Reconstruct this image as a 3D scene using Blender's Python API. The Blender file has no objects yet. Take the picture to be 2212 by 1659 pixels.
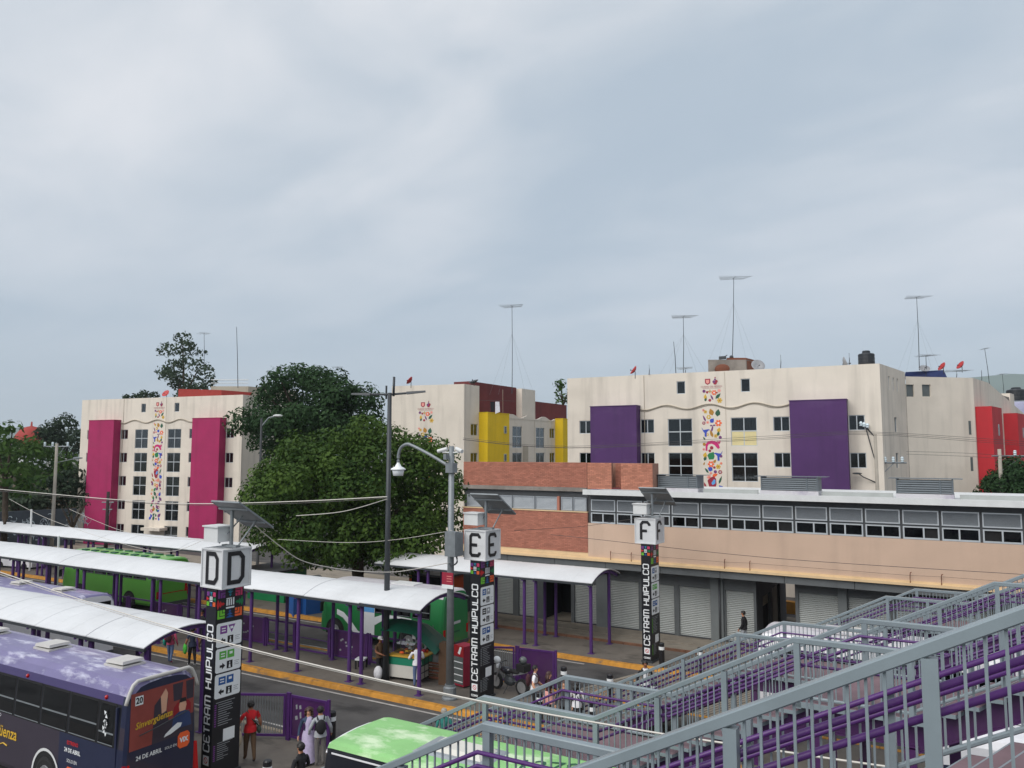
import bpy, bmesh, math, random
from mathutils import Vector, Matrix
random.seed(7)
R = math.radians
S = bpy.context.scene
COL = S.collection

# ------------------------------------------------------------------ camera
F_PX, PITCH, YAW, CAM_H = 1662.0, math.atan(148.5 / 1662.0), R(30.6), 9.0   # focal length in units of a 2212 wide picture
cam = bpy.data.cameras.new('camera')
cam.sensor_width = 36.0
cam.lens = 36.0 * F_PX / 2212.0
cam.clip_end = 20000.0
cam.clip_start = 0.05
camo = bpy.data.objects.new('camera', cam)
camo.location = (0, 0, CAM_H)
camo.rotation_euler = (math.pi / 2 + PITCH, 0, YAW)
COL.objects.link(camo)
S.camera = camo

# ------------------------------------------------------------------ sky
SUN_EL, SUN_AZ = R(44), R(-104)        # direction the light comes from, measured in the world XY plane
W = bpy.data.worlds.new('World'); S.world = W; W.use_nodes = True
wn, wl = W.node_tree.nodes, W.node_tree.links
wn.clear()
def wnode(t, **k):
    n = wn.new(t)
    for a, b in k.items(): setattr(n, a, b)
    return n
sky = wnode('ShaderNodeTexSky', sky_type='NISHITA'); sky.sun_disc = False
sky.sun_elevation = SUN_EL; sky.sun_rotation = math.pi / 2 - SUN_AZ
sky.air_density = 1.2; sky.dust_density = 0.8; sky.altitude = 2240
tc = wnode('ShaderNodeTexCoord')
sep = wnode('ShaderNodeSeparateXYZ'); wl.new(tc.outputs['Generated'], sep.inputs[0])
zadd = wnode('ShaderNodeMath', operation='ADD'); zadd.inputs[1].default_value = 0.22; zadd.use_clamp = False
zabs = wnode('ShaderNodeMath', operation='ABSOLUTE'); wl.new(sep.outputs[2], zabs.inputs[0]); wl.new(zabs.outputs[0], zadd.inputs[0])
dx = wnode('ShaderNodeMath', operation='DIVIDE'); wl.new(sep.outputs[0], dx.inputs[0]); wl.new(zadd.outputs[0], dx.inputs[1])
dy = wnode('ShaderNodeMath', operation='DIVIDE'); wl.new(sep.outputs[1], dy.inputs[0]); wl.new(zadd.outputs[0], dy.inputs[1])
cmb = wnode('ShaderNodeCombineXYZ'); wl.new(dx.outputs[0], cmb.inputs[0]); wl.new(dy.outputs[0], cmb.inputs[1])
mp = wnode('ShaderNodeMapping'); wl.new(cmb.outputs[0], mp.inputs[0]); mp.inputs['Location'].default_value = (9.3, 0.4, 0.0)
mp.inputs['Rotation'].default_value = (0, 0, R(25)); mp.inputs['Scale'].default_value = (0.75, 1.15, 1)
n1 = wnode('ShaderNodeTexNoise'); n1.inputs['Scale'].default_value = 0.85; n1.inputs['Detail'].default_value = 5; n1.inputs['Roughness'].default_value = 0.46; n1.inputs['Distortion'].default_value = 0.35
n2 = wnode('ShaderNodeTexNoise'); n2.inputs['Scale'].default_value = 2.6; n2.inputs['Detail'].default_value = 6; n2.inputs['Roughness'].default_value = 0.5; n2.inputs['Distortion'].default_value = 0.5
wl.new(mp.outputs[0], n1.inputs['Vector']); wl.new(mp.outputs[0], n2.inputs['Vector'])
mixn = wnode('ShaderNodeMath', operation='MULTIPLY_ADD'); wl.new(n2.outputs[0], mixn.inputs[0]); mixn.inputs[1].default_value = 0.50
wl.new(n1.outputs[0], mixn.inputs[2])
rmp = wnode('ShaderNodeValToRGB'); wl.new(mixn.outputs[0], rmp.inputs[0])
cr = rmp.color_ramp; cr.interpolation = 'B_SPLINE'
cr.elements[0].position = 0.56; cr.elements[0].color = (0.445, 0.53, 0.62, 1)
cr.elements[1].position = 0.95; cr.elements[1].color = (0.86, 0.865, 0.89, 1)
e = cr.elements.new(0.73); e.color = (0.61, 0.665, 0.725, 1)
# low sky: an even pale blue-grey veil all round the horizon
hz = wnode('ShaderNodeMapRange'); wl.new(zabs.outputs[0], hz.inputs[0]); hz.inputs[1].default_value = 0.0; hz.inputs[2].default_value = 0.42
hz.inputs[3].default_value = 0.95; hz.inputs[4].default_value = 0.0; hz.interpolation_type = 'SMOOTHSTEP'
veil = wnode('ShaderNodeMix', data_type='RGBA'); wl.new(hz.outputs[0], veil.inputs[0]); wl.new(rmp.outputs[0], veil.inputs[6]); veil.inputs[7].default_value = (0.415, 0.505, 0.60, 1)
gain = wnode('ShaderNodeVectorMath', operation='SCALE'); wl.new(veil.outputs[2], gain.inputs[0]); gain.inputs[3].default_value = 5.3
skymix = wnode('ShaderNodeMix', data_type='RGBA'); skymix.inputs[0].default_value = 0.94
wl.new(sky.outputs[0], skymix.inputs[6]); wl.new(gain.outputs[0], skymix.inputs[7])
bg = wnode('ShaderNodeBackground'); bg.inputs[1].default_value = 0.10
wl.new(skymix.outputs[2], bg.inputs[0])
out = wnode('ShaderNodeOutputWorld'); wl.new(bg.outputs[0], out.inputs[0])

# ------------------------------------------------------------------ sun behind the cloud: weak and very soft
sun = bpy.data.lights.new('sun', 'SUN'); sun.energy = 1.5; sun.angle = R(55); sun.color = (1.0, 0.955, 0.90)
suno = bpy.data.objects.new('sun', sun); COL.objects.link(suno)
sd = Vector((math.cos(SUN_EL) * math.cos(SUN_AZ), math.cos(SUN_EL) * math.sin(SUN_AZ), math.sin(SUN_EL)))
suno.rotation_euler = sd.to_track_quat('Z', 'Y').to_euler(); suno.location = sd * 100

# ------------------------------------------------------------------ exposure
vs = S.view_settings
vs.view_transform = 'Standard'; vs.look = 'None'; vs.exposure = 0.97; vs.gamma = 1.0; vs.use_curve_mapping = False
S.render.engine = 'CYCLES'
S.cycles.max_bounces = 6; S.cycles.diffuse_bounces = 3; S.cycles.glossy_bounces = 3; S.cycles.transparent_max_bounces = 12
S.cycles.volume_bounces = 0

# ------------------------------------------------------------------ helpers
cy_, sy_, cp_, sp_ = math.cos(YAW), math.sin(YAW), math.cos(PITCH), math.sin(PITCH)
def at(px, py, depth):
    """a surveyed point: bearing and height angle as read on the photograph (2212 wide) and its distance ahead in metres"""
    r = (px - 1106) / F_PX; u = (829.5 - py) / F_PX
    f = cp_ - u * sp_; z = sp_ + u * cp_
    k = depth / f
    return Vector(((r * cy_ - f * sy_) * k, (r * sy_ + f * cy_) * k, CAM_H + z * k))
def lin(c):
    c = c / 255.0
    return c / 12.92 if c <= 0.04045 else ((c + 0.055) / 1.055) ** 2.4
def rgb(r, g, b, k=1.0): return (min(1, lin(r) * k), min(1, lin(g) * k), min(1, lin(b) * k), 1)

MATS = {}
def mat(name, col, rough=0.6, metal=0.0, var=0.10, scale=3.0, bump=0.0, bscale=40.0, dirt=0.0, spec=0.5, island=0.0, streak=0.0, coat=0.0, patch=None):
    m = bpy.data.materials.new(name); m.use_nodes = True; MATS[name] = m
    n, l = m.node_tree.nodes, m.node_tree.links
    p = n['Principled BSDF']; p.inputs['Roughness'].default_value = rough; p.inputs['Metallic'].default_value = metal
    p.inputs['Specular IOR Level'].default_value = spec
    if coat: p.inputs['Coat Weight'].default_value = coat
    t = n.new('ShaderNodeTexCoord'); src = t.outputs['Object']
    g = n.new('ShaderNodeNewGeometry')
    pos = g.outputs['Position']
    ns = n.new('ShaderNodeTexNoise'); ns.inputs['Scale'].default_value = scale; ns.inputs['Detail'].default_value = 6; ns.inputs['Roughness'].default_value = 0.6
    l.new(pos, ns.inputs['Vector'])
    mr = n.new('ShaderNodeMapRange'); l.new(ns.outputs[0], mr.inputs[0]); mr.inputs[1].default_value = 0.3; mr.inputs[2].default_value = 0.7
    mr.inputs[3].default_value = 1 - var; mr.inputs[4].default_value = 1 + var
    fac = mr.outputs[0]
    if streak:
        mpn = n.new('ShaderNodeMapping'); l.new(pos, mpn.inputs[0]); mpn.inputs['Scale'].default_value = (1.6, 1.6, 0.12)
        s2 = n.new('ShaderNodeTexNoise'); s2.inputs['Scale'].default_value = 1.0; s2.inputs['Detail'].default_value = 5; l.new(mpn.outputs[0], s2.inputs['Vector'])
        m2 = n.new('ShaderNodeMapRange'); l.new(s2.outputs[0], m2.inputs[0]); m2.inputs[1].default_value = 0.50; m2.inputs[2].default_value = 0.75
        m2.inputs[3].default_value = 1.0; m2.inputs[4].default_value = 1 - streak
        mm = n.new('ShaderNodeMath'); mm.operation = 'MULTIPLY'; l.new(fac, mm.inputs[0]); l.new(m2.outputs[0], mm.inputs[1]); fac = mm.outputs[0]
    if island:
        m3 = n.new('ShaderNodeMapRange'); l.new(g.outputs['Random Per Island'], m3.inputs[0]); m3.inputs[3].default_value = 1 - island; m3.inputs[4].default_value = 1 + island
        mm = n.new('ShaderNodeMath'); mm.operation = 'MULTIPLY'; l.new(fac, mm.inputs[0]); l.new(m3.outputs[0], mm.inputs[1]); fac = mm.outputs[0]
    sc = n.new('ShaderNodeVectorMath'); sc.operation = 'SCALE'; sc.inputs[0].default_value = col[:3]; l.new(fac, sc.inputs[3])
    last = sc.outputs[0]
    if dirt:
        d = n.new('ShaderNodeTexNoise'); d.inputs['Scale'].default_value = scale * 0.35; d.inputs['Detail'].default_value = 8; d.inputs['Roughness'].default_value = 0.7
        l.new(pos, d.inputs['Vector'])
        dm = n.new('ShaderNodeMapRange'); l.new(d.outputs[0], dm.inputs[0]); dm.inputs[1].default_value = 0.5; dm.inputs[2].default_value = 0.72; dm.inputs[3].default_value = 0; dm.inputs[4].default_value = dirt
        mx = n.new('ShaderNodeMix'); mx.data_type = 'RGBA'; l.new(dm.outputs[0], mx.inputs[0]); l.new(last, mx.inputs[6]); mx.inputs[7].default_value = (0.10, 0.085, 0.07, 1)
        last = mx.outputs[2]
    if patch:                                   # worn or stained patches of another colour: (colour, scale xyz, threshold, strength)
        pc, ps, th, pk = patch
        pmn = n.new('ShaderNodeMapping'); l.new(pos, pmn.inputs[0]); pmn.inputs['Scale'].default_value = ps
        pn = n.new('ShaderNodeTexNoise'); pn.inputs['Scale'].default_value = 1.0; pn.inputs['Detail'].default_value = 7; pn.inputs['Roughness'].default_value = 0.62; l.new(pmn.outputs[0], pn.inputs['Vector'])
        pr_ = n.new('ShaderNodeMapRange'); l.new(pn.outputs[0], pr_.inputs[0]); pr_.inputs[1].default_value = th; pr_.inputs[2].default_value = th + 0.12; pr_.inputs[3].default_value = 0; pr_.inputs[4].default_value = pk
        px_ = n.new('ShaderNodeMix'); px_.data_type = 'RGBA'; l.new(pr_.outputs[0], px_.inputs[0]); l.new(last, px_.inputs[6]); px_.inputs[7].default_value = pc
        last = px_.outputs[2]
    l.new(last, p.inputs['Base Color'])
    if bump:
        b = n.new('ShaderNodeTexNoise'); b.inputs['Scale'].default_value = bscale; b.inputs['Detail'].default_value = 4; l.new(pos, b.inputs['Vector'])
        bp = n.new('ShaderNodeBump'); bp.inputs['Strength'].default_value = bump; bp.inputs['Distance'].default_value = 0.01; l.new(b.outputs[0], bp.inputs['Height'])
        l.new(bp.outputs[0], p.inputs['Normal'])
    return m
def leafmat(name, c0, c1, trans=0.25):
    m = bpy.data.materials.new(name); m.use_nodes = True; MATS[name] = m
    n, l = m.node_tree.nodes, m.node_tree.links
    n.remove(n['Principled BSDF'])
    g = n.new('ShaderNodeNewGeometry')
    ns = n.new('ShaderNodeTexNoise'); ns.inputs['Scale'].default_value = 0.45; ns.inputs['Detail'].default_value = 3; l.new(g.outputs['Position'], ns.inputs['Vector'])
    a = n.new('ShaderNodeMath'); a.operation = 'MULTIPLY_ADD'; l.new(g.outputs['Random Per Island'], a.inputs[0]); a.inputs[1].default_value = 0.40
    b = n.new('ShaderNodeMapRange'); l.new(ns.outputs[0], b.inputs[0]); b.inputs[1].default_value = 0.35; b.inputs[2].default_value = 0.7; b.inputs[3].default_value = 0.0; b.inputs[4].default_value = 0.5
    l.new(b.outputs[0], a.inputs[2])
    mx = n.new('ShaderNodeMix'); mx.data_type = 'RGBA'; l.new(a.outputs[0], mx.inputs[0]); mx.inputs[6].default_value = (*c0, 1); mx.inputs[7].default_value = (*c1, 1)
    d = n.new('ShaderNodeBsdfPrincipled'); d.inputs['Roughness'].default_value = 0.65; d.inputs['Specular IOR Level'].default_value = 0.15; l.new(mx.outputs[2], d.inputs['Base Color'])
    t = n.new('ShaderNodeBsdfTranslucent'); l.new(mx.outputs[2], t.inputs[0])
    ms = n.new('ShaderNodeMixShader'); ms.inputs[0].default_value = trans; l.new(d.outputs[0], ms.inputs[1]); l.new(t.outputs[0], ms.inputs[2])
    l.new(ms.outputs[0], n['Material Output'].inputs[0])
    return m
def glassmat(name, tint, refl=0.12, rough=0.04):
    m = bpy.data.materials.new(name); m.use_nodes = True; MATS[name] = m
    n, l = m.node_tree.nodes, m.node_tree.links
    n.remove(n['Principled BSDF'])
    tr = n.new('ShaderNodeBsdfTransparent'); tr.inputs[0].default_value = (*tint, 1)
    gl = n.new('ShaderNodeBsdfGlossy'); gl.inputs['Roughness'].default_value = rough; gl.inputs[0].default_value = (0.9, 0.95, 1, 1)
    fr = n.new('ShaderNodeLayerWeight'); fr.inputs[0].default_value = 0.25
    mr = n.new('ShaderNodeMapRange'); l.new(fr.outputs[1], mr.inputs[0]); mr.inputs[3].default_value = refl; mr.inputs[4].default_value = 0.45
    ms = n.new('ShaderNodeMixShader'); l.new(mr.outputs[0], ms.inputs[0]); l.new(tr.outputs[0], ms.inputs[1]); l.new(gl.outputs[0], ms.inputs[2])
    l.new(ms.outputs[0], n['Material Output'].inputs[0])
    return m

class MB:
    """collects shapes; build() links them as one mesh object"""
    def __init__(s): s.v, s.f, s.m, s.M = [], [], [], None
    def av(s, pts):
        i = len(s.v)
        if s.M is not None: pts = [s.M @ Vector(p) for p in pts]
        s.v.extend([tuple(p) for p in pts]); return i
    def poly(s, pts, m=0):
        i = s.av(pts); s.f.append(tuple(range(i, i + len(pts)))); s.m.append(m); return s
    def box(s, x0, x1, y0, y1, z0, z1, m=0):
        i = s.av([(x0, y0, z0), (x1, y0, z0), (x1, y1, z0), (x0, y1, z0), (x0, y0, z1), (x1, y0, z1), (x1, y1, z1), (x0, y1, z1)])
        for q in ((3, 2, 1, 0), (4, 5, 6, 7), (0, 1, 5, 4), (1, 2, 6, 5), (2, 3, 7, 6), (3, 0, 4, 7)):
            s.f.append(tuple(i + k for k in q)); s.m.append(m)
        return s
    def hexa(s, b, t, m=0):
        """bottom quad b and top quad t, both counter-clockwise from above"""
        i = s.av(list(b) + list(t))
        for q in ((3, 2, 1, 0), (4, 5, 6, 7), (0, 1, 5, 4), (1, 2, 6, 5), (2, 3, 7, 6), (3, 0, 4, 7)):
            s.f.append(tuple(i + k for k in q)); s.m.append(m)
        return s
    def tube(s, p0, p1, r0, r1=None, n=8, m=0, caps=True):
        p0, p1 = Vector(p0), Vector(p1); r1 = r0 if r1 is None else r1
        d = p1 - p0
        if d.length < 1e-6: return s
        q = d.to_track_quat('Z', 'Y'); a = []
        for p, r in ((p0, r0), (p1, r1)):
            a += [p + q @ Vector((r * math.cos(2 * math.pi * k / n), r * math.sin(2 * math.pi * k / n), 0)) for k in range(n)]
        i = s.av(a)
        for k in range(n):
            s.f.append((i + k, i + (k + 1) % n, i + n + (k + 1) % n, i + n + k)); s.m.append(m)
        if caps:
            s.f.append(tuple(i + n - 1 - k for k in range(n))); s.m.append(m)
            s.f.append(tuple(i + n + k for k in range(n))); s.m.append(m)
        return s
    def path(s, pts, r, n=6, m=0):
        pts = [Vector(p) for p in pts]; rings = []
        for k, p in enumerate(pts):
            d = (pts[min(k + 1, len(pts) - 1)] - pts[max(k - 1, 0)]).normalized()
            x = d.cross(Vector((0, 0, 1)))
            if x.length < 1e-3: x = Vector((1, 0, 0))
            x.normalize(); y = x.cross(d).normalized()
            rr = r[k] if isinstance(r, (list, tuple)) else r
            rings.append([p + x * rr * math.cos(2 * math.pi * j / n) + y * rr * math.sin(2 * math.pi * j / n) for j in range(n)])
        i = s.av([p for rg in rings for p in rg])
        for k in range(len(pts) - 1):
            for j in range(n):
                a, b = i + k * n + j, i + k * n + (j + 1) % n
                s.f.append((a, b, b + n, a + n)); s.m.append(m)
        s.f.append(tuple(i + n - 1 - j for j in range(n))); s.m.append(m)
        e = i + (len(pts) - 1) * n
        s.f.append(tuple(e + j for j in range(n))); s.m.append(m)
        return s
    def lathe(s, prof, c=(0, 0, 0), n=16, m=0, ax=None):
        q = Vector(ax).to_track_quat('Z', 'Y') if ax else None; c = Vector(c); a = []
        for r, z in prof:
            for k in range(n):
                p = Vector((r * math.cos(2 * math.pi * k / n), r * math.sin(2 * math.pi * k / n), z))
                a.append(c + (q @ p if q else p))
        i = s.av(a)
        for j in range(len(prof) - 1):
            for k in range(n):
                s.f.append((i + j * n + k, i + j * n + (k + 1) % n, i + (j + 1) * n + (k + 1) % n, i + (j + 1) * n + k)); s.m.append(m)
        s.f.append(tuple(i + n - 1 - k for k in range(n))); s.m.append(m)
        e = i + (len(prof) - 1) * n
        s.f.append(tuple(e + k for k in range(n))); s.m.append(m)
        return s
    def ball(s, c, r, n=10, h=6, m=0):
        r = (r, r, r) if not isinstance(r, (tuple, list)) else r
        a = [(c[0] + r[0] * math.sin(math.pi * j / h) * math.cos(2 * math.pi * k / n), c[1] + r[1] * math.sin(math.pi * j / h) * math.sin(2 * math.pi * k / n), c[2] - r[2] * math.cos(math.pi * j / h)) for j in range(1, h) for k in range(n)]
        i = s.av(a + [(c[0], c[1], c[2] - r[2]), (c[0], c[1], c[2] + r[2])])
        for j in range(h - 2):
            for k in range(n):
                s.f.append((i + j * n + k, i + j * n + (k + 1) % n, i + (j + 1) * n + (k + 1) % n, i + (j + 1) * n + k)); s.m.append(m)
        b, t = i + (h - 1) * n, i + (h - 1) * n + 1; e = i + (h - 2) * n
        for k in range(n):
            s.f.append((b, i + (k + 1) % n, i + k)); s.m.append(m)
            s.f.append((t, e + k, e + (k + 1) % n)); s.m.append(m)
        return s
    def prism(s, poly, a0, a1, axis='y', m=0):
        """polygon in the two other axes extruded along axis"""
        def P(p, a): return (p[0], a, p[1]) if axis == 'y' else ((a, p[0], p[1]) if axis == 'x' else (p[0], p[1], a))
        n = len(poly); i = s.av([P(p, a0) for p in poly] + [P(p, a1) for p in poly])
        s.f.append(tuple(range(i, i + n))); s.m.append(m); s.f.append(tuple(range(i + 2 * n - 1, i + n - 1, -1))); s.m.append(m)
        for k in range(n): s.f.append((i + k, i + n + k, i + n + (k + 1) % n, i + (k + 1) % n)); s.m.append(m)
        return s
    def mesh(s, name, mats, smooth=False):
        me = bpy.data.meshes.new(name); me.from_pydata(s.v, [], s.f)
        for k in (mats if isinstance(mats, (list, tuple)) else [mats]): me.materials.append(MATS[k])
        me.polygons.foreach_set('material_index', s.m)
        if smooth: me.polygons.foreach_set('use_smooth', [True] * len(s.f))
        me.update()
        return me
    def build(s, name, mats, parent=None, smooth=False, local=False, kind=None):
        return put(name, s.mesh(name, mats, smooth), parent, local, kind)
def pm(p):
    m = Matrix.Translation(p.location) @ p.rotation_euler.to_matrix().to_4x4()
    if p.parent is not None:
        return pm(p.parent) @ p.matrix_parent_inverse @ m
    return m
def put(name, me, parent=None, local=False, kind=None, loc=None, rot=None, scale=None):
    o = bpy.data.objects.new(name, me); COL.objects.link(o)
    if loc is not None: o.location = loc
    if rot is not None: o.rotation_euler = rot
    if scale is not None: o.scale = scale
    if parent is not None:
        o.parent = parent
        if not local: o.matrix_parent_inverse = pm(parent).inverted()
    if kind: o['kind'] = kind
    return o
def tag(o, label, cat, group=None):
    o['label'] = label; o['category'] = cat
    if group: o['group'] = group
    return o
def thing(name, label, cat, loc=(0, 0, 0), rz=0.0, group=None):
    o = bpy.data.objects.new(name, None); COL.objects.link(o); o.empty_display_size = 0.3
    o.location = loc; o.rotation_euler = (0, 0, rz)
    return tag(o, label, cat, group)
def copy_tree(o, parent=None):
    c = o.copy(); COL.objects.link(c); c.parent = parent
    for ch in list(o.children): copy_tree(ch, c)
    return c
def struct(o): o['kind'] = 'structure'; return o
def smoothpts(pts, k=6):
    """Catmull-Rom through the points"""
    pts = [Vector(p) for p in pts]; out_ = []
    for i in range(len(pts) - 1):
        a, b, c, d = pts[max(i - 1, 0)], pts[i], pts[i + 1], pts[min(i + 2, len(pts) - 1)]
        for j in range(k):
            t = j / k
            out_.append(0.5 * ((2 * b) + (c - a) * t + (2 * a - 5 * b + 4 * c - d) * t * t + (3 * b - a - 3 * c + d) * t ** 3))
    return out_ + [pts[-1]]
def walled(mb, u0, u1, z0, z1, holes, y=0.0, dep=0.14, m=0, mr=None):
    """a wall face in the plane y with rectangular openings and their reveals"""
    mr = m if mr is None else mr
    holes = [h for h in holes if h[1] > u0 and h[0] < u1 and h[3] > z0 and h[2] < z1]
    us = sorted({u0, u1, *[min(max(h[k], u0), u1) for h in holes for k in (0, 1)]})
    zs = sorted({z0, z1, *[min(max(h[k], z0), z1) for h in holes for k in (2, 3)]})
    for j in range(len(zs) - 1):
        run = None
        for i in range(len(us) - 1):
            cu, cz = (us[i] + us[i + 1]) / 2, (zs[j] + zs[j + 1]) / 2
            solid = not any(h[0] < cu < h[1] and h[2] < cz < h[3] for h in holes)
            if solid and run is None: run = us[i]
            if run is not None and (not solid or i == len(us) - 2):
                e = us[i + 1] if solid else us[i]
                mb.poly([(run, y, zs[j]), (e, y, zs[j]), (e, y, zs[j + 1]), (run, y, zs[j + 1])], m); run = None
    for a, b, c, d in holes:
        c = max(c, z0); y2 = y + dep
        mb.poly([(a, y, c), (a, y, d), (a, y2, d), (a, y2, c)], mr); mb.poly([(b, y, d), (b, y, c), (b, y2, c), (b, y2, d)], mr)
        mb.poly([(a, y, d), (b, y, d), (b, y2, d), (a, y2, d)], mr); mb.poly([(b, y, c), (a, y, c), (a, y2, c), (b, y2, c)], mr)
    return mb
def ribbon(mb, pts, t, z=0.0, m=0, close=False, M=None):
    """flat stroke of width t along 2-D points with mitred corners"""
    pts = [Vector(p) for p in pts]; n = len(pts); L, Rr = [], []
    for k in range(n):
        a = pts[(k - 1) % n] if (close or k > 0) else None
        b = pts[(k + 1) % n] if (close or k < n - 1) else None
        d1 = (pts[k] - a).normalized() if a is not None else (b - pts[k]).normalized()
        d2 = (b - pts[k]).normalized() if b is not None else d1
        n1, n2 = Vector((-d1.y, d1.x)), Vector((-d2.y, d2.x))
        bi = n1 + n2
        bi = bi / max(bi.dot(n1), 0.3) if bi.length > 1e-6 else n1
        L.append(pts[k] + bi * t / 2); Rr.append(pts[k] - bi * t / 2)
    for k in range(n if close else n - 1):
        j = (k + 1) % n
        mb.poly([(Rr[k].x, Rr[k].y, z), (Rr[j].x, Rr[j].y, z), (L[j].x, L[j].y, z), (L[k].x, L[k].y, z)], m)
GLYPH = {  # squared, round-cornered capitals as single strokes on a 4 x 6 grid
 'C': (4, [[(4, 4.6), (4, 5.4), (3.4, 6), (.6, 6), (0, 5.4), (0, .6), (.6, 0), (3.4, 0), (4, .6), (4, 1.4)]]),
 'E': (3.8, [[(3.8, 5), (3.8, 5.4), (3.2, 6), (.6, 6), (0, 5.4), (0, .6), (.6, 0), (3.2, 0), (3.8, .6), (3.8, 1)], [(.45, 3), (2.8, 3)]]),
 'T': (4, [[(0, 6), (4, 6)], [(2, 0), (2, 5.55)]]),
 'R': (4, [[(0, 0), (0, 6), (3.4, 6), (4, 5.4), (4, 3.4), (3.4, 2.8), (.45, 2.8)], [(3.0, 2.35), (4, 0)]]),
 'A': (4, [[(0, 0), (0, 5.2), (.8, 6), (3.2, 6), (4, 5.2), (4, 0)], [(.45, 2.5), (3.55, 2.5)]]),
 'M': (5.6, [[(0, 0), (0, 6), (5, 6), (5.6, 5.4), (5.6, 0)], [(2.8, 0), (2.8, 5.55)]]),
 'H': (4, [[(0, 0), (0, 6)], [(4, 0), (4, 6)], [(.45, 3), (3.55, 3)]]),
 'U': (4, [[(0, 6), (0, .6), (.6, 0), (3.4, 0), (4, .6), (4, 6)]]),
 'I': (.2, [[(0.1, 0), (0.1, 6)]]),
 'P': (4, [[(0, 0), (0, 6), (3.4, 6), (4, 5.4), (4, 3.2), (3.4, 2.6), (.45, 2.6)]]),
 'L': (3.6, [[(0, 6), (0, 0), (3.6, 0)]]),
 'O': (4, [[(.6, 0), (3.4, 0), (4, .6), (4, 5.4), (3.4, 6), (.6, 6), (0, 5.4), (0, .6), (.6, 0)]]),
 'D': (4, [[(0, 0), (0, 6), (3.0, 6), (4, 5.0), (4, 1.0), (3.0, 0), (0, 0)]]),
 'F': (3.6, [[(0, 0), (0, 5.2), (.8, 6), (2.8, 6), (3.6, 5.2), (3.6, 4.8)], [(.45, 3), (2.6, 3)]]),
 ' ': (1.6, [])}
def glyphs(mb, text, cap, t=0.95, gap=1.5, m=0, stretch=1.0):
    """letters laid out along +x from 0, baseline 0, cap height cap; returns the width"""
    k = cap / 6.0; x = 0.0; M0 = mb.M
    for ch in text:
        w, strokes = GLYPH[ch]
        for st in strokes:
            closed = len(st) > 3 and st[0] == st[-1]
            ribbon(mb, [((x + p[0] * stretch) * k, p[1] * k) for p in (st[:-1] if closed else st)], t * k, 0.0, m, closed)
        x += w * stretch + gap
    return (x - gap) * k
_txt = {}
def text_mesh(s, size, mname, shear=0.0, bold=0.0):
    key = (s, size, mname, shear, bold)
    if key in _txt: return _txt[key]
    c = bpy.data.curves.new('lettering', 'FONT'); c.body = s; c.size = size; c.shear = shear; c.offset = bold; c.resolution_u = 2; c.fill_mode = 'FRONT'
    c.align_x = 'CENTER'; c.align_y = 'CENTER'
    o = bpy.data.objects.new('tmp', c); COL.objects.link(o)
    dg = bpy.context.evaluated_depsgraph_get()
    me = bpy.data.meshes.new_from_object(o.evaluated_get(dg)); me.materials.clear(); me.materials.append(MATS[mname])
    bpy.data.objects.remove(o); bpy.data.curves.remove(c)
    _txt[key] = me
    return me
UNIT = {}
def unit(kind, mname):
    """shared unit meshes: cube 0..1 centred in x,y and cylinders of height 1"""
    k = (kind, mname)
    if k not in UNIT:
        b = MB()
        if kind == 'box': b.box(-.5, .5, -.5, .5, 0, 1)
        elif kind == 'cyl': b.tube((0, 0, 0), (0, 0, 1), .5, n=10)
        elif kind == 'pane': b.box(-.5, .5, -.004, .004, -.5, .5)
        UNIT[k] = b.mesh(kind, mname, smooth=False)
    return UNIT[k]
# ------------------------------------------------------------------ materials
mat('asphalt', rgb(76, 74, 73), 0.88, var=0.26, scale=0.7, bump=0.4, bscale=60, patch=((0.020, 0.019, 0.019, 1), (.35, .8, 1), .53, .75))
mat('earth', (0.10, 0.10, 0.075, 1), 1.0, var=0.3, scale=0.05)
mat('concrete', rgb(103, 97, 90), 0.9, var=0.16, scale=1.3, bump=0.2, patch=((0.045, 0.040, 0.036, 1), (.5, .9, 1), .54, .7))
mat('pale_concrete', rgb(132, 124, 112), 0.9, var=0.14, scale=1.2, bump=0.2, patch=((0.09, 0.08, 0.07, 1), (.5, .9, 1), .54, .6))
mat('kerb_yellow', rgb(178, 124, 42), 0.8, var=0.28, scale=2.5, bump=0.3, bscale=25, patch=((0.13, 0.105, 0.08, 1), (1.6, 5, 3), .56, .8))
mat('kerb_grey', rgb(140, 128, 112), 0.9, var=0.2, scale=2.5, dirt=0.4)
mat('kerb_red', rgb(120, 85, 66), 0.9, var=0.3, scale=2.5, dirt=0.6)
mat('line_white', rgb(165, 162, 158), 0.8, var=0.3, scale=3, dirt=0.5)
mat('rust_paint', rgb(150, 112, 74), 0.85, var=0.3, scale=4, dirt=0.3)
mat('cream', rgb(216, 207, 194), 0.85, var=0.06, scale=0.5, streak=0.22, bump=0.08, bscale=30, patch=((0.52, 0.47, 0.40, 1), (.22, .22, .4), .55, .3))
mat('cream_dark', rgb(176, 166, 150), 0.85, var=0.06, scale=0.6, streak=0.2)
mat('tan', rgb(194, 168, 148), 0.85, var=0.05, scale=0.7, streak=0.10, bump=0.06)
mat('ledge_cream', rgb(212, 184, 144), 0.7, var=0.06, scale=1.5, dirt=0.25)
mat('pink', rgb(158, 28, 86), 0.75, var=0.10, scale=0.6, streak=0.2, patch=((0.30, 0.02, 0.09, 1), (.3, .3, .5), .55, .5))
mat('violet', rgb(74, 40, 94), 0.75, var=0.10, scale=0.6, streak=0.2, patch=((0.10, 0.05, 0.15, 1), (.3, .3, .5), .55, .5))
mat('yellow', rgb(226, 190, 24), 0.75, var=0.06, scale=0.6, streak=0.14)
mat('red_wall', rgb(178, 34, 44), 0.75, var=0.08, scale=0.6, streak=0.15)
mat('maroon', rgb(104, 44, 46), 0.85, var=0.12, scale=0.8, streak=0.2)
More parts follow.
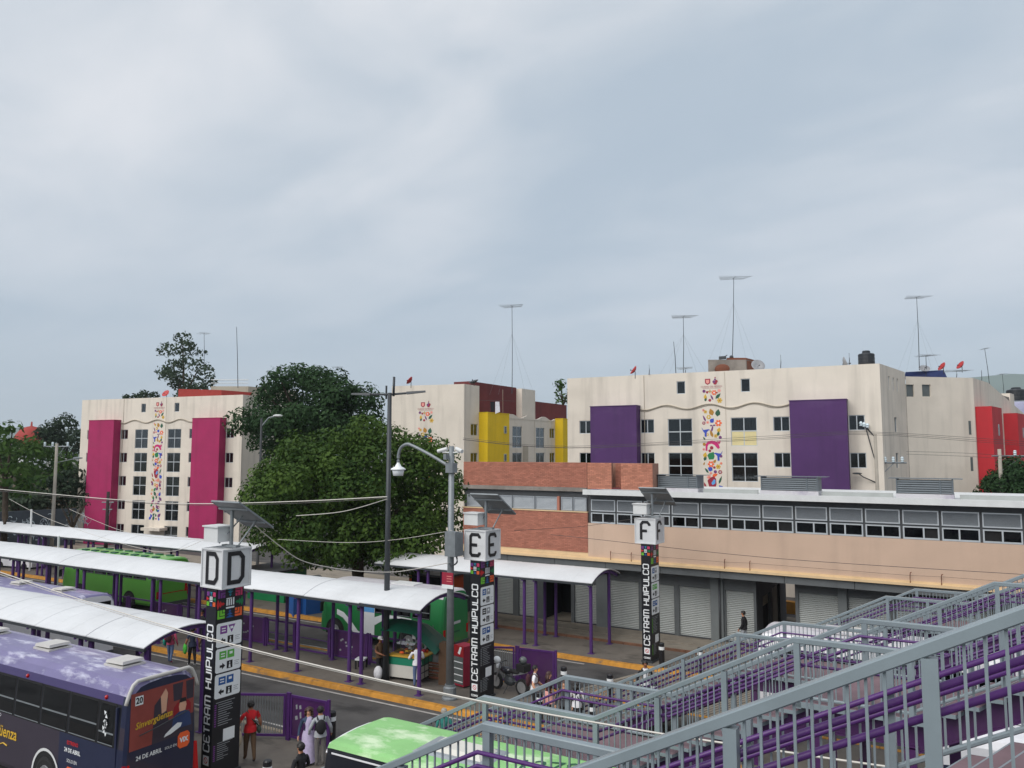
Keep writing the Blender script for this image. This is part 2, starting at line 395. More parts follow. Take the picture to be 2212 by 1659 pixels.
mat('brick', rgb(164, 106, 88), 0.9, var=0.12, scale=2.2, island=0.16, bump=0.2)
mat('brick_light', rgb(182, 122, 100), 0.9, var=0.10, scale=2.2, island=0.18, bump=0.2)
mat('mortar', rgb(150, 112, 96), 0.95, var=0.1)
mat('slate_paint', rgb(92, 96, 98), 0.6, var=0.08, scale=1.5, streak=0.18)
mat('slate_dark', rgb(70, 72, 75), 0.6, var=0.08, scale=1.5, streak=0.15)
mat('pilaster', rgb(112, 117, 118), 0.7, var=0.08, scale=1.5, streak=0.15)
mat('shutter', rgb(162, 166, 164), 0.5, var=0.05, scale=1.0, streak=0.12)
mat('aluminium', rgb(188, 194, 198), 0.4, metal=0.3, var=0.05)
mat('louver', rgb(150, 156, 162), 0.45, metal=0.3, var=0.05)
mat('louver_dark', rgb(92, 100, 106), 0.5, metal=0.2, var=0.08)
mat('white_metal', rgb(208, 210, 210), 0.5, var=0.05, streak=0.06)
mat('canopy_white', rgb(206, 208, 210), 0.55, var=0.06, scale=0.6, dirt=0.16)
mat('rail_grey', rgb(126, 138, 144), 0.32, metal=0.0, var=0.07, scale=2.0, bump=0.06, bscale=50, streak=0.10)
mat('rail_purple', rgb(76, 38, 102), 0.42, var=0.12, scale=3.0, bump=0.08, bscale=40)
mat('stringer_purple', rgb(70, 30, 84), 0.5, var=0.16, scale=1.5, dirt=0.35)
mat('tread_top', rgb(118, 96, 102), 0.8, var=0.16, scale=2.2, bump=0.2, dirt=0.35)
mat('post_purple', rgb(76, 42, 106), 0.55, var=0.1, scale=2, streak=0.15)
mat('black_panel', rgb(26, 27, 32), 0.4, var=0.08, scale=2)
mat('sign_white', rgb(226, 230, 232), 0.45, var=0.03)
mat('lightbox', rgb(206, 208, 210), 0.5, var=0.05, scale=2, streak=0.10)
mat('ink', rgb(24, 24, 28), 0.5, var=0.02)
mat('blue_ink', rgb(30, 84, 150), 0.5, var=0.02)
mat('green_ink', rgb(90, 170, 70), 0.5, var=0.02)
mat('purple_ink', rgb(120, 60, 140), 0.5, var=0.02)
mat('grey_ink', rgb(150, 154, 158), 0.5, var=0.02)
mat('teal_ink', rgb(30, 130, 160), 0.5, var=0.02)
mat('rose_ink', rgb(206, 56, 104), 0.5, var=0.02)
mat('red_ink', rgb(196, 34, 40), 0.5, var=0.02)
mat('orange_ink', rgb(232, 98, 46), 0.5, var=0.02)
mat('forest_ink', rgb(20, 120, 70), 0.5, var=0.02)
mat('lime_ink', rgb(110, 190, 50), 0.5, var=0.02)
mat('gold_ink', rgb(206, 166, 50), 0.5, var=0.03)
mat('mustard_ink', rgb(170, 120, 36), 0.6, var=0.05)
mat('leaf_ink', rgb(32, 84, 62), 0.6, var=0.05)
mat('royal_ink', rgb(46, 72, 176), 0.6, var=0.05)
mat('magenta_ink', rgb(196, 30, 110), 0.6, var=0.05)
mat('salmon_ink', rgb(226, 150, 140), 0.6, var=0.05)
mat('plum_ink', rgb(110, 52, 112), 0.6, var=0.05)
mat('crimson_ink', rgb(150, 30, 56), 0.6, var=0.05)
mat('sky_ink', rgb(90, 160, 220), 0.6, var=0.05)
mat('galvanised', rgb(128, 134, 138), 0.5, metal=0.35, var=0.12, scale=4)
mat('dark_steel', rgb(62, 66, 70), 0.5, metal=0.3, var=0.1)
mat('cable', rgb(200, 196, 188), 0.6, var=0.05)
mat('cable_dark', rgb(70, 66, 64), 0.6, var=0.05)
mat('pole_concrete', rgb(160, 154, 144), 0.9, var=0.12, scale=2, streak=0.15)
mat('wood_dark', rgb(52, 44, 44), 0.9, var=0.2)
mat('insulator', rgb(200, 214, 220), 0.25, var=0.03)
mat('solar_back', rgb(120, 122, 124), 0.5, var=0.08, scale=3)
mat('solar_cell', rgb(24, 32, 60), 0.15, var=0.05)
mat('tyre', rgb(30, 30, 31), 0.8, var=0.1)
mat('hub', rgb(170, 172, 174), 0.35, metal=0.6, var=0.1, scale=8)
mat('black_rubber', rgb(22, 22, 24), 0.7, var=0.08)
mat('interior', rgb(22, 22, 24), 0.9, var=0.1)  # near-black: the shade inside openings is put into the colour
mat('room_shade', rgb(40, 40, 44), 0.9, var=0.2, scale=1.0)  # dark colour painted for the shade of unlit rooms
mat('curtain', rgb(176, 176, 172), 0.9, var=0.10, scale=0.9, streak=0.35)
mat('curtain_green', rgb(70, 112, 104), 0.9, var=0.1, scale=0.9, streak=0.3)
mat('curtain_warm', rgb(150, 140, 128), 0.9, var=0.1, scale=0.9, streak=0.3)
mat('plank_yellow', rgb(214, 200, 150), 0.8, var=0.05, streak=0.1)
mat('bus_violet', rgb(112, 106, 146), 0.4, var=0.10, scale=1.4, coat=0.2, patch=((0.56, 0.56, 0.68, 1), (.8, 3.2, 1), .53, .8))
mat('bus_violet_deep', rgb(66, 58, 102), 0.35, var=0.06, scale=1.2, coat=0.3)
mat('bus_fade', rgb(196, 196, 226), 0.5, var=0.1, scale=2)
mat('bus_navy', rgb(34, 40, 66), 0.35, var=0.06, scale=1.5, coat=0.3)
mat('bus_plum', rgb(56, 50, 62), 0.35, var=0.08, scale=1.2, coat=0.3)
mat('bus_green', rgb(90, 160, 62), 0.35, var=0.05, scale=1.0, coat=0.3)
mat('bus_green_deep', rgb(38, 118, 66), 0.35, var=0.06, scale=1.0, coat=0.3)
mat('bus_lime', rgb(136, 190, 120), 0.5, var=0.10, scale=1.1, patch=((0.62, 0.76, 0.52, 1), (.9, 1.6, 1), .50, .9))
mat('bus_white', rgb(226, 226, 230), 0.4, var=0.05, scale=1.0, dirt=0.10, coat=0.2)
mat('bus_black', rgb(34, 36, 44), 0.3, var=0.05, coat=0.3)
mat('roof_white', rgb(186, 184, 188), 0.5, var=0.06, scale=1.0, patch=((0.30, 0.27, 0.34, 1), (.9, 2.2, 1), .54, .7))
mat('hatch_grey', rgb(190, 188, 184), 0.6, var=0.08)
mat('lamp_red', rgb(170, 20, 26), 0.2, var=0.05)
mat('lamp_amber', rgb(224, 130, 40), 0.2, var=0.05)
mat('lamp_clear', rgb(220, 224, 228), 0.15, var=0.03)
mat('seat_brown', rgb(96, 64, 44), 0.9, var=0.1)
mat('poster_red', rgb(138, 66, 60), 0.35, var=0.16, scale=1.6)
mat('poster_dark', rgb(56, 50, 62), 0.35, var=0.1)
mat('poster_blue', rgb(48, 66, 108), 0.35, var=0.1)
mat('poster_skin', rgb(206, 160, 134), 0.5, var=0.06)
mat('chair_red', rgb(140, 24, 34), 0.5, var=0.08)
mat('tarp_green', rgb(14, 78, 62), 0.5, var=0.10, scale=2)
mat('cart_white', rgb(206, 204, 196), 0.6, var=0.05, scale=2, dirt=0.15)
mat('cart_green', rgb(26, 128, 98), 0.5, var=0.06)
mat('cart_trim', rgb(200, 160, 60), 0.6, var=0.08)
mat('cardboard', rgb(92, 70, 52), 0.95, var=0.15, scale=3)
mat('fridge_red', rgb(150, 28, 34), 0.3, var=0.06)
mat('glass_case', rgb(90, 96, 96), 0.2, var=0.1)
mat('rust', rgb(112, 66, 48), 0.9, var=0.3, scale=1.6)
mat('old_concrete', rgb(132, 126, 120), 0.95, var=0.25, scale=1.2, dirt=0.4)
mat('tank_black', rgb(34, 38, 44), 0.45, var=0.08, streak=0.1)
mat('dish_red', rgb(176, 48, 48), 0.5, var=0.1)
mat('dish_grey', rgb(140, 142, 146), 0.5, var=0.08)
mat('tarp_blue', rgb(40, 56, 108), 0.6, var=0.1)
mat('bark', rgb(66, 56, 46), 0.95, var=0.25, scale=4, bump=0.4, bscale=12)
mat('soil', rgb(84, 78, 62), 1.0, var=0.35, scale=0.6, dirt=0.3)
mat('graffiti_wall', rgb(58, 66, 74), 0.9, var=0.25, scale=0.8)
mat('graffiti', rgb(170, 184, 192), 0.8, var=0.4, scale=1.2)
mat('hill', rgb(72, 92, 82), 1.0, var=0.2, scale=0.01)
mat('terracotta', rgb(150, 52, 46), 0.8, var=0.08)
mat('skin_a', rgb(178, 122, 92), 0.6, var=0.03); mat('skin_b', rgb(146, 96, 70), 0.6, var=0.03); mat('skin_c', rgb(206, 154, 124), 0.6, var=0.03)
mat('hair', rgb(24, 20, 19), 0.5, var=0.1); mat('hair_brown', rgb(62, 38, 32), 0.5, var=0.15, scale=30); mat('hair_grey', rgb(150, 146, 138), 0.6, var=0.15, scale=30)
for nm, c in dict(c_red=(188, 26, 34), c_black=(30, 30, 34), c_grey=(166, 170, 176), c_midgrey=(112, 108, 106), c_lav=(196, 184, 216), c_denim=(58, 74, 100), c_jeans=(92, 110, 146), c_white=(222, 222, 226),
                  c_pink=(226, 164, 156), c_wine=(64, 32, 40), c_teal=(44, 120, 112), c_brown=(92, 70, 50), c_navy=(40, 46, 68), c_rose=(176, 70, 100), c_cream=(206, 190, 166), c_dgreen=(46, 62, 54), c_green=(70, 170, 60), c_char=(58, 58, 62), c_aqua=(40, 160, 140)).items():
    mat(nm, rgb(*c), 0.9, var=0.14, scale=9)
leafmat('leaf_ficus', (0.018, 0.050, 0.011), (0.100, 0.165, 0.028))
leafmat('leaf_ash', (0.018, 0.046, 0.018), (0.045, 0.092, 0.032))
leafmat('leaf_euca', (0.035, 0.060, 0.040), (0.080, 0.110, 0.065))
leafmat('leaf_mid', (0.022, 0.060, 0.014), (0.085, 0.150, 0.030))
leafmat('leaf_dark', (0.014, 0.030, 0.016), (0.040, 0.065, 0.035))
glassmat('glass', (0.40, 0.43, 0.44), 0.05)
glassmat('glass_bus', (0.10, 0.11, 0.12), 0.018, 0.03)
glassmat('glass_clear', (0.7, 0.72, 0.72), 0.08)

# ------------------------------------------------------------------ ground, platforms, markings
g = MB().poly([(-9000, -9000, -.15), (9000, -9000, -.15), (9000, 9000, -.15), (-9000, 9000, -.15)])
struct(g.build('ground', 'earth'))
g = MB().poly([(-130, -40, -.146), (60, -40, -.146), (60, 75, -.146), (-130, 75, -.146)])
struct(g.build('road', 'asphalt'))
SK = 0.37                                   # every platform ends 0.37 m further right for each metre further away
PLAT = [('D', 14.35, 18.65), ('E', 22.98, 27.0), ('F', 31.5, 35.0)]
KERB = MB().hexa([(-.5, 0, -.15), (.5, 0, -.15), (.5, .30, -.15), (-.5, .30, -.15)], [(-.496, .06, -.02), (.496, .06, -.02), (.496, .30, .004), (-.496, .30, .004)])
KERB.hexa([(-.496, .06, -.02), (.496, .06, -.02), (.496, .30, .004), (-.496, .30, .004)], [(-.49, .10, .012), (.49, .10, .012), (.49, .29, .018), (-.49, .29, .018)])
kme = {k: KERB.mesh('kerb_stone', k) for k in ('kerb_yellow', 'kerb_grey')}
for nm, y0, y1 in PLAT:
    b = MB().box(-95, 14, y0 + .30, y1 - .30, -.15, 0)
    p = struct(b.build('platform', 'concrete'))
    p['label'] = 'bus platform %s' % nm
    x = -64.5
    while x < 6:
        put('kerb_stone', kme['kerb_yellow'], p, loc=(x, y0, random.uniform(-.006, .004)), rot=(0, 0, random.uniform(-.006, .006)))
        if nm != 'F': put('kerb_stone', kme['kerb_grey' if nm == 'D' else 'kerb_yellow'], p, loc=(x, y1, random.uniform(-.006, .004)), rot=(0, 0, math.pi))
        x += 1.004
sw = MB().box(-95, 14, 35.0, 44.5, -.15, .06).box(-95, 14, 36.0, 44.5, .06, .10)
swo = struct(sw.build('pavement', 'pale_concrete'))
x = -60.0
kb = MB().box(-.49, .49, -.12, 0.0, -.15, .065).mesh('kerb_stone', 'kerb_red')
while x < 6:
    put('kerb_stone', kb, swo, loc=(x, 34.998, random.uniform(-.01, 0))); x += 1.0
b = MB()
for y in (22.62, 31.14, 13.9): b.box(-64, -14.8, y, y + .10, -.1459, -.1415)
for y in (19.05, 27.4): b.box(-64, -14.8, y, y + .09, -.1459, -.1415)
struct(b.build('lane_line', 'line_white'))
for k, (yl, yh) in enumerate(((18.7, 22.96), (27.05, 31.48), (10.0, 14.3))):
    x0 = -15.3 + SK * (yl - 22.95)
    gm = MB(); gm.hexa([(x0, yl, -.146), (x0 + 5.6, yl, -.146), (x0 + 5.6 + SK * (yh - yl), yh, -.146), (x0 + SK * (yh - yl), yh, -.146)],
                       [(x0 + .1, yl, -.10), (x0 + 5.5, yl, -.10), (x0 + 5.5 + SK * (yh - yl), yh, -.10), (x0 + .1 + SK * (yh - yl), yh, -.10)])
    cw = struct(gm.build('crossing', 'pale_concrete'))
    rb = MB()                                              # raised ribs of the crossing and its worn ochre patches
    t = 0.18
    while t < 5.3:
        a = x0 + .12 + t
        rb.hexa([(a, yl + .05, -.10), (a + .07, yl + .05, -.10), (a + .07 + SK * (yh - yl), yh - .05, -.10), (a + SK * (yh - yl), yh - .05, -.10)],
                [(a + .01, yl + .05, -.085), (a + .06, yl + .05, -.085), (a + .06 + SK * (yh - yl), yh - .05, -.085), (a + .01 + SK * (yh - yl), yh - .05, -.085)])
        t += 0.165
    rb.build('rib', 'concrete', cw, kind='stuff')
    pb = MB()
    for i in range(4):
        yy = yl + .35 + i * 1.05; aa = x0 + .9 + SK * (yy - yl)
        t = 0.0
        while t < 1.0:
            pb.box(aa + t, aa + t + .085, yy, yy + .62, -.0999, -.0842); t += .165
        t = 0.0
        while t < 1.0:
            pb.box(aa + 2.4 + t, aa + 2.4 + t + .085, yy, yy + .62, -.0999, -.0842); t += .165
    pb.build('painted_patch', 'rust_paint', cw)

# ------------------------------------------------------------------ hills and haze far away
def ridge(name, x0, y0, x1, y1, hs, w):
    b = MB(); n = len(hs); d = Vector((x1 - x0, y1 - y0, 0)); nn = Vector((-d.y, d.x, 0)).normalized() * w
    tops = [Vector((x0, y0, 0)) + d * (i / (n - 1)) for i in range(n)]
    for i in range(n - 1):
        a, c = tops[i], tops[i + 1]; ha, hc = Vector((0, 0, hs[i])), Vector((0, 0, hs[i + 1])); z = Vector((0, 0, -2))
        b.poly([a + nn + z, a + ha, c + hc, c + nn + z]); b.poly([c - nn + z, c + hc, a + ha, a - nn + z])
    return struct(b.build(name, 'hill'))
def hpts(n, lo, hi, seed):
    r = random.Random(seed); ph = [(r.uniform(.5, 5), r.uniform(0, 6), r.uniform(.2, 1)) for _ in range(6)]
    v = [sum(a * math.sin(f * i / n * 6.3 + p) for f, p, a in ph) for i in range(n)]; mn, mx = min(v), max(v)
    return [lo + (hi - lo) * (q - mn) / (mx - mn) for q in v]
ridge('hills', *at(1500, 978, 2900)[:2], *at(2900, 978, 2500)[:2], [70, 110, 160, 200, 225, 250, 262, 274, 285, 278, 284, 300, 290, 260, 240, 220], 500)
ridge('hills', *at(-1200, 978, 2300)[:2], *at(1500, 978, 3000)[:2], [115, 120, 112, 105, 100, 96, 92, 84, 78, 70, 62, 60, 60, 62, 66, 70], 500)

# ------------------------------------------------------------------ staircase, built once and repeated for each platform
ST_Y0, ST_W = 14.57, 2.40
LOW, MIDZ, TOPZ = 0.0, 2.63, 4.65
NODES = [(-14.45, 0.0), (-9.39, 2.63), (-6.76, 2.63), (-2.85, 4.65), (-1.06, 4.65), (4.2, 7.33)]
def floor_z(s):
    for (a, za), (b, zb) in zip(NODES, NODES[1:]):
        if s <= b: return za + (zb - za) * (s - a) / (b - a)
    return NODES[-1][1]
RH = 1.09
def make_stair():
    root = thing('staircase', '', 'staircase', (0, 0, 0))
    def sk(s, y): return s + SK * (y - ST_Y0)
    Yn, Yf = ST_Y0, ST_Y0 + ST_W
    tr = {}
    # treads and landings
    for i, ((a, za), (b, zb)) in enumerate(zip(NODES, NODES[1:])):
        if abs(zb - za) < 1e-6:
            q = MB(); e0, e1 = a - .02, b + .30
            q.hexa([(sk(e0, Yn), Yn, za - .10), (sk(e1, Yn), Yn, za - .10), (sk(e1, Yf), Yf, za - .10), (sk(e0, Yf), Yf, za - .10)],
                   [(sk(e0, Yn), Yn, za - .004), (sk(e1, Yn), Yn, za - .004), (sk(e1, Yf), Yf, za - .004), (sk(e0, Yf), Yf, za - .004)], 0)
            q.hexa([(sk(e0, Yn + .02), Yn + .02, za - .004), (sk(e1, Yn + .02), Yn + .02, za - .004), (sk(e1, Yf - .02), Yf - .02, za - .004), (sk(e0, Yf - .02), Yf - .02, za - .004)],
                   [(sk(e0, Yn + .02), Yn + .02, za), (sk(e1, Yn + .02), Yn + .02, za), (sk(e1, Yf - .02), Yf - .02, za), (sk(e0, Yf - .02), Yf - .02, za)], 1)
            q.build('landing', ['rail_grey', 'tread_top'], root)
            continue
        n = max(2, round((zb - za) / .167)); dxs = (b - a) / n; dz = (zb - za) / n
        key = round(dxs, 4)
        if key not in tr:
            q = MB(); w = dxs + .03
            q.hexa([(0, 0, -.065), (w, 0, -.065), (w + SK * ST_W, ST_W, -.065), (SK * ST_W, ST_W, -.065)], [(0, 0, -.004), (w, 0, -.004), (w + SK * ST_W, ST_W, -.004), (SK * ST_W, ST_W, -.004)], 0)
            q.hexa([(.02 + SK * .015, .015, -.004), (w + SK * .015, .015, -.004), (w + SK * (ST_W - .015), ST_W - .015, -.004), (.02 + SK * (ST_W - .015), ST_W - .015, -.004)],
                   [(.02 + SK * .015, .015, 0), (w + SK * .015, .015, 0), (w + SK * (ST_W - .015), ST_W - .015, 0), (.02 + SK * (ST_W - .015), ST_W - .015, 0)], 1)
            tr[key] = q.mesh('tread', ['rail_grey', 'tread_top'])
        for k in range(1, n):
            put('tread', tr[key], root, loc=(a + dxs * k, Yn, za + dz * k))
    # stringers under both sides
    for yy in (Yn + .32, Yf - .44):
        q = MB()
        for (a, za), (b, zb) in zip(NODES, NODES[1:]):
            a2, b2 = sk(a, yy), sk(b, yy)
            lo, hi = (.60, .11) if zb > za else (.52, .12)
            q.hexa([(a2, yy, za - lo), (b2, yy, zb - lo), (b2, yy + .09, zb - lo), (a2, yy + .09, za - lo)], [(a2, yy, za - hi), (b2, yy, zb - hi), (b2, yy + .09, zb - hi), (a2, yy + .09, za - hi)])
            q.hexa([(a2, yy - .05, za - lo - .03), (b2, yy - .05, zb - lo - .03), (b2, yy + .14, zb - lo - .03), (a2, yy + .14, za - lo - .03)], [(a2, yy - .05, za - lo), (b2, yy - .05, zb - lo), (b2, yy + .14, zb - lo), (a2, yy + .14, za - lo)])
        q.build('stringer', 'stringer_purple', root)
    for s in (-9.1, -7.0, -2.7, -1.2):
        for yy in (Yn + .36, Yf - .40):
            z = floor_z(s) - .58
            q = MB().box(sk(s, yy) - .09, sk(s, yy) + .09, yy - .09, yy + .09, 0, z).box(sk(s, yy) - .17, sk(s, yy) + .17, yy - .17, yy + .17, 0, .02)
            q.build('column', 'stringer_purple', root)
    # railings: top rail, posts, balusters, two purple handrails, bottom rail
    for side, yy, inn in (('near', Yn + .05, 1), ('far', Yf - .05, -1)):
        q = MB()
        rail = [(s, z + RH) for s, z in NODES]
        def beam(mb, pts, hw, z_lo, z_hi, y):
            for (a, za), (b, zb) in zip(pts, pts[1:]):
                a2, b2 = sk(a, y), sk(b, y); c = .012
                prof = [(-hw, z_lo + c), (-hw + c, z_lo), (hw - c, z_lo), (hw, z_lo + c), (hw, z_hi - c), (hw - c, z_hi), (-hw + c, z_hi), (-hw, z_hi - c)]
                i = mb.av([(a2, y + p, za + z) for p, z in prof] + [(b2, y + p, zb + z) for p, z in prof])
                for k in range(8):
                    mb.f.append((i + k, i + 8 + k, i + 8 + (k + 1) % 8, i + (k + 1) % 8)); mb.m.append(0)
                mb.f.append(tuple(range(i, i + 8))); mb.m.append(0); mb.f.append(tuple(range(i + 15, i + 7, -1))); mb.m.append(0)
        beam(q, rail, .055, -.10, 0.0, yy)
        ro = q.build('railing', 'rail_grey', root)
        q = MB(); beam(q, [(s, z - RH + .10) for s, z in rail], .03, -.05, 0.0, yy); q.build('bottom_rail', 'rail_grey', ro)
        for k, dz in ((0, .33), (1, .49)):
            q = MB(); y2 = yy + inn * .10
            pts = []
            for (s, z) in rail: pts.append((sk(s, y2), y2, z - dz))
            q.path(pts, .027, 10); q.build('handrail', 'rail_purple', ro, smooth=True)
        # posts
        ps = []
        for i, ((a, za), (b, zb)) in enumerate(zip(NODES, NODES[1:])):
            n = max(1, round((b - a) / 1.5))
            ps += [a + (b - a) * k / n for k in range(n)]
        ps.append(NODES[-1][0])
        pme = unit('box', 'rail_grey')
        for s in ps:
            z = floor_z(s)
            put('post', pme, ro, loc=(sk(s, yy) + .05, yy, z - .12), scale=(.10, .10, RH + .03))
        s = NODES[0][0] + .12
        bl = RH - .17
        while s < NODES[-1][0]:
            if all(abs(s + .0 - p - .05) > .085 for p in ps):
                put('baluster', pme, ro, loc=(sk(s, yy), yy, floor_z(s) + .085), scale=(.020, .020, bl))
            s += .118
    return root
st0 = make_stair()
stl = ['grey railed staircase nearest the camera, its thick top rail crossing the lower right', 'grey and purple staircase coming down beside the light green roofed minibus', 'grey and purple staircase ending by the pedestrians near the letter E pillar', 'farthest grey and purple staircase in front of the roller shutters']
for k, dn in enumerate((-1, 0, 1, 2)):
    o = st0 if k == 0 else copy_tree(st0)
    tag(o, stl[k], 'staircase', 'staircases down to the bus platforms')
    o.location = (SK * 8.75 * dn, 8.75 * dn, 0)
# ------------------------------------------------------------------ market hall with roller shutters
mk = thing('market_building', 'long low market hall of brick and tan wall with roller shutters', 'building', (-8, 37.3, 0))
YF, YS = 36.3, 37.3
SH = [(-23.9, -22.0), (-21.64, -20.52), (-20.09, -18.44), (-18.25, -16.94), (-16.26, -14.65), (-14.35, -12.8), (-12.55, -10.99), (-10.26, -8.96), (-6.96, -5.29), (-4.86, -3.25), (-3.0, -1.4), (-1.0, .6), (.9, 2.5)]
b = MB()
tops = [2.2 if h[0] < -16.9 else (2.5 if h[0] < -8 else 2.68) for h in SH]
holes = [(h[0], h[1], .10, t) for h, t in zip(SH, tops)]
walled(b, -24.65, -8.84, .05, 3.3, holes, YS, .18); walled(b, -7.1, 6.0, .05, 3.3, holes, YS, .18)
b.poly([(-24.65, YF + .05, .05), (-24.65, 44.2, .05), (-24.65, 44.2, 3.3), (-24.65, YF + .05, 3.3)][::-1])
b.build('wall', 'slate_paint', mk)
for h, t in zip(SH, tops):
    if h[0] == -20.09:
        MB().box(h[0], h[1], YS + 2.2, YS + 2.3, .1, t).box(h[0] - .02, h[0], YS + .18, YS + 2.3, .1, t).box(h[1], h[1] + .02, YS + .18, YS + 2.3, .1, t).box(h[0], h[1], YS + .18, YS + 2.3, t, t + .02).build('open_doorway', 'interior', mk)
        continue
    q = MB(); z = .10
    while z < t - .01:                        # corrugated laths
        z2 = min(z + .085, t); q.poly([(h[0], YS + .11, z), (h[1], YS + .11, z), (h[1], YS + .075, (z + z2) / 2), (h[0], YS + .075, (z + z2) / 2)])
        q.poly([(h[0], YS + .075, (z + z2) / 2), (h[1], YS + .075, (z + z2) / 2), (h[1], YS + .11, z2), (h[0], YS + .11, z2)]); z = z2
    s = q.build('roller_shutter', 'shutter', mk)
    MB().box(h[0] + .02, h[1] - .02, YS + .03, YS + .115, .10, .16).build('bottom_bar', 'slate_dark', s)
for x0, x1 in ((-16.94, -16.26), (-10.98, -10.32), (-5.29, -4.88)):
    MB().box(x0 + .03, x1 - .03, YS - .16, YS - .003, .1, 3.22).build('pilaster', 'pilaster', mk)
MB().tube((-10.5, YS - .22, .1), (-10.5, YS - .22, 3.0), .05).tube((-10.5, YS - .22, 3.0), (-10.5, YF + .2, 3.2), .05).build('downpipe', 'slate_dark', mk, smooth=True)
# passage through the hall
q = MB()
ph = [(1.3, 3.0, .10, 2.1), (3.4, 5.2, .10, 2.2)]
q.M = Matrix.Translation((-8.84, YS, 0)) @ Matrix.Rotation(math.pi / 2, 4, 'Z')
walled(q, 0, 6.7, .05, 3.22, ph, 0.0, .15)
q.M = None
q.poly([(-8.84, YS + 6.7, .05), (-8.84, YS + 6.7, 3.22), (-24.65, YS + 6.7, 3.22), (-24.65, YS + 6.7, .05)]).poly([(-7.1, YS, .05), (-7.1, YS + 6.7, .05), (-7.1, YS + 6.7, 3.22), (-7.1, YS, 3.22)][::-1]).poly([(-7.1, YS + 6.7, .05), (6, YS + 6.7, .05), (6, YS + 6.7, 3.22), (-7.1, YS + 6.7, 3.22)])
q.build('passage_wall', 'slate_dark', mk)
MB().box(-9.2, -9.0, YS + 1.3, YS + 3.0, .1, 1.55).build('passage_opening', 'interior', mk)
MB().box(-9.2, -8.97, YS + 1.3, YS + 3.0, 1.56, 2.1).build('passage_board', 'cream_dark', mk)
MB().box(-9.2, -8.97, YS + 3.4, YS + 5.2, .1, 2.2).build('passage_board', 'cream_dark', mk)
# beam, ledge, upper wall
MB().box(-24.65, 6, YF + .02, 44.0, 3.22, 3.5).build('floor_slab', 'slate_dark', mk)
x = -24.6
while x < 6:
    MB().box(x, min(x + 2.86, 6), YF - .06, YF + .018, 3.20, 3.545).build('beam', 'slate_paint', mk); x += 2.88
MB().box(-24.7, 6, YF - .20, YF - .002, 3.55, 3.66).box(-24.7, 6, YF - .10, YF - .003, 3.66, 3.74).build('ledge', 'ledge_cream', mk)
MB().box(-16.95, 6, YF, YF + .25, 3.51, 5.42).build('wall', 'tan', mk)
MB().box(-24.65, -16.953, YF + .012, YF + .25, 3.51, 3.915).build('wall', 'ledge_cream', mk)
def bricks(x0, x1, z0, z1, y, mname, name='bricks', ends=True):
    q = MB(); L, h, j = .235, .056, .012; z = z0; r = 0
    nz = int((z1 - z0) / (h + j)); h = (z1 - z0) / nz - j
    for r in range(nz):
        x = x0 - (L + j) / 2 * (r % 2)
        while x < x1 - .01:
            a, c = max(x, x0), min(x + L, x1)
            if c - a > .02:
                d = random.uniform(-.006, .004); i = q.av([(a, y + d, z), (c, y + d, z), (c, y + d, z + h), (a, y + d, z + h), (a, y + .03, z), (c, y + .03, z), (c, y + .03, z + h), (a, y + .03, z + h)])
                for k in ((0, 1, 2, 3), (3, 2, 6, 7), (1, 5, 6, 2), (4, 0, 3, 7), (4, 5, 1, 0)): q.f.append(tuple(i + t for t in k)); q.m.append(0)
            x += L + j
        z += h + j
    bk = MB().box(x0 + .003, x1 - .003, y + .012, y + .22, z0, z1 - .004).build('brick_wall', 'mortar', mk)
    q.build(name, mname, bk, kind='stuff')
bricks(-24.65, -16.96, 3.92, 5.93, YF - .012, 'brick')
bricks(-24.65, -16.98, 7.21, 8.50, YF, 'brick')
bricks(-16.97, -15.63, 7.16, 8.49, YF + .02, 'brick_light')
bricks(-15.63, -15.11, 7.16, 8.47, YF + .55, 'brick')
bricks(-15.11, -13.45, 7.16, 8.47, YF + .02, 'brick_light')
MB().box(-15.63, -15.11, YF + .05, YF + .54, 7.16, 7.24).build('sill', 'maroon', mk)
q = MB()                                   # sides and back of the brick parapet
for x0, x1, y0, y1 in ((-24.648, -24.45, YF + .23, 37.2), (-13.65, -13.452, YF + .25, 37.2), (-24.448, -13.652, 37.0, 37.2)): q.box(x0, x1, y0, y1, 7.2, 8.47)
q.build('parapet', 'mortar', mk)
MB().box(-24.72, -16.99, YF - .07, YF + .3, 7.0, 7.205).box(-24.72, -24.4, YF + .3, 44.2, 7.0, 7.2).build('concrete_band', 'old_concrete', mk)
MB().box(-24.65, -16.99, YF + .14, YF + .2, 5.935, 7.0).build('clerestory_wall', 'slate_dark', mk)
MB().box(-24.69, -16.96, YF - .05, YF + .13, 5.935, 5.985).build('sill', 'ledge_cream', mk)
MB().box(-18.72, -18.58, YF - .01, YF + .13, 5.99, 6.72).build('pier', 'brick', mk)
lw = [(-24.45, -22.98), (-22.94, -21.5), (-21.46, -20.1), (-20.05, -18.75), (-18.52, -17.85), (-17.8, -17.05)]
wx = [-16.78 + 1.4265 * k for k in range(13)]
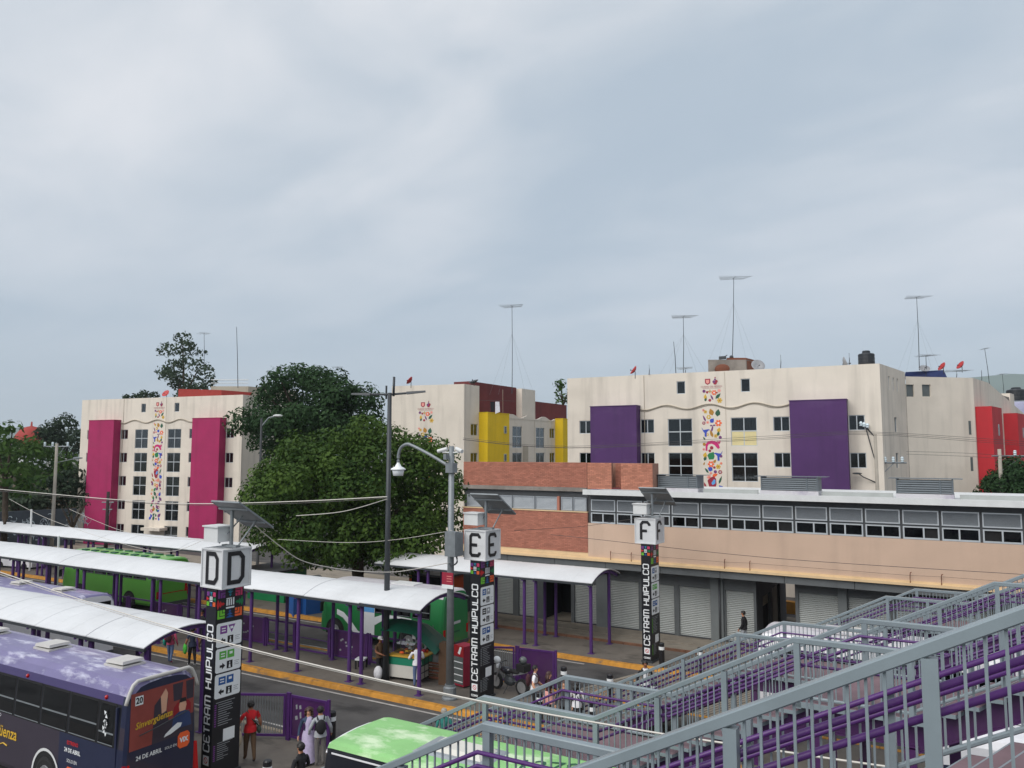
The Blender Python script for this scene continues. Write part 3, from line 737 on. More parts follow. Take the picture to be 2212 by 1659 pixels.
def louver_panel(x0, x1, z0, z1, y, n, fm='aluminium', sm='louver', nm='louver_window', fw=.05):
    f = MB().box(x0, x1, y, y + .06, z0, z0 + fw).box(x0, x1, y, y + .06, z1 - fw, z1).box(x0, x0 + fw, y, y + .06, z0 + fw, z1 - fw).box(x1 - fw, x1, y, y + .06, z0 + fw, z1 - fw)
    fo = f.build(nm, fm, mk)
    q = MB(); d = (z1 - z0 - 2 * fw) / n
    for k in range(n):
        z = z0 + fw + d * k
        q.hexa([(x0 + fw, y + .012, z + .004), (x1 - fw, y + .012, z + .004), (x1 - fw, y + .016, z + .004), (x0 + fw, y + .016, z + .004)], [(x0 + fw, y + .045, z + d * .96), (x1 - fw, y + .045, z + d * .96), (x1 - fw, y + .049, z + d * .96), (x0 + fw, y + .049, z + d * .96)])
    q.build('slats', sm, fo, kind='stuff')
    return fo
for a, c in lw: louver_panel(a, c, 5.995, 6.69, YF + .06, 10, fm='louver', sm='louver')
MB().box(-16.95, 6, YF + .085, YF + .2, 5.42, 6.95).build('clerestory_wall', 'slate_dark', mk)
for k, x in enumerate(wx):
    louver_panel(x, x + 1.33, 6.03, 6.62, YF + .02, 13)
    f = MB(); x0, x1, z0, z1, y = x, x + 1.33, 5.43, 5.955, YF + .005; xm = (x0 + x1) / 2 + (.0, .1, -.05)[k % 3]
    f.box(x0, x1, y, y + .08, z0, z0 + .07).box(x0, x1, y, y + .08, z1 - .05, z1).box(x0, x0 + .055, y, y + .08, z0 + .07, z1 - .05).box(x1 - .055, x1, y, y + .08, z0 + .07, z1 - .05).box(xm - .03, xm + .03, y, y + .08, z0 + .07, z1 - .05)
    fo = f.build('sliding_window', 'aluminium', mk)
    for a, c in ((x0 + .055, xm - .03), (xm + .03, x1 - .055)):
        if (k * 7 + int(a * 3)) % 5 == 0: continue
        put('pane', unit('pane', 'glass'), fo, loc=((a + c) / 2, y + .045, (z0 + z1) / 2 + .01), scale=(c - a, 1, z1 - z0 - .12))
    MB().box(x0 + .05, x1 - .05, YF + .0825, YF + .0845, z0 + .06, z1 - .04).build('room_shade_sheet', 'interior', fo)  # thin sheet, the unlit inside painted near-black behind the panes
# roof edge
MB().box(-17.0, 6, 35.86, 44.3, 6.95, 7.0).box(-17.0, 6, 35.80, 35.88, 6.88, 7.06).box(-17.0, 6, 35.80, 35.98, 7.06, 7.14).build('roof', 'white_metal', mk)
MB().box(-16.99, 6, 35.981, 44.3, 7.001, 7.055).build('roof_sheet', 'white_metal', mk)
for x0, x1 in ((-13.4, -11.4), (-8.4, -5.9), (-2.75, -.62)):
    f = MB().box(x0 - .02, x1 + .02, 36.9, 38.0, 7.05, 7.27).build('roof_vent_base', 'roof_white', mk)
    bx = MB().box(x0 + .03, x1 - .03, 37.0, 37.9, 7.28, 7.84); bx.box(x0, x0 + .05, 36.93, 37.97, 7.27, 7.9).box(x1 - .05, x1, 36.93, 37.97, 7.27, 7.9).box(x1 - .50, x1 - .44, 36.93, 36.995, 7.27, 7.86).box(x0 - .3, x1 + .35, 36.9, 38.0, 7.90, 7.915)
    bo = bx.build('roof_vent', 'louver_dark', mk)
    for k in range(6):
        z = 7.30 + k * .095
        MB().hexa([(x0 + .05, 36.93, z), (x1 - .05, 36.93, z), (x1 - .05, 36.96, z), (x0 + .05, 36.96, z)], [(x0 + .05, 36.975, z + .075), (x1 - .05, 36.975, z + .075), (x1 - .05, 36.998, z + .075), (x0 + .05, 36.998, z + .075)]).build('slat', 'louver_dark', bo)
for x0, x1 in ((-11.2, -8.6), (-5.8, -2.9), (-.4, 6)):
    MB().box(x0, x1, 37.2, 37.3, 7.056, 7.26).build('gutter', 'shutter', mk)
for x in (-15.67, -14.57, -9.97, -8.82, -2.32, -1.19):
    MB().path([(x, YF - .12, 3.66), (x, YF - .12, 3.95), (x + .02, YF - .15, 4.08), (x + .06, YF - .2, 4.1)], .018, 6).build('wire_bracket', 'rust', mk)
MB().path([(-15.67, YF - .15, 4.02), (-14.57, YF - .15, 4.0), (-9.97, YF - .15, 3.96), (-8.82, YF - .15, 4.0), (-2.32, YF - .15, 3.96), (-1.19, YF - .15, 4.0), (6, YF - .15, 3.97)], .006, 4).build('strand_wire', 'cable_dark', mk)

# ------------------------------------------------------------------ apartment blocks
def motif_flower(q, x, z, r, m, mc, n=6):
    for k in range(n):
        a = 2 * math.pi * k / n
        q.poly([(x, 0, z), (x + r * .75 * math.cos(a - .45), 0, z + r * .75 * math.sin(a - .45)), (x + r * math.cos(a - .2), 0, z + r * math.sin(a - .2)), (x + r * math.cos(a + .2), 0, z + r * math.sin(a + .2)), (x + r * .75 * math.cos(a + .45), 0, z + r * .75 * math.sin(a + .45))], m)
    q.poly([(x + r * .3 * math.cos(k * math.pi / 4), -.003, z + r * .3 * math.sin(k * math.pi / 4)) for k in range(8)], mc)
def motif_disc(q, x, z, r, m, e=1.0): q.poly([(x + r * math.cos(k * math.pi / 5), 0, z + e * r * math.sin(k * math.pi / 5)) for k in range(10)], m)
def motif_leaf(q, x, z, l, a, m, w=.28):
    pts = []
    for t, s in ((0, 0), (.3, w), (.6, w * .9), (1, 0), (.6, -w * .9), (.3, -w)):
        u, v = (t - .5) * l, s * l; pts.append((x + u * math.cos(a) - v * math.sin(a), 0, z + u * math.sin(a) + v * math.cos(a)))
    q.poly(pts, m)
def motif_bird(q, x, z, s, f, m):
    P = lambda u, v: (x + f * u * s, 0, z + v * s)
    q.poly([P(-.5, .55), P(-.25, .2), P(.1, .25), P(.15, -.1), P(-.1, -.2), P(-.3, .05)], m)
    q.poly([P(.1, .25), P(.35, .3), P(.62, .2), P(.35, .12), P(.15, -.1)], m); q.poly([P(-.1, -.2), P(.15, -.1), P(.12, -.65), P(-.12, -.6)], m)
INKS = ['cream', 'mustard_ink', 'leaf_ink', 'royal_ink', 'magenta_ink', 'salmon_ink', 'plum_ink', 'crimson_ink', 'orange_ink', 'gold_ink', 'sky_ink', 'forest_ink', 'sign_white']
I = {n: i for i, n in enumerate(INKS)}
def make_mural(zb):
    """painted flowers, leaves and hummingbirds in a strip 1.25 m wide; x from 0, z = height on the wall"""
    q = MB(); rnd = random.Random(11)
    K = 1.22
    F = lambda x, z, r, *a: motif_flower(q, x, z, r * K, *a); Dd = lambda x, z, r, *a: motif_disc(q, x, z, r * K, *a); Lf = lambda x, z, l, *a, **k: motif_leaf(q, x, z, l * K, *a, **k)
    # shield and emblem of the city at the top
    q.poly([(.20, 0, 14.02), (.56, 0, 14.02), (.56, 0, 13.72), (.38, 0, 13.60), (.20, 0, 13.72)], I['crimson_ink']); q.poly([(.27, -.003, 13.95), (.49, -.003, 13.95), (.49, -.003, 13.76), (.38, -.003, 13.68), (.27, -.003, 13.76)], I['salmon_ink'])
    for k, (x, z, r) in enumerate(((.88, 13.72, .13), (.80, 13.80, .10), (.97, 13.82, .10), (.88, 13.95, .07), (.89, 14.08, .045))): q.poly([(x + r * math.cos(t * math.pi / 4), -.001 * k, z + r * math.sin(t * math.pi / 4)) for t in range(8)], (I['crimson_ink'], I['plum_ink'])[k % 2])
    q.poly([(.02, 0, 13.36), (1.25, 0, 13.36), (1.25, 0, 13.375), (.02, 0, 13.375)], I['crimson_ink'])
    # upper small field
    Dd(.12, 13.18, .09, I['plum_ink']); Dd(.33, 13.10, .07, I['crimson_ink']); F(.80, 13.06, .15, I['orange_ink'], I['sign_white']); Dd(1.14, 13.18, .09, I['salmon_ink']); F(.52, 13.15, .10, I['mustard_ink'], I['gold_ink'], 4); Dd(.98, 13.05, .05, I['crimson_ink'])
    Lf(.20, 12.80, .30, 1.5, I['gold_ink']); Lf(.22, 12.62, .24, 1.2, I['leaf_ink']); Lf(.64, 12.75, .36, 2.0, I['plum_ink'], w=.14); Lf(1.06, 12.82, .42, .8, I['leaf_ink'], w=.2); Dd(.50, 12.55, .08, I['crimson_ink']); F(1.16, 12.52, .15, I['gold_ink'], I['mustard_ink'])
    # long field below the wavy moulding
    z = 11.75; T = lambda dz: 11.75 - dz
    Lf(.58, T(0.0), .40, 1.9, I['mustard_ink'], w=.34); Lf(1.02, T(.06), .42, 1.4, I['leaf_ink'], w=.33); F(.18, T(-.02), .10, I['gold_ink'], I['mustard_ink']); F(.05, T(-.14), .08, I['salmon_ink'], I['crimson_ink'])
    Lf(.10, T(.42), .42, 2.0, I['plum_ink'], w=.12); F(.40, T(.34), .13, I['gold_ink'], I['sign_white']); Lf(.62, T(.58), .30, .9, I['royal_ink'], w=.4); F(.06, T(.74), .10, I['crimson_ink'], I['sign_white']); F(1.04, T(.76), .19, I['orange_ink'], I['sign_white']); F(.32, T(.70), .09, I['salmon_ink'], I['orange_ink'])
    motif_bird(q, .16, T(1.32), .55, 1, I['royal_ink']); Lf(.62, T(1.12), .42, 1.3, I['plum_ink'], w=.12); Dd(.55, T(.92), .07, I['plum_ink'], .6); Dd(.76, T(.90), .07, I['plum_ink'], .6)
    Lf(.56, T(1.46), .44, 1.9, I['mustard_ink'], w=.18); Lf(1.06, T(1.22), .30, 1.2, I['gold_ink'], w=.34); Lf(1.02, T(1.46), .28, 1.3, I['leaf_ink']); F(.84, T(1.62), .11, I['gold_ink'], I['mustard_ink']); F(.30, T(1.52), .08, I['gold_ink'], I['sign_white']); Dd(1.14, T(1.72), .09, I['plum_ink']); Lf(.06, T(1.78), .22, 2.2, I['leaf_ink'], w=.2)
    pts = [(.14, -2.62), (.14, -2.2), (.30, -1.98), (.60, -1.92), (.86, -2.0), (1.04, -2.22), (1.10, -2.42), (.98, -2.50), (.86, -2.38), (.76, -2.24), (.56, -2.14), (.36, -2.18), (.28, -2.32), (.26, -2.62)]
    for k in range(6): q.poly([(pts[k][0], 0, 11.75 + pts[k][1]), (pts[k + 1][0], 0, 11.75 + pts[k + 1][1]), (pts[12 - k][0], 0, 11.75 + pts[12 - k][1]), (pts[13 - k][0], 0, 11.75 + pts[13 - k][1])], I['magenta_ink'])
    for x in (.92, 1.02, 1.10): Lf(x, T(2.05), .26, 1.2, I['magenta_ink'], w=.12)
    Dd(.55, T(2.42), .10, I['crimson_ink']); Dd(.42, T(2.62), .08, I['crimson_ink']); Dd(.06, T(2.18), .09, I['mustard_ink']); F(.02, T(2.52), .08, I['salmon_ink'], I['crimson_ink'])
    motif_bird(q, 1.00, T(2.92), .58, -1, I['royal_ink']); Lf(.52, T(2.95), .50, 1.0, I['forest_ink'], w=.4); Lf(.10, T(2.90), .32, 1.3, I['gold_ink'], w=.34); Lf(.10, T(3.12), .30, 1.2, I['leaf_ink']); Dd(1.16, T(2.98), .08, I['plum_ink'])
    F(.48, T(3.52), .18, I['orange_ink'], I['sign_white']); F(.96, T(3.68), .14, I['gold_ink'], I['mustard_ink']); Lf(.74, T(3.32), .24, .9, I['mustard_ink'], w=.3); F(1.16, T(3.46), .07, I['orange_ink'], I['salmon_ink']); Dd(.70, T(3.74), .07, I['crimson_ink']); Lf(.02, T(3.48), .2, 1.2, I['mustard_ink'], w=.2)
    Lf(.42, T(3.84), .30, 2.6, I['royal_ink'], w=.42); Lf(.18, T(3.94), .36, 2.2, I['leaf_ink'], w=.16); Dd(.76, T(4.02), .09, I['plum_ink']); F(1.08, T(4.04), .12, I['crimson_ink'], I['sign_white']); F(.46, T(4.12), .08, I['salmon_ink'], I['orange_ink'])
    q.poly([(.22, 0, T(4.62)), (.42, 0, T(4.42)), (.66, 0, T(4.32)), (.80, 0, T(4.50)), (.82, 0, T(4.85)), (.70, 0, T(5.20)), (.52, 0, T(5.30)), (.34, 0, T(5.08))], I['crimson_ink'])
    motif_flower(q, .34, T(4.40), .16, I['salmon_ink'], I['orange_ink']); q.poly([(.48, -.003, T(4.78)), (.66, -.003, T(4.52)), (.76, -.003, T(4.58)), (.74, -.003, T(4.80)), (.56, -.003, T(4.92))], I['sky_ink']); Lf(.74, T(4.24), .34, .4, I['orange_ink'], w=.26); motif_disc(q, .68, T(5.12), .10, I['salmon_ink'])
    Lf(1.08, T(4.56), .48, 1.2, I['leaf_ink'], w=.12); Lf(.06, T(4.95), .42, 1.9, I['crimson_ink'], w=.14); Lf(1.12, T(5.10), .38, 2.2, I['royal_ink'], w=.36); Lf(.20, T(5.42), .44, 2.4, I['mustard_ink'], w=.18); F(.84, T(5.44), .14, I['orange_ink'], I['sign_white']); Dd(.56, T(5.48), .09, I['salmon_ink']); F(1.14, T(5.62), .12, I['crimson_ink'], I['sign_white']); Dd(.02, T(5.64), .08, I['crimson_ink'])
    zz = T(5.9)
    while zz > zb:
        for x in (.1, .4, .75, 1.1):
            w = rnd.random(); xx = x + rnd.uniform(-.1, .1); z2 = zz + rnd.uniform(-.12, .12)
            if w < .35: F(xx, z2, rnd.uniform(.09, .17), I[rnd.choice(('orange_ink', 'gold_ink', 'crimson_ink', 'salmon_ink', 'magenta_ink'))], I['sign_white'])
            elif w < .8: Lf(xx, z2, rnd.uniform(.28, .44), rnd.uniform(.6, 2.4), I[rnd.choice(('leaf_ink', 'forest_ink', 'royal_ink', 'mustard_ink', 'plum_ink', 'magenta_ink'))])
            else: Dd(xx, z2, .08, I['crimson_ink'])
        zz -= .42
    return q.mesh('mural', INKS)   # flat print on the wall
CURT = ['curtain', 'room_shade', 'curtain_warm', 'room_shade', 'curtain', 'curtain_green']
def window(par, u0, u1, z0, z1, y, cross, rnd, curtain=None, low_planks=False, fr='aluminium'):
    f = MB(); w = .045; yy = y + .05
    f.box(u0, u1, yy, yy + .06, z0, z0 + w).box(u0, u1, yy, yy + .06, z1 - w, z1).box(u0, u0 + w, yy, yy + .06, z0 + w, z1 - w).box(u1 - w, u1, yy, yy + .06, z0 + w, z1 - w)
    um, zm = (u0 + u1) / 2, (z0 + z1) / 2 + (.05 if cross else 0)
    if cross != 0 or u1 - u0 > .8: f.box(um - .03, um + .03, yy, yy + .06, z0 + w, z1 - w)
    if cross: f.box(u0 + w, um - .03, yy, yy + .06, zm - .035, zm + .035).box(um + .03, u1 - w, yy, yy + .06, zm - .035, zm + .035)
    fo = f.build('window', fr, par, local=True)
    cols = ((u0 + w, um - .03), (um + .03, u1 - w)) if (cross != 0 or u1 - u0 > .8) else ((u0 + w, u1 - w),)
    rows = ((z0 + w, zm - .035), (zm + .035, z1 - w)) if cross else ((z0 + w, z1 - w),)
    for a, c in cols:
        for j, (d, e_) in enumerate(rows):
            if low_planks and j == 0:
                for k in range(3): 
                    h = (e_ - d) / 3; MB().box(a, c, yy + .01, yy + .03, d + k * h + .004, d + (k + 1) * h - .004).build('plank', 'plank_yellow', fo, local=True)
                continue
            put('pane', unit('pane', 'glass'), fo, local=True, loc=((a + c) / 2, yy + .03, (d + e_) / 2), scale=(c - a, 1, e_ - d))
    cm = curtain or rnd.choice(CURT); yc = yy + (.14 if cm != 'room_shade' else .5)
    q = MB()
    if cm == 'room_shade': q.poly([(u0 - .1, yc, z0 - .1), (u1 + .1, yc, z0 - .1), (u1 + .1, yc, z1 + .1), (u0 - .1, yc, z1 + .1)])  # flat plane, its dark colour stands in for the unlit inside
    else:
        n = 14; du = (u1 - u0 + .1) / n
        gap = rnd.choice((None, None, 6, 9)) 
        for k in range(n):
            if gap == k: continue
            a = u0 - .05 + k * du; q.poly([(a, yc + .03 * (k % 2), z0 - .05), (a + du, yc + .03 * ((k + 1) % 2), z0 - .05), (a + du, yc + .03 * ((k + 1) % 2), z1 + .05), (a, yc + .03 * (k % 2), z1 + .05)])
    q.build('room_shade' if cm == 'room_shade' else 'curtain', cm, fo, local=True)
    return fo
ROWT = [11.34, 9.0, 6.66, 4.28, 1.88]
def apartment(label, loc, rz, color, rows, seed, mural=True, recess=False, planks=False, depth=9.0, wave=True, kl=0.0, kr=0.0):
    rnd = random.Random(seed)
    t = thing('apartment_building', label, 'building', loc, rz)
    L, ZT = 21.0, 14.5
    W_ = []
    for r in range(rows):
        zt = ROWT[r]
        for u0, u1, h, cr in ((.95, 1.95, .95, False), (5.62, 6.60, .97, False), (7.58, 9.28, 1.90, True), (11.88, 13.56, 1.90, True), (14.60, 15.62, .95, False), (19.12, 20.05, .95, False)):
            W_.append((u0, u1, zt - h, zt, cr))
    if not recess:
        W_ += [(8.25, 8.85, 13.05, 13.93, 0), (12.60, 13.20, 13.03, 13.92, 0)]
    zb = -.15
    b = MB()
    ztop = ZT if not recess else 12.0
    walled(b, 0, L, zb, ztop, [w[:4] for w in W_], 0.0, .16)
    if recess:
        for u0, u1 in ((0, 2.2),): b.hexa([(u0 + .004, 0, 12.0), (u1, 0, 12.0), (u1 + kl * depth, depth, 12.0), (u0 + .004 + kl * depth, depth, 12.0)], [(u0 + .004, 0, ZT), (u1, 0, ZT), (u1 + kl * depth, depth, ZT), (u0 + .004 + kl * depth, depth, ZT)])
    pe = []                                            # end wall windows
    if recess: pe = [(-4.48, -4.0, 13.08, 13.95), (-3.46, -2.96, 13.08, 13.95), (-2.44, -1.92, 13.08, 13.95)]
    M_L = Matrix(((-kl, 1, 0, 0), (-1, 0, 0, 0), (0, 0, 1, 0), (0, 0, 0, 1)))
    M_R = Matrix(((kr, -1, 0, L), (1, 0, 0, 0), (0, 0, 1, 0), (0, 0, 0, 1)))
    b.M = M_L
    # local (u, y, z) -> (y, -u, z): the wall runs from the front corner backwards with u negative
    walled(b, -depth, 0, zb, ZT if not recess else ZT, pe, 0.0, .16)
    b.M = None
    se = []
    for zt in (13.88, ):
        for u in (2.02, 3.1, 4.15): se.append((u, u + .36, zt - .85, zt))
    for zt in (11.29, 8.98, 6.6): se.append((3.1, 3.75, zt - .95, zt))
    b.M = M_R                                            # right end, facing +x
    walled(b, 0, depth, zb, ztop, se, 0.0, .16)
    b.M = None
    XL, XR = kl * depth, L + kr * depth
    b.poly([(XL, depth, zb), (XL, depth, ZT), (XR, depth, ztop), (XR, depth, zb)])
    b.poly([(.12, .12, ztop - .25), (L - .12, .12, ztop - .25), (XR - .12, depth, ztop - .25), (XL + .12, depth, ztop - .25)])
    for p_, q_, o_ in (((0, 0), (L, 0), (0, .14)), ((L, 0), (XR, depth), (-.14, 0)), ((0, 0), (XL, depth), (.14, 0))):      # parapet: top and inner face
        a_, c_, d_, e_ = (p_[0], p_[1]), (q_[0], q_[1]), (q_[0] + o_[0], q_[1] + o_[1]), (p_[0] + o_[0], p_[1] + o_[1])
        zz = ztop + (.001 if o_[1] == 0 else 0)
        b.poly([(*a_, zz), (*c_, zz), (*d_, zz), (*e_, zz)]); b.poly([(*e_, ztop), (*d_, ztop), (*d_, ztop - .25), (*e_, ztop - .25)])
    wo = b.build('wall', 'cream', t, local=True)
    for k, w in enumerate(W_):
        pl = planks and abs(w[0] - 11.88) < .01 and w[3] > 11
        window(t, w[0], w[1], w[2], w[3], 0.0, w[4], rnd, low_planks=pl, curtain=('curtain_warm' if pl else ('room_shade' if (planks and w[0] == 7.58) else None)))
    for w in se:
        q = MB(); q.M = M_R; q.box(w[0], w[1], .10, .12, w[2], w[3]); o = q.build('window', 'glass_case', t, local=True)
        q = MB(); q.M = M_R
        q.box(w[0], w[0] + .04, .05, .09, w[2], w[3]).box(w[1] - .04, w[1], .05, .09, w[2], w[3]); q.build('frame', 'aluminium', o, local=True)
    for w in pe:
        q = MB(); q.M = M_L; q.box(w[0], w[1], .10, .12, w[2], w[3]); o = q.build('window', 'glass_case', t, local=True)
        q = MB(); q.M = M_L
        q.box(w[0], w[0] + .05, .05, .09, w[2], w[3]).box(w[1] - .05, w[1], .05, .09, w[2], w[3]); q.build('frame', 'aluminium', o, local=True)
    for u0, u1 in ((2.15, 5.6), (15.75, 19.1)):                # coloured service shafts
        q = MB().box(u0, u1, -.86, -.002, zb, 12.28).box(u0 - .03, u1 + .03, -.89, -.003, 12.28, 12.33)
        so = q.build('colour_bay', color, t, local=True)
        if recess:
            for zt in (11.25, 8.9, 6.5):
                MB().box(u0 + 2.55, u0 + 2.95, -.90, -.862, zt - .62, zt).build('bay_window', 'aluminium', so, local=True)
                MB().box(u0 + 2.60, u0 + 2.90, -.912, -.902, zt - .57, zt - .05).build('pane', 'glass_case', so, local=True)
    if wave:                                           # wavy moulding between the shafts
        pts = []
        for k in range(61):
            u = 5.62 + (15.70 - 5.62) * k / 60; pts.append((u, -.035, 12.15 + .15 * math.cos((u - 7.49) / 2.98 * 2 * math.pi)))
        q = MB()
        if recess:
            for (a, c) in zip(pts, pts[1:]): q.hexa([(a[0], -.03, 11.995), (c[0], -.03, 11.995), (c[0], .15, 11.995), (a[0], .15, 11.995)], [(a[0], -.03, a[2] + .1), (c[0], -.03, c[2] + .1), (c[0], .15, c[2] + .1), (a[0], .15, a[2] + .1)])
            q.build('wavy_parapet', 'cream', t, local=True)
        else:
            q.path(pts, .045, 6); q.path([(p[0], -.02, p[2] - .09 + .02 * math.sin(p[0] * 3)) for p in pts], .02, 5); q.build('wavy_moulding', 'cream_dark', t, local=True)
    if mural:
        m0 = make_mural(6.4 if rows < 5 else 2.2)
        if recess:
            o = put('mural', m0, t, local=True, loc=(-.008 + kl * 3.9, 3.9, -.92), rot=(0, 0, -math.pi / 2 + math.atan(-kl)), kind='stuff')
            for r_ in (0,): put('lettering', text_mesh('CIUDAD DE MÉXICO', .155, 'crimson_ink'), o, local=True, loc=(.63, -.004, 13.47), rot=(math.pi / 2, 0, 0))
        else:
            o = put('mural', m0, t, local=True, loc=(10.02, -.008, 0), kind='stuff')
            put('lettering', text_mesh('CIUDAD DE MÉXICO', .155, 'crimson_ink'), o, local=True, loc=(.63, -.004, 13.47), rot=(math.pi / 2, 0, 0))
    for x, r in ((5.9, .02), (11.55, .012)): MB().path([(x, -.02, 5.0), (x + .02, -.02, 12.0), (x, -.02, 14.45)], r, 5).build('wall_cable', 'cream_dark', t, local=True)
    return t
pur = apartment('cream apartment block with purple bays and flower mural behind the market hall', (-25.48, 51.16, 0), math.atan2(.0519, .99865), 'violet', 3, 5, planks=True, kr=.203, depth=6.5)
pnk = apartment('cream apartment block with magenta bays and flower mural at the far left', (-79.85, 46.41, 0), math.atan2(.1598, .98715), 'pink', 5, 9)
yel = apartment('cream apartment block with yellow bays and dark red roof walls behind the trees', (-34.6, 51.0, 0), math.pi / 2, 'yellow', 3, 3, recess=True, kl=-.222, depth=6.3)
# pink block: entrance canopy
MB().box(9.9, 12.3, -1.0, -.003, 1.45, 1.72).build('entrance_canopy', 'cream', pnk, local=True)
# yellow block: set-back maroon walls, a taller cream stair tower and washing
MB().box(2.25, 9.8, .9, 2.6, 11.8, 14.95).build('roof_wall', 'maroon', yel, local=True)
MB().box(9.803, 12.3, .3, 6.1, 11.8, 14.85).build('stair_tower', 'cream', yel, local=True)
MB().box(12.303, 20.9, 1.3, 6.2, 11.8, 13.95).build('roof_wall', 'maroon', yel, local=True)
MB().box(9.4, 10.4, -.012, -.004, 7.6, 9.6).build('panel', 'cream_dark', yel, local=True)
# wing with the red bays at the right
wg = thing('apartment_building', 'cream apartment wing with red bays beside the purple block', 'building', (-3.5, 58.8, 0), 0)
d1 = Vector((.75, .6615, 0)); P0 = Vector((-3.5, 58.8, 0)); P1 = P0 + d1 * 5.3; d2 = Vector((.20, .98, 0)).normalized()
b = MB(); b.M = Matrix.Translation(P0) @ Matrix.Rotation(math.atan2(.6615, .75), 4, 'Z')
walled(b, 0, 5.3, -.15, 14.2, [(.02, .62, 12.82, 13.65), (1.25, 1.93, 12.85, 13.67)], 0, .16); b.M = None
P2 = P1 + d2 * 22; P3 = P0 + Vector((-.3, 1, 0)) * 18
b.poly([P1 + Vector((0, 0, -.15)), P2 + Vector((0, 0, -.15)), P2 + Vector((0, 0, 12.1)), P1 + Vector((0, 0, 14.2)) + d2 * 5, P1 + Vector((0, 0, 14.2))])
b.poly([P0 + Vector((0, 0, 14.0)), P1 + Vector((0, 0, 14.0)), P1 + d2 * 5 + Vector((0, 0, 14.0)), P0 + d2 * 5 + Vector((0, 0, 14.0))])
b.poly([P1 + d2 * 5 + Vector((0, 0, 14.2)), P1 + d2 * 5 + Vector((0, 0, 12)), P0 + d2 * 5 + Vector((0, 0, 12)), P0 + d2 * 5 + Vector((0, 0, 14.2))])
b.build('wall', 'cream', wg)
for u in (.02, 1.25):
    q = MB(); q.M = Matrix.Translation(P0) @ Matrix.Rotation(math.atan2(.6615, .75), 4, 'Z'); q.box(u, u + .65, .10, .12, 12.82, 13.66); q.build('window', 'glass_case', wg)
n2 = Vector((d2.y, -d2.x, 0))
def redbay(s0, s1, top, out):
    a, c = P1 + d2 * s0, P1 + d2 * s1
    q = MB(); q.hexa([a + n2 * .003, a + n2 * out, c + n2 * out, c + n2 * .003], [v + Vector((0, 0, top)) for v in (a + n2 * .003, a + n2 * out, c + n2 * out, c + n2 * .003)])
    o = q.build('colour_bay', 'red_wall', wg)
    for zt in (11.0, 8.4):
        m_ = (a * .4 + c * .6) + n2 * (out + .004); e_ = d2 * .25
        MB().poly([m_ - e_ + Vector((0, 0, zt - .8)), m_ + e_ + Vector((0, 0, zt - .8)), m_ + e_ + Vector((0, 0, zt)), m_ - e_ + Vector((0, 0, zt))]).build('slit_window', 'glass_case', o)
    return a, c
redbay(.2, 3.6, 12.2, 1.0); redbay(10.0, 13.5, 12.1, .95)
for zt in (11.2, 8.7):
    m_ = P1 - d1 * .45 + Vector((d1.y, -d1.x, 0)) * .01
    MB().poly([m_ - d1 * .10 + Vector((0, 0, zt - .95)), m_ + d1 * .10 + Vector((0, 0, zt - .95)), m_ + d1 * .10 + Vector((0, 0, zt)), m_ - d1 * .10 + Vector((0, 0, zt))]).build('slit_window', 'glass_case', wg)
a = P1 + d2 * 5.2
MB().hexa([a - n2 * 6, a - n2 * .05, a + d2 * 8 - n2 * .05, a + d2 * 8 - n2 * 6], [v + Vector((0, 0, 13.55)) for v in (a - n2 * 6, a - n2 * .05, a + d2 * 8 - n2 * .05, a + d2 * 8 - n2 * 6)]).build('roof_shed', 'old_concrete', wg)
a = P1 + d2 * 13.4
MB().hexa([a - n2 * 3, a - n2 * .02, a + d2 * 1.8 - n2 * .02, a + d2 * 1.8 - n2 * 3], [v + Vector((0, 0, 13.9)) for v in (a - n2 * 3, a - n2 * .02, a + d2 * 1.8 - n2 * .02, a + d2 * 1.8 - n2 * 3)]).build('stair_tower', 'cream', wg)
MB().hexa([a - n2 * 1.2 - d2 * .02, a - n2 * .3 - d2 * .02, a - n2 * .3 - d2 * .01, a - n2 * 1.2 - d2 * .01], [v + Vector((0, 0, 13.6)) for v in (a - n2 * 1.2 - d2 * .02, a - n2 * .3 - d2 * .02, a - n2 * .3 - d2 * .01, a - n2 * 1.2 - d2 * .01)]).build('yellow_panel', 'plank_yellow', wg)
# far grey shed at the right edge
fs = thing('warehouse', 'grey warehouse with pale roof band at the right edge behind the red bays', 'building', tuple(at(2200, 978, 95))[:2] + (0,), 0)
c0, c1 = at(2168, 978, 92), at(2330, 978, 86)
def slab(z0, z1, m, nm, par, off=0.0, dep=10):
    a, c = Vector((c0.x, c0.y, 0)), Vector((c1.x, c1.y, 0)); d = (c - a).normalized(); nn = Vector((-d.y, d.x, 0)); a, c = a + nn * off, c + nn * off
    MB().hexa([a + Vector((0, 0, z0)), c + Vector((0, 0, z0)), c + nn * dep + Vector((0, 0, z0)), a + nn * dep + Vector((0, 0, z0))], [a + Vector((0, 0, z1)), c + Vector((0, 0, z1)), c + nn * dep + Vector((0, 0, z1)), a + nn * dep + Vector((0, 0, z1))]).build(nm, m, par)
slab(-.15, 10.6, 'old_concrete', 'wall', fs); slab(10.6, 12.6, 'pole_concrete', 'cladding', fs, .4); slab(12.6, 15.0, 'bus_fade', 'roof_band', fs, -.15)
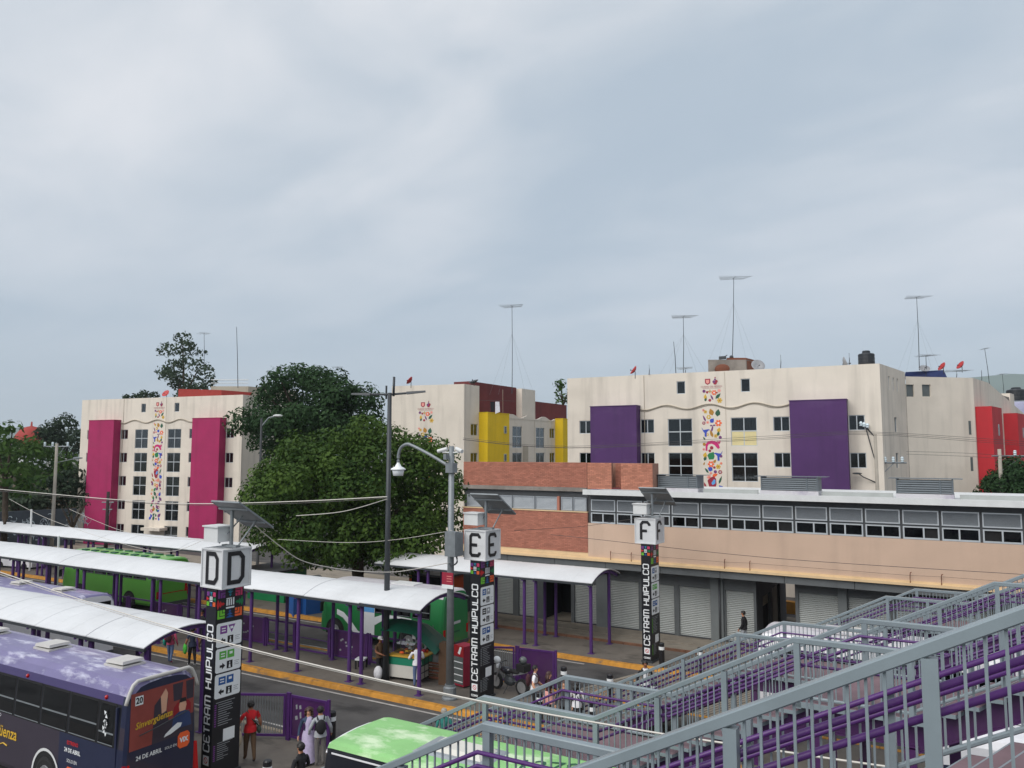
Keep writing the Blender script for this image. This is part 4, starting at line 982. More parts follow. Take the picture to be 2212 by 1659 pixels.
# ------------------------------------------------------------------ canopies over the platforms
def canopy(label, x0, x1, yn, wdt=2.05, ez=3.12, bay=6.0):
    """barrel roof of white panels on purple posts; yn is the row of posts on the camera's side"""
    t = thing('platform_canopy', label, 'canopy', ((x0 + x1) / 2, yn + wdt / 2, 0), 0, 'white canopies over the platforms')
    ya, yb = yn - .22, yn + wdt + .95
    n = 10; arc = []
    for k in range(n + 1):
        q = k / n; y = ya + (yb - ya) * q; z = ez + .41 * math.sin(math.pi * min(q * .98 + .0, 1)) ** .85 * (1 - .06 * q)
        arc.append((y, z))
    x = x1; panel = {}
    while x > x0 + .01:
        a = max(x - 3.0, x0); w = round(x - a, 3)
        if w not in panel:
            b = MB()
            for i in range(n):
                (p, zp), (q, zq) = arc[i], arc[i + 1]
                dz = .012 * math.sin(i * 2.1)
                b.hexa([(-w + .008, p, zp), (-.008, p, zp), (-.008, q, zq), (-w + .008, q, zq)], [(-w + .008, p, zp + .03), (-.008, p, zp + .03), (-.008, q, zq + .03), (-w + .008, q, zq + .03)])
            for xr in (-w * .34, -w * .67):
                for i in range(n):
                    (p, zp), (q, zq) = arc[i], arc[i + 1]
                    b.hexa([(xr - .014, p, zp + .03), (xr + .014, p, zp + .03), (xr + .014, q, zq + .03), (xr - .014, q, zq + .03)], [(xr - .006, p, zp + .037), (xr + .006, p, zp + .037), (xr + .006, q, zq + .037), (xr - .006, q, zq + .037)])
            panel[w] = b.mesh('roof_panel', 'canopy_white', smooth=False)
        put('roof_panel', panel[w], t, loc=(x, 0, random.uniform(-.012, .012)), rot=(0, random.uniform(-.004, .004), 0)); x = a
    b = MB()
    for y, z in (arc[0], arc[n]): b.box(x0, x1 + .02, y - .02, y + .06, z - .10, z - .005)
    b.build('eave_beam', 'dark_steel', t)
    rib = MB()
    for i in range(n):
        (p, zp), (q, zq) = arc[i], arc[i + 1]
        rib.hexa([(-.05, p, zp - .16), (.05, p, zp - .16), (.05, q, zq - .16), (-.05, q, zq - .16)], [(-.05, p, zp - .012), (.05, p, zp - .012), (.05, q, zq - .012), (-.05, q, zq - .012)])
    rme = rib.mesh('rib', 'post_purple')
    xs = [x1 - .18]; k = 0
    while xs[-1] > x0 + .5:
        xs.append(xs[-1] - (2.84, .62, 2.84)[k % 3]); k += 1
    xs = [v for v in xs if v > x0]
    for v in xs:
        put('rib', rme, t, loc=(v, 0, 0))
        for yy in (yn, yn + wdt):
            zt = next(z for (y, z), (y2, _) in zip(arc, arc[1:]) if y2 >= yy) - .1
            put('post', unit('cyl', 'post_purple'), t, loc=(v, yy, 0), scale=(.155, .155, zt))
            put('base_plate', unit('box', 'post_purple'), t, loc=(v, yy, .0), scale=(.26, .26, .018))
    return t
canopy('white barrel canopy nearest the camera, ending beside the letter D pillar', -75, -21.65, 15.05)
canopy('white barrel canopy of the middle platform, ending beside the letter E pillar', -75, -17.85, 23.68)
canopy('white barrel canopy in front of the roller shutters, ending before the letter F pillar', -27.6, -14.85, 32.42)
canopy('farthest white barrel canopy in front of the magenta apartment block', -90, -37.2, 32.0, ez=2.95)

# ------------------------------------------------------------------ purple barrier panels on the platforms
def barrier(label, p, q, solid, h=1.40, open_=False, name='barrier_panel', group='purple barriers on the platforms'):
    p, q = Vector((*p, 0)), Vector((*q, 0)); d = q - p; L = d.length
    t = thing(name, label, 'barrier', tuple(p), math.atan2(d.y, d.x), group)
    MB().box(0, L, -.03, .03, h - .07, h).box(0, L, -.03, .03, .10, .17).box(0, .07, -.03, .03, .17, h - .07).box(L - .07, L, -.03, .03, .17, h - .07).build('frame', 'rail_purple', t, local=True)
    for x in (-.10, L + .02): MB().box(x, x + .08, -.04, .04, 0, h + .05).build('post', 'rail_purple', t, local=True)
    if open_ and not solid: MB().box(.07, L - .07, -.012, .012, h * .52, h * .52 + .03).build('mid_rail', 'rail_purple', t, local=True)
    elif solid: MB().box(.07, L - .07, -.008, .008, .17, h - .07).build('sheet', 'stringer_purple', t, local=True)
    else:
        m = unit('box', 'galvanised'); x = .12
        while x < L - .1:
            put('bar', m, t, local=True, loc=(x, 0, .17), scale=(.016, .016, h - .24)); x += .085
    return t
barrier('purple framed barrier of grey bars behind the man in red', (-20.32, 17.28), (-18.95, 18.0), False)
bs = barrier('solid purple barrier panel behind the couple near the D pillar', (-18.75, 18.02), (-17.3, 18.12), True)
q = MB()
for x, z, w, h in ((.22, .98, .06, .16), (.36, 1.0, .08, .14), (.20, .66, .10, .14), (.38, .72, .06, .22), (.5, .60, .10, .08)): q.poly([(x, -.009, z), (x + w, -.009, z + .03), (x + w * .8, -.009, z + h), (x - .02, -.009, z + h * .8)])
q.build('graffiti', 'grey_ink', bs, local=True, kind='stuff')
barrier('purple framed barrier of grey bars beside the motorcycle', (-17.1, 26.1), (-15.72, 26.78), False)
barrier('solid purple barrier panel behind the motorcycle', (-15.5, 26.8), (-14.05, 26.95), True)
xx = -20.6; k = 0
while xx > -47:
    w = 1.9 if k % 3 else 1.75
    bo = barrier(('open purple barrier frame, %s panel left of the food cart' if k % 3 != 1 else 'solid purple barrier sheet with graffiti, %s panel left of the food cart') % ('first second third fourth fifth sixth seventh eighth ninth tenth eleventh twelfth thirteenth fourteenth'.split()[k]), (xx - w, 25.95), (xx, 25.95), k % 3 == 1, h=1.25, open_=True)
    if k % 3 == 1:
        q = MB(); rr = random.Random(k)
        for i in range(9):
            x, z = .3 + rr.random() * .9, .35 + rr.random() * .5; q.poly([(x, -.009, z), (x + .10, -.009, z + .02), (x + .08, -.009, z + .09), (x - .02, -.009, z + .07)])
        q.build('graffiti', 'grey_ink', bo, local=True, kind='stuff')
    xx -= w + .25; k += 1

# ------------------------------------------------------------------ lettered information pillars
def pillar(letter, x, y, panels, label):
    t = thing('information_pillar', label, 'pillar', (x, y, 0), R(-3), 'lettered information pillars')
    w, d, zc, cs, ch = .44, .92, (5.18 if letter == 'D' else 5.04), .92, 1.06
    bo = MB().box(-w / 2, w / 2, -d / 2, d / 2, 0, zc).build('shaft', 'black_panel', t, local=True)
    MB().box(-w / 2 - .04, w / 2 + .04, -d / 2 - .04, d / 2 + .04, 0, .08).build('plinth', 'dark_steel', t, local=True)
    # cube light box with the letter on each face
    c = MB().box(-cs / 2, cs / 2, -cs / 2, cs / 2, zc + .02, zc + .02 + ch)
    co = c.build('light_box', 'lightbox', t, local=True)
    e = MB(); h = cs / 2 + .012
    for sx in (-1, 1):
        for sy in (-1, 1): e.box(sx * h - .02, sx * h + .02, sy * h - .02, sy * h + .02, zc, zc + ch + .04)
    for z in (zc, zc + ch):
        for sy in (-1, 1): e.box(-h + .02, h - .02, sy * h - .02, sy * h + .02, z, z + .04)
        for sx in (-1, 1): e.box(sx * h - .02, sx * h + .02, -h + .02, h - .02, z, z + .04)
    for sy in (-1, 1): e.box(-h + .02, h - .02, sy * (cs / 2 + .003) - .003, sy * (cs / 2 + .003) + .003, zc + .02 + ch * .5, zc + .035 + ch * .5)
    e.build('edge_trim', 'lightbox', co, local=True)
    cap = .76 if letter != 'D' else .80
    for k in range(4):
        q = MB(); gw = GLYPH[letter][0] * cap / 6 * .85
        q.M = Matrix.Rotation(k * math.pi / 2, 4, 'Z') @ Matrix.Translation((-gw / 2 - (.02 if k else .0), -cs / 2 - .016, zc + .03 + (ch - cap) / 2)) @ Matrix.Rotation(math.pi / 2, 4, 'X')
        glyphs(q, letter, cap, t=.92, stretch=.85); q.build('letter', 'ink', co, local=True)
    # station name running up the narrow face
    for sgn in (-1, 1):
        q = MB(); ro = Matrix.Identity(4) if sgn < 0 else Matrix.Rotation(math.pi, 4, 'Z')
        q.M = ro @ Matrix.Translation((.125, -d / 2 - .006, .74)) @ Matrix.Rotation(math.pi / 2, 4, 'X') @ Matrix.Rotation(math.pi / 2, 4, 'Z')
        probe = MB(); wd = glyphs(probe, 'CETRAM HUIPULCO', .25, t=1.0, gap=1.6)
        glyphs(q, 'CETRAM HUIPULCO', .25, t=1.0, gap=1.6, stretch=1.0)
        sc = 3.42 / wd
        for i in range(len(q.v)):
            vx, vy, vz = q.v[i]; q.v[i] = (vx, vy, .74 + (vz - .74) * sc)
        q.build('station_name', 'sign_white', bo, local=True)
        q = MB(); q.M = ro
        q.poly([(-.13, -d / 2 - .006, .36), (.13, -d / 2 - .006, .36), (.13, -d / 2 - .006, .62), (-.13, -d / 2 - .006, .62)])
        no = q.build('notice', 'sign_white', bo, local=True)
        q = MB(); q.M = ro @ Matrix.Translation((0, -d / 2 - .010, .49)) @ Matrix.Rotation(math.pi / 2, 4, 'X')
        ribbon(q, [(.075 * math.cos(a * .5236), .075 * math.sin(a * .5236)) for a in range(12)], .02, 0, 0, True); ribbon(q, [(-.045, .045), (.045, -.045)], .018, .001)
        q.build('no_smoking_ring', 'red_ink', no, local=True)
        put('lettering', text_mesh('CDMX', .105, 'sign_white', bold=.004), bo, local=True, loc=(0, sgn * (d / 2 + .006), .20), rot=(math.pi / 2, 0, 0 if sgn < 0 else math.pi))
    # wide face (+x) and its twin (-x)
    for sgn in (1, -1):
        A = Matrix.Rotation(math.pi / 2 * sgn, 4, 'Z')     # brings the -y face frame to +x / -x
        def face(mb): mb.M = A @ Matrix.Translation((0, -w / 2 - .006, 0)) @ Matrix.Rotation(math.pi / 2, 4, 'X'); return mb
        def emblem(cx, cz, s, host, off=0.0):
            q = face(MB())
            q.M = q.M @ Matrix.Translation((cx, cz, off))
            cols = ['teal_ink', 'rose_ink', 'forest_ink', 'orange_ink', 'blue_ink', 'lime_ink', 'red_ink', 'purple_ink', 'black_panel', 'sign_white']
            q.poly([(-s, -s, -.001), (s, -s, -.001), (s, s, -.001), (-s, s, -.001)], 8)
            for i, (dx_, dy_) in enumerate(((0, 1), (1, 1), (1, 0), (1, -1), (0, -1), (-1, -1), (-1, 0), (-1, 1))):
                for j in range(3):
                    if dx_ and dy_:
                        a0, wd_ = s * (.42 + .2 * j), s * .15
                        q.poly([(dx_ * a0, dy_ * s * .38, .001), (dx_ * (a0 + wd_), dy_ * s * .38, .001), (dx_ * (a0 + wd_), dy_ * (a0 + wd_), .001), (dx_ * s * .38, dy_ * (a0 + wd_), .001), (dx_ * s * .38, dy_ * a0, .001), (dx_ * a0, dy_ * a0, .001)] if False else
                               [(dx_ * a0, dy_ * s * .40, .001), (dx_ * (a0 + wd_), dy_ * s * .40, .001), (dx_ * (a0 + wd_), dy_ * (a0 + wd_), .001), (dx_ * a0, dy_ * a0, .001)], i)
                        q.poly([(dx_ * s * .40, dy_ * a0, .001), (dx_ * a0, dy_ * a0, .001), (dx_ * (a0 + wd_), dy_ * (a0 + wd_), .001), (dx_ * s * .40, dy_ * (a0 + wd_), .001)], i)
                    else:
                        a0, b0 = s * (.42 + .19 * j), s * .16
                        nx_, ny_ = -dy_, dx_; hw = s * .34 * (j + 1) / 3
                        q.poly([(dx_ * a0 + nx_ * 0, dy_ * a0 + ny_ * 0, .001), (dx_ * (a0 + b0) + nx_ * hw, dy_ * (a0 + b0) + ny_ * hw, .001), (dx_ * (a0 + b0 + .1 * s) + nx_ * 0, dy_ * (a0 + b0 + .02 * s) + ny_ * 0, .001), (dx_ * (a0 + b0) - nx_ * hw, dy_ * (a0 + b0) - ny_ * hw, .001)], i)
            for k in range(3): q.poly([(s * (-.30 + .17 * k), -s * .16, .003), (s * (-.20 + .17 * k), -s * .16, .003), (s * (-.20 + .17 * k), s * .26, .003), (s * (-.30 + .17 * k), s * .26, .003)], 9)
            q.poly([(-s * .30, s * .28, .003), (s * .14, s * .28, .003), (s * .14, s * .34, .003), (-s * .30, s * .34, .003)], 9); q.poly([(s * .22, -s * .16, .003), (s * .32, -s * .16, .003), (s * .32, s * .34, .003), (s * .22, s * .34, .003)], 9)
            q.poly([(-s * .32, -s * .36, .003), (s * .34, -s * .36, .003), (s * .34, -s * .25, .003), (-s * .32, -s * .25, .003)], 9)
            q.build('emblem', cols, host, local=True, kind='stuff')
        emblem(0, zc - .45, .42, bo)
        if sgn > 0:
            face_ = face
            def face(mb): mb.M = Matrix.Translation((0, -d / 2 - .006, 0)) @ Matrix.Rotation(math.pi / 2, 4, 'X'); return mb
            emblem(0, zc - .30, .20, bo)
            face = face_
        for j, (ca, cb) in enumerate(panels):
            z1 = zc - .98 - j * .70; z0 = z1 - .66
            q = face(MB()); a = .42; r = .04
            q.poly([(-a + r, z0, .0), (a - r, z0, 0), (a, z0 + r, 0), (a, z1 - r, 0), (a - r, z1, 0), (-a + r, z1, 0), (-a, z1 - r, 0), (-a, z0 + r, 0)])
            po = q.build('direction_sign', 'sign_white', bo, local=True)
            q = face(MB()); zz = z1 - .30
            q.poly([(-.30, zz, .002), (-.07, zz, .002), (-.07, zz + .22, .002), (-.30, zz + .22, .002)], 0); q.poly([(-.04, zz + (.0 if cb != 3 else .2), .002), (.19, zz + (.0 if cb != 3 else .2), .002), (.19, zz + .22, .002), (-.04, zz + .22, .002)] if cb != 3 else [(-.04, zz + .22, .002), (.08, zz, .002), (.20, zz + .22, .002)], 1)
            q.poly([(-.25, zz + .06, .004), (-.12, zz + .06, .004), (-.12, zz + .09, .004), (-.25, zz + .09, .004)], 3); q.poly([(-.25, zz + .13, .004), (-.12, zz + .13, .004), (-.12, zz + .16, .004), (-.25, zz + .16, .004)], 3); q.poly([(.03, zz + .10, .004), (.13, zz + .10, .004), (.13, zz + .17, .004), (.03, zz + .17, .004)], 3)
            za = z0 + .17; dr = -1 if j != 1 else 1
            ax = -.20
            q.poly([(ax + dr * .10, za, .002), (ax, za + .09, .002), (ax - .0, za + .035, .002), (ax - dr * .08, za + .035, .002), (ax - dr * .08, za - .035, .002), (ax, za - .035, .002), (ax, za - .09, .002)], 2)
            q.poly([(-.05, za - .10, .002), (.14, za - .10, .002), (.14, za + .11, .002), (-.05, za + .11, .002)], 2); q.poly([(.01, za - .08, .004), (.08, za - .08, .004), (.06, za + .02, .004), (.03, za + .02, .004)], 3); motif = [(.045 + .022 * math.cos(k * math.pi / 3), za + .055 + .022 * math.sin(k * math.pi / 3), .004) for k in range(6)]; q.poly(motif, 3)
            for k in range(3): q.poly([(.20, za + .06 - k * .05, .002), (.36 - .04 * (k % 2), za + .06 - k * .05, .002), (.36 - .04 * (k % 2), za + .075 - k * .05, .002), (.20, za + .075 - k * .05, .002)], 4)
            q.build('pictogram', [ca, cb if cb != 3 else ca, 'ink', 'sign_white', 'grey_ink'], po, local=True, kind='stuff')
        q = face(MB()); rr = random.Random(ord(letter))
        zl = zc - .98 - 3 * .70 - .08
        for k in range(11):
            ln = rr.uniform(.25, .5) if k else .62; x0 = -.36 if k else -.44
            q.poly([(x0 + .08, zl, 0), (x0 + .08 + ln, zl, 0), (x0 + .08 + ln, zl + .018, 0), (x0 + .08, zl + .018, 0)], 0)
            if k: q.poly([(x0 - .04, zl - .006, 0), (x0 + .02, zl - .006, 0), (x0 + .02, zl + .03, 0), (x0 - .04, zl + .03, 0)], 1)
            zl -= .062
        zl -= .42
        for k in range(9):
            ln = rr.uniform(.2, .42) if k else .5
            q.poly([(-.28, zl, 0), (-.28 + ln, zl, 0), (-.28 + ln, zl + .016, 0), (-.28, zl + .016, 0)], 0)
            if k: q.poly([(-.40, zl - .006, 0), (-.34, zl - .006, 0), (-.34, zl + .028, 0), (-.40, zl + .028, 0)], 1)
            zl -= .055
        q.build('route_list', ['grey_ink', panels[0][0] if letter == 'D' else ('lime_ink' if letter == 'F' else 'grey_ink')], bo, local=True, kind='stuff')
        q = face(MB()); zq = zc - .98 - 3 * .70 - 1.16; q.poly([(-.10, zq, .003), (.28, zq, .003), (.28, zq + .33, .003), (-.10, zq + .33, .003)]); q.build('blank_plate', 'sign_white', bo, local=True)
    # battery cabinet, mast and solar panel on top
    zt = zc + ch + .06
    MB().box(-.14, .5, -.08, .08, zt, zt + .06).tube((.12, .05, zt), (.12, .05, zt + 1.05), .055).build('mast', 'galvanised', t, local=True)
    MB().box(-.62, .02, -.34, .16, zt + .14, zt + .56).box(-.66, .06, -.38, .20, zt + .56, zt + .60).build('battery_cabinet', 'white_metal', t, local=True)
    pc = Matrix.Translation((.28, .28, zt + .90)) @ Matrix.Rotation(R(-33), 4, 'X') @ Matrix.Scale(.88, 4)
    q = MB(); q.M = pc; q.box(-.70, .70, -.80, .80, 0, .035); so = q.build('solar_panel', 'solar_back', t, local=True)
    q = MB(); q.M = pc; q.box(-.68, .68, -.78, .78, .036, .042); q.build('cells', 'solar_cell', so, local=True)
    q = MB(); q.M = pc
    for y in (-.42, .42): q.box(-.72, .72, y - .03, y + .03, -.06, -.002)
    q.box(-.72, .72, -.83, -.80, -.01, .045).box(-.72, .72, .80, .83, -.01, .045).box(-.73, -.70, -.80, .80, -.01, .045).box(.70, .73, -.80, .80, -.01, .045); q.build('panel_frame', 'galvanised', so, local=True)
    MB().tube((.45, .05, zt + .06), (.55, .55, zt + .72), .025).tube((-.1, -.2, zt + .1), (.2, .35, zt + .85), .02).build('strut', 'galvanised', t, local=True)
    return t
pillar('D', -18.60, 15.25, [('purple_ink', 3), ('green_ink', 'green_ink'), ('blue_ink', 'blue_ink')], 'black information pillar topped by a cube lettered D')
pillar('E', -15.86, 24.64, [('blue_ink', 'grey_ink'), ('ink', 'grey_ink'), ('blue_ink', 'blue_ink')], 'black information pillar topped by a cube lettered E')
pillar('F', -12.30, 32.74, [('blue_ink', 'grey_ink'), ('green_ink', 'green_ink'), ('blue_ink', 'blue_ink')], 'black information pillar topped by a cube lettered F')

# ------------------------------------------------------------------ bollards
bl = MB(); bl.lathe([(.115, 0), (.115, .72), (.118, .72), (.118, .84), (.115, .84), (.115, .97), (.08, 1.0)], n=14)
for i, m_ in enumerate(bl.m): pass
bme = MB().lathe([(.115, 0), (.115, .715)], n=14).lathe([(.115, .845), (.115, .97), (.085, 1.0)], n=14).mesh('bollard', 'black_panel', smooth=False)
rme_ = MB().lathe([(.118, .715), (.118, .845)], n=14).mesh('reflective_band', 'sign_white')
BOL = [(-17.4, 18.45, 'black bollard with white band right of the solid purple barrier behind the couple'), (-16.15, 14.75, 'black bollard with white band at the bottom edge beside the dark haired bystander'), (-13.46, 26.58, 'black bollard with white band right of the motorcycle barrier'), (-12.77, 23.4, 'black bollard with white band between the boy with backpack and the girl in pink'),
       (-11.58, 26.57, 'black bollard with white band right of the women at the staircase'), (-10.84, 23.4, 'black bollard with white band beside the woman in the white shirt'), (-11.55, 31.95, 'black bollard with white band at the foot of the F pillar'), (-9.9, 31.95, 'black bollard with white band right of the F pillar, seen through the railings'), (-9.9, 26.57, 'black bollard with white band behind the railing near the boy in the striped jacket')]
for x, y, lb in BOL:
    t = thing('bollard', lb, 'bollard', (x, y, 0), 0, 'black bollards'); put('body', bme, t, local=True); put('reflective_band', rme_, t, local=True)
# ------------------------------------------------------------------ buses
def wheel(par, x, y, r, side, w=.24):
    """side +1: outer face towards +y"""
    t = MB().tube((x, y - side * w, r), (x, y, r), r, n=20).lathe([(r * .98, 0), (r * .86, .012), (r * .62, .005)], (x, y, r), n=20, ax=(0, side, 0))
    o = t.build('wheel', 'tyre', par, local=True)
    MB().lathe([(r * .60, -.01), (r * .58, .018), (r * .42, .006), (r * .24, .012), (r * .20, .055), (r * .02, .06)], (x, y + side * .004, r), n=16, ax=(0, side, 0)).build('rim', 'hub', o, local=True)
def bus(label, loc, rz, L, Wd, H, paint, wz=(1.45, 2.35), wins=None, front_rake=.35, group='buses', name='bus', z0=.32, wheels=None, roof=None, nose=.12, rear_win=None, lamp=True, drop=.10, flat=False):
    """local x: 0 = rear, L = front; y across; paint(x, y, z) -> material index"""
    t = thing(name, label, 'bus', loc, rz, group)
    h = Wd / 2
    prof = [(h - .05, z0), (h, z0 + .12), (h, .80), (h, 1.15), (h - .01, wz[0]), (h - .035, (wz[0] + wz[1]) / 2), (h - .07, wz[1]), (h - .11, H - .34), (h - .20, H - .18), (h - .34, H - .08), (h - .62, H - .025), (0, H)]
    if flat: prof[6:11] = [(h - .05, H - .30), (h - .055, H - .14), (h - .09, H - .07), (h - .20, H - .035), (h - .60, H - .012)]
    prof = prof + [(-y, z) for y, z in prof[-2::-1]]
    xs = [(0, .10, drop), (.07, .03, .03), (.22, 0, 0)]
    n = max(6, int(L / .7)); xs += [(.22 + (L - .95) * k / n, 0, 0) for k in range(1, n + 1)]
    xs += [(L - .38, .01, .015), (L - .15, .05, .06), (L, nose, .14)] if not flat else [(L - .38, .0, .0), (L - .12, .02, .02), (L, nose * .6, .07)]
    b = MB(); m = len(prof); idx = []
    for x, ins, dr in xs:
        ring = []
        for y, z in prof:
            k = max(0.0, (z - 1.0) / (H - 1.0)); fx = x
            if x > L - .6: fx = x - front_rake * k * (x - (L - .6)) / .6
            sc = (h - ins) / h
            ring.append((fx, y * sc, z - dr * max(0, (z - 1.2) / (H - 1.2))))
        idx.append(b.av(ring))
    for i in range(len(xs) - 1):
        for j in range(m - 1):
            a, c = idx[i] + j, idx[i + 1] + j
            b.f.append((a, c, c + 1, a + 1)); P_ = [b.v[q] for q in (a, c, c + 1, a + 1)]
            b.m.append(paint(sum(p[0] for p in P_) / 4, sum(p[1] for p in P_) / 4, sum(p[2] for p in P_) / 4))
        b.f.append((idx[i], idx[i] + m - 1, idx[i + 1] + m - 1, idx[i + 1])); b.m.append(0)
    b.f.append(tuple(idx[0] + j for j in range(m))); b.m.append(paint(0, 0, 1.0)); b.f.append(tuple(idx[-1] + j for j in range(m - 1, -1, -1))); b.m.append(paint(L, 0, 1.0))
    return t, b
def side_y(Wd, wz, z):
    h = Wd / 2; return h - .01 - .06 * max(0, min(1, (z - wz[0]) / (wz[1] - wz[0])))
def bus_windows(t, Wd, wz, spans, side, glass='glass_bus', frame='black_rubber', split=.42, skip=()):
    """each window: rubber frame, lower and upper glass, dark cabin panel with seat backs behind"""
    za, zb = wz; ya, yb = side_y(Wd, wz, za), side_y(Wd, wz, zb)
    for k, (x0, x1) in enumerate(spans):
        def q4(mb, a, c, d, e_, o, m=0):
            y1 = (side_y(Wd, wz, d) + o) * side; y2 = (side_y(Wd, wz, e_) + o) * side
            P_ = [(a, y1, d), (c, y1, d), (c, y2, e_), (a, y2, e_)]
            mb.poly(P_ if side < 0 else P_[::-1], m)
        f = MB(); q4(f, x0, x1, za, zb, .010)
        fo = f.build('window', frame, t, local=True)
        zm = za + (zb - za) * split
        g_ = MB(); q4(g_, x0 + .05, x1 - .05, za + .05, zm - .02, .018); q4(g_, x0 + .05, x1 - .05, zm + .02, zb - .05, .018)
        if glass == 'glass_bus':
            s = MB(); q4(s, x0 + .08, x1 - .08, za + .05, za + .05 + (zm - za) * .62, .013); s.build('seat_back', 'seat_brown', fo, local=True)
        g_.build('pane', glass, fo, local=True, kind=None)
        d = MB(); q4(d, x0 + .04, x1 - .04, zm - .018, zm + .018, .020); q4(d, x0 + .04, x1 - .04, za + .03, za + .05, .020); d.build('window_bar', 'galvanised', fo, local=True)
def arch(t, x, r, Wd, side, mname):
    h = Wd / 2 + .006; q = MB()
    def ring(r0, r1, y, m):
        n = 16
        for k in range(n):
            a, c = math.pi * k / n, math.pi * (k + 1) / n
            P_ = [(x + r0 * math.cos(a), y, r + r0 * math.sin(a)), (x + r1 * math.cos(a), y, r + r1 * math.sin(a)), (x + r1 * math.cos(c), y, r + r1 * math.sin(c)), (x + r0 * math.cos(c), y, r + r0 * math.sin(c))]
            q.poly(P_ if side < 0 else P_[::-1], m)
    ring(r * 1.28, r * 1.42, side * (h + .012), 0); q.build('wheel_arch', mname, t, local=True)
    q = MB(); n = 16
    q.poly([(x + r * 1.28 * math.cos(math.pi * k / n), side * (h + .002), r + r * 1.28 * math.sin(math.pi * k / n)) for k in range(n + 1)] + [(x - r * 1.28, side * (h + .002), .30), (x + r * 1.28, side * (h + .002), .30)]); q.build('well_shade_panel', 'interior', t, local=True)  # flat panel, shade of the hollow around the wheel painted near-black
def hatch(t, x, H, s=.42, y=0.0):
    o = MB().box(x - s, x + s, y - s * .8, y + s * .8, H - .04, H + .03).build('roof_hatch', 'hatch_grey', t, local=True)
    q = MB(); q.hexa([(x - s * .92, y - s * .75, H + .075), (x + s * .92, y - s * .75, H + .055), (x + s * .92, y + s * .75, H + .055), (x - s * .92, y + s * .75, H + .075)], [(x - s * .86, y - s * .7, H + .14), (x + s * .86, y - s * .7, H + .12), (x + s * .86, y + s * .7, H + .12), (x - s * .86, y + s * .7, H + .14)]).build('lid', 'hatch_grey', o, local=True)
def rquad(mb, x, y0, y1, z0, z1, m=0, lean=0.0):
    """a rectangle on the rear face (facing -x); y0 > y1 looks left to right from behind"""
    mb.poly([(x, y0, z0), (x, y1, z0), (x + lean, y1, z1), (x + lean, y0, z1)], m)
ROT_SIDE = (math.pi / 2, 0, math.pi)       # lettering on the side that faces local +y
ROT_REAR = (math.pi / 2, 0, -math.pi / 2)  # lettering on the rear face

# -- violet bus with the advertisement, lower left corner
Lb, Wb, Hb, WZ = 10.6, 2.12, 3.08, (1.62, 2.56)
def pt_(x, y, z):
    if z > Hb - .36: return 0
    if x < .35 and abs(y) < 1.0: return 2
    if z > 1.56 and x > .35: return 3 if z > 2.54 else 4
    return 2 if (x < 3.0 and z < 1.56) else 1
t, b = bus('violet bus with a television advertisement on its back, bottom left corner', (-18.25, 13.12, -.146), math.pi, Lb, Wb, Hb, pt_, WZ)
b.build('body', ['bus_violet', 'bus_plum', 'bus_navy', 'bus_violet_deep', 'bus_black'], t, smooth=False, local=True)
bus_windows(t, Wb, WZ, [(1.15 + k * 1.32, 2.42 + k * 1.32) for k in range(6)], 1)
bus_windows(t, Wb, WZ, [(.42, 1.12)], 1, split=.3)
for x in (3.35, 8.6):
    for s_ in (1, -1): wheel(t, x, s_ * (Wb / 2 + .016), .47, s_); arch(t, x, .47, Wb, s_, 'white_metal')
for x in (1.7, 5.2, 8.6): hatch(t, x, Hb)
rr = random.Random(4)
q = MB(); pts = [(.03, 1.16 * s_, z) for s_, z in ()]
arcp = [(.02, y, 2.55 + (.50 if abs(y) < .74 else .50 * (1 - ((abs(y) - .74) / .30) ** 2))) for y in [1.03, 1.0, .94, .85, .74, .5, .25, 0, -.25, -.5, -.74, -.85, -.94, -1.0, -1.03]]
q.path(arcp, .045, 8); q.build('roof_rim', 'hatch_grey', t, local=True, smooth=True)
# rear advertisement: flat print
q = MB(); q.M = Matrix.Translation((0, 0, .60)) @ Matrix.Diagonal((1, .86, .785, 1)); X_ = -.006
M8 = ['poster_red', 'poster_dark', 'poster_blue', 'poster_skin', 'chair_red', 'bus_navy', 'sign_white', 'gold_ink', 'black_panel', 'orange_ink']
rquad(q, X_, 1.06, -1.06, 1.22, 2.80, 0, 0)
def rq(y0, y1, z0, z1, m, o): q.poly([(X_ - o, y0, z0), (X_ - o, y1, z0), (X_ - o, y1, z1), (X_ - o, y0, z1)], m)
def rp(pts, m, o): q.poly([(X_ - o, y, z) for y, z in pts], m)
rp([(.34, 1.22), (-1.06, 1.22), (-1.06, 1.75), (-.2, 1.75), (-.1, 2.1), (-.16, 2.4), (.10, 2.5), (.30, 2.3)], 1, .002)      # dark suit at the left
rp([(.05, 2.0), (-.10, 2.05), (-.14, 2.55), (-.06, 2.7), (.10, 2.5)], 3, .004)                                            # an arm
rp([(-.35, 2.25), (-.62, 2.25), (-.66, 2.75), (-.30, 2.75)], 1, .002); rp([(-.80, 2.20), (-1.04, 2.20), (-1.04, 2.75), (-.76, 2.75)], 1, .002)   # two standing figures cropped
rp([(-.36, 1.75), (-.96, 1.75), (-.96, 2.06), (-.86, 2.18), (-.48, 2.18), (-.36, 2.06)], 4, .004)                              # the red armchair
rp([(-.30, 1.42), (-1.0, 1.42), (-.94, 1.80), (-.78, 1.90), (-.54, 1.90), (-.36, 1.80)], 2, .006)                              # seated figure in blue
rp([(-.56, 1.90), (-.76, 1.90), (-.80, 2.06), (-.76, 2.22), (-.58, 2.22), (-.53, 2.06)], 3, .008); rp([(-.53, 2.16), (-.80, 2.16), (-.76, 2.28), (-.58, 2.28)], 8, .010)
rp([(-.05, 1.30), (-.30, 1.34), (-.62, 1.46), (-.66, 1.56), (-.50, 1.60), (-.30, 1.50), (-.10, 1.38)], 6, .008)               # pale flowers
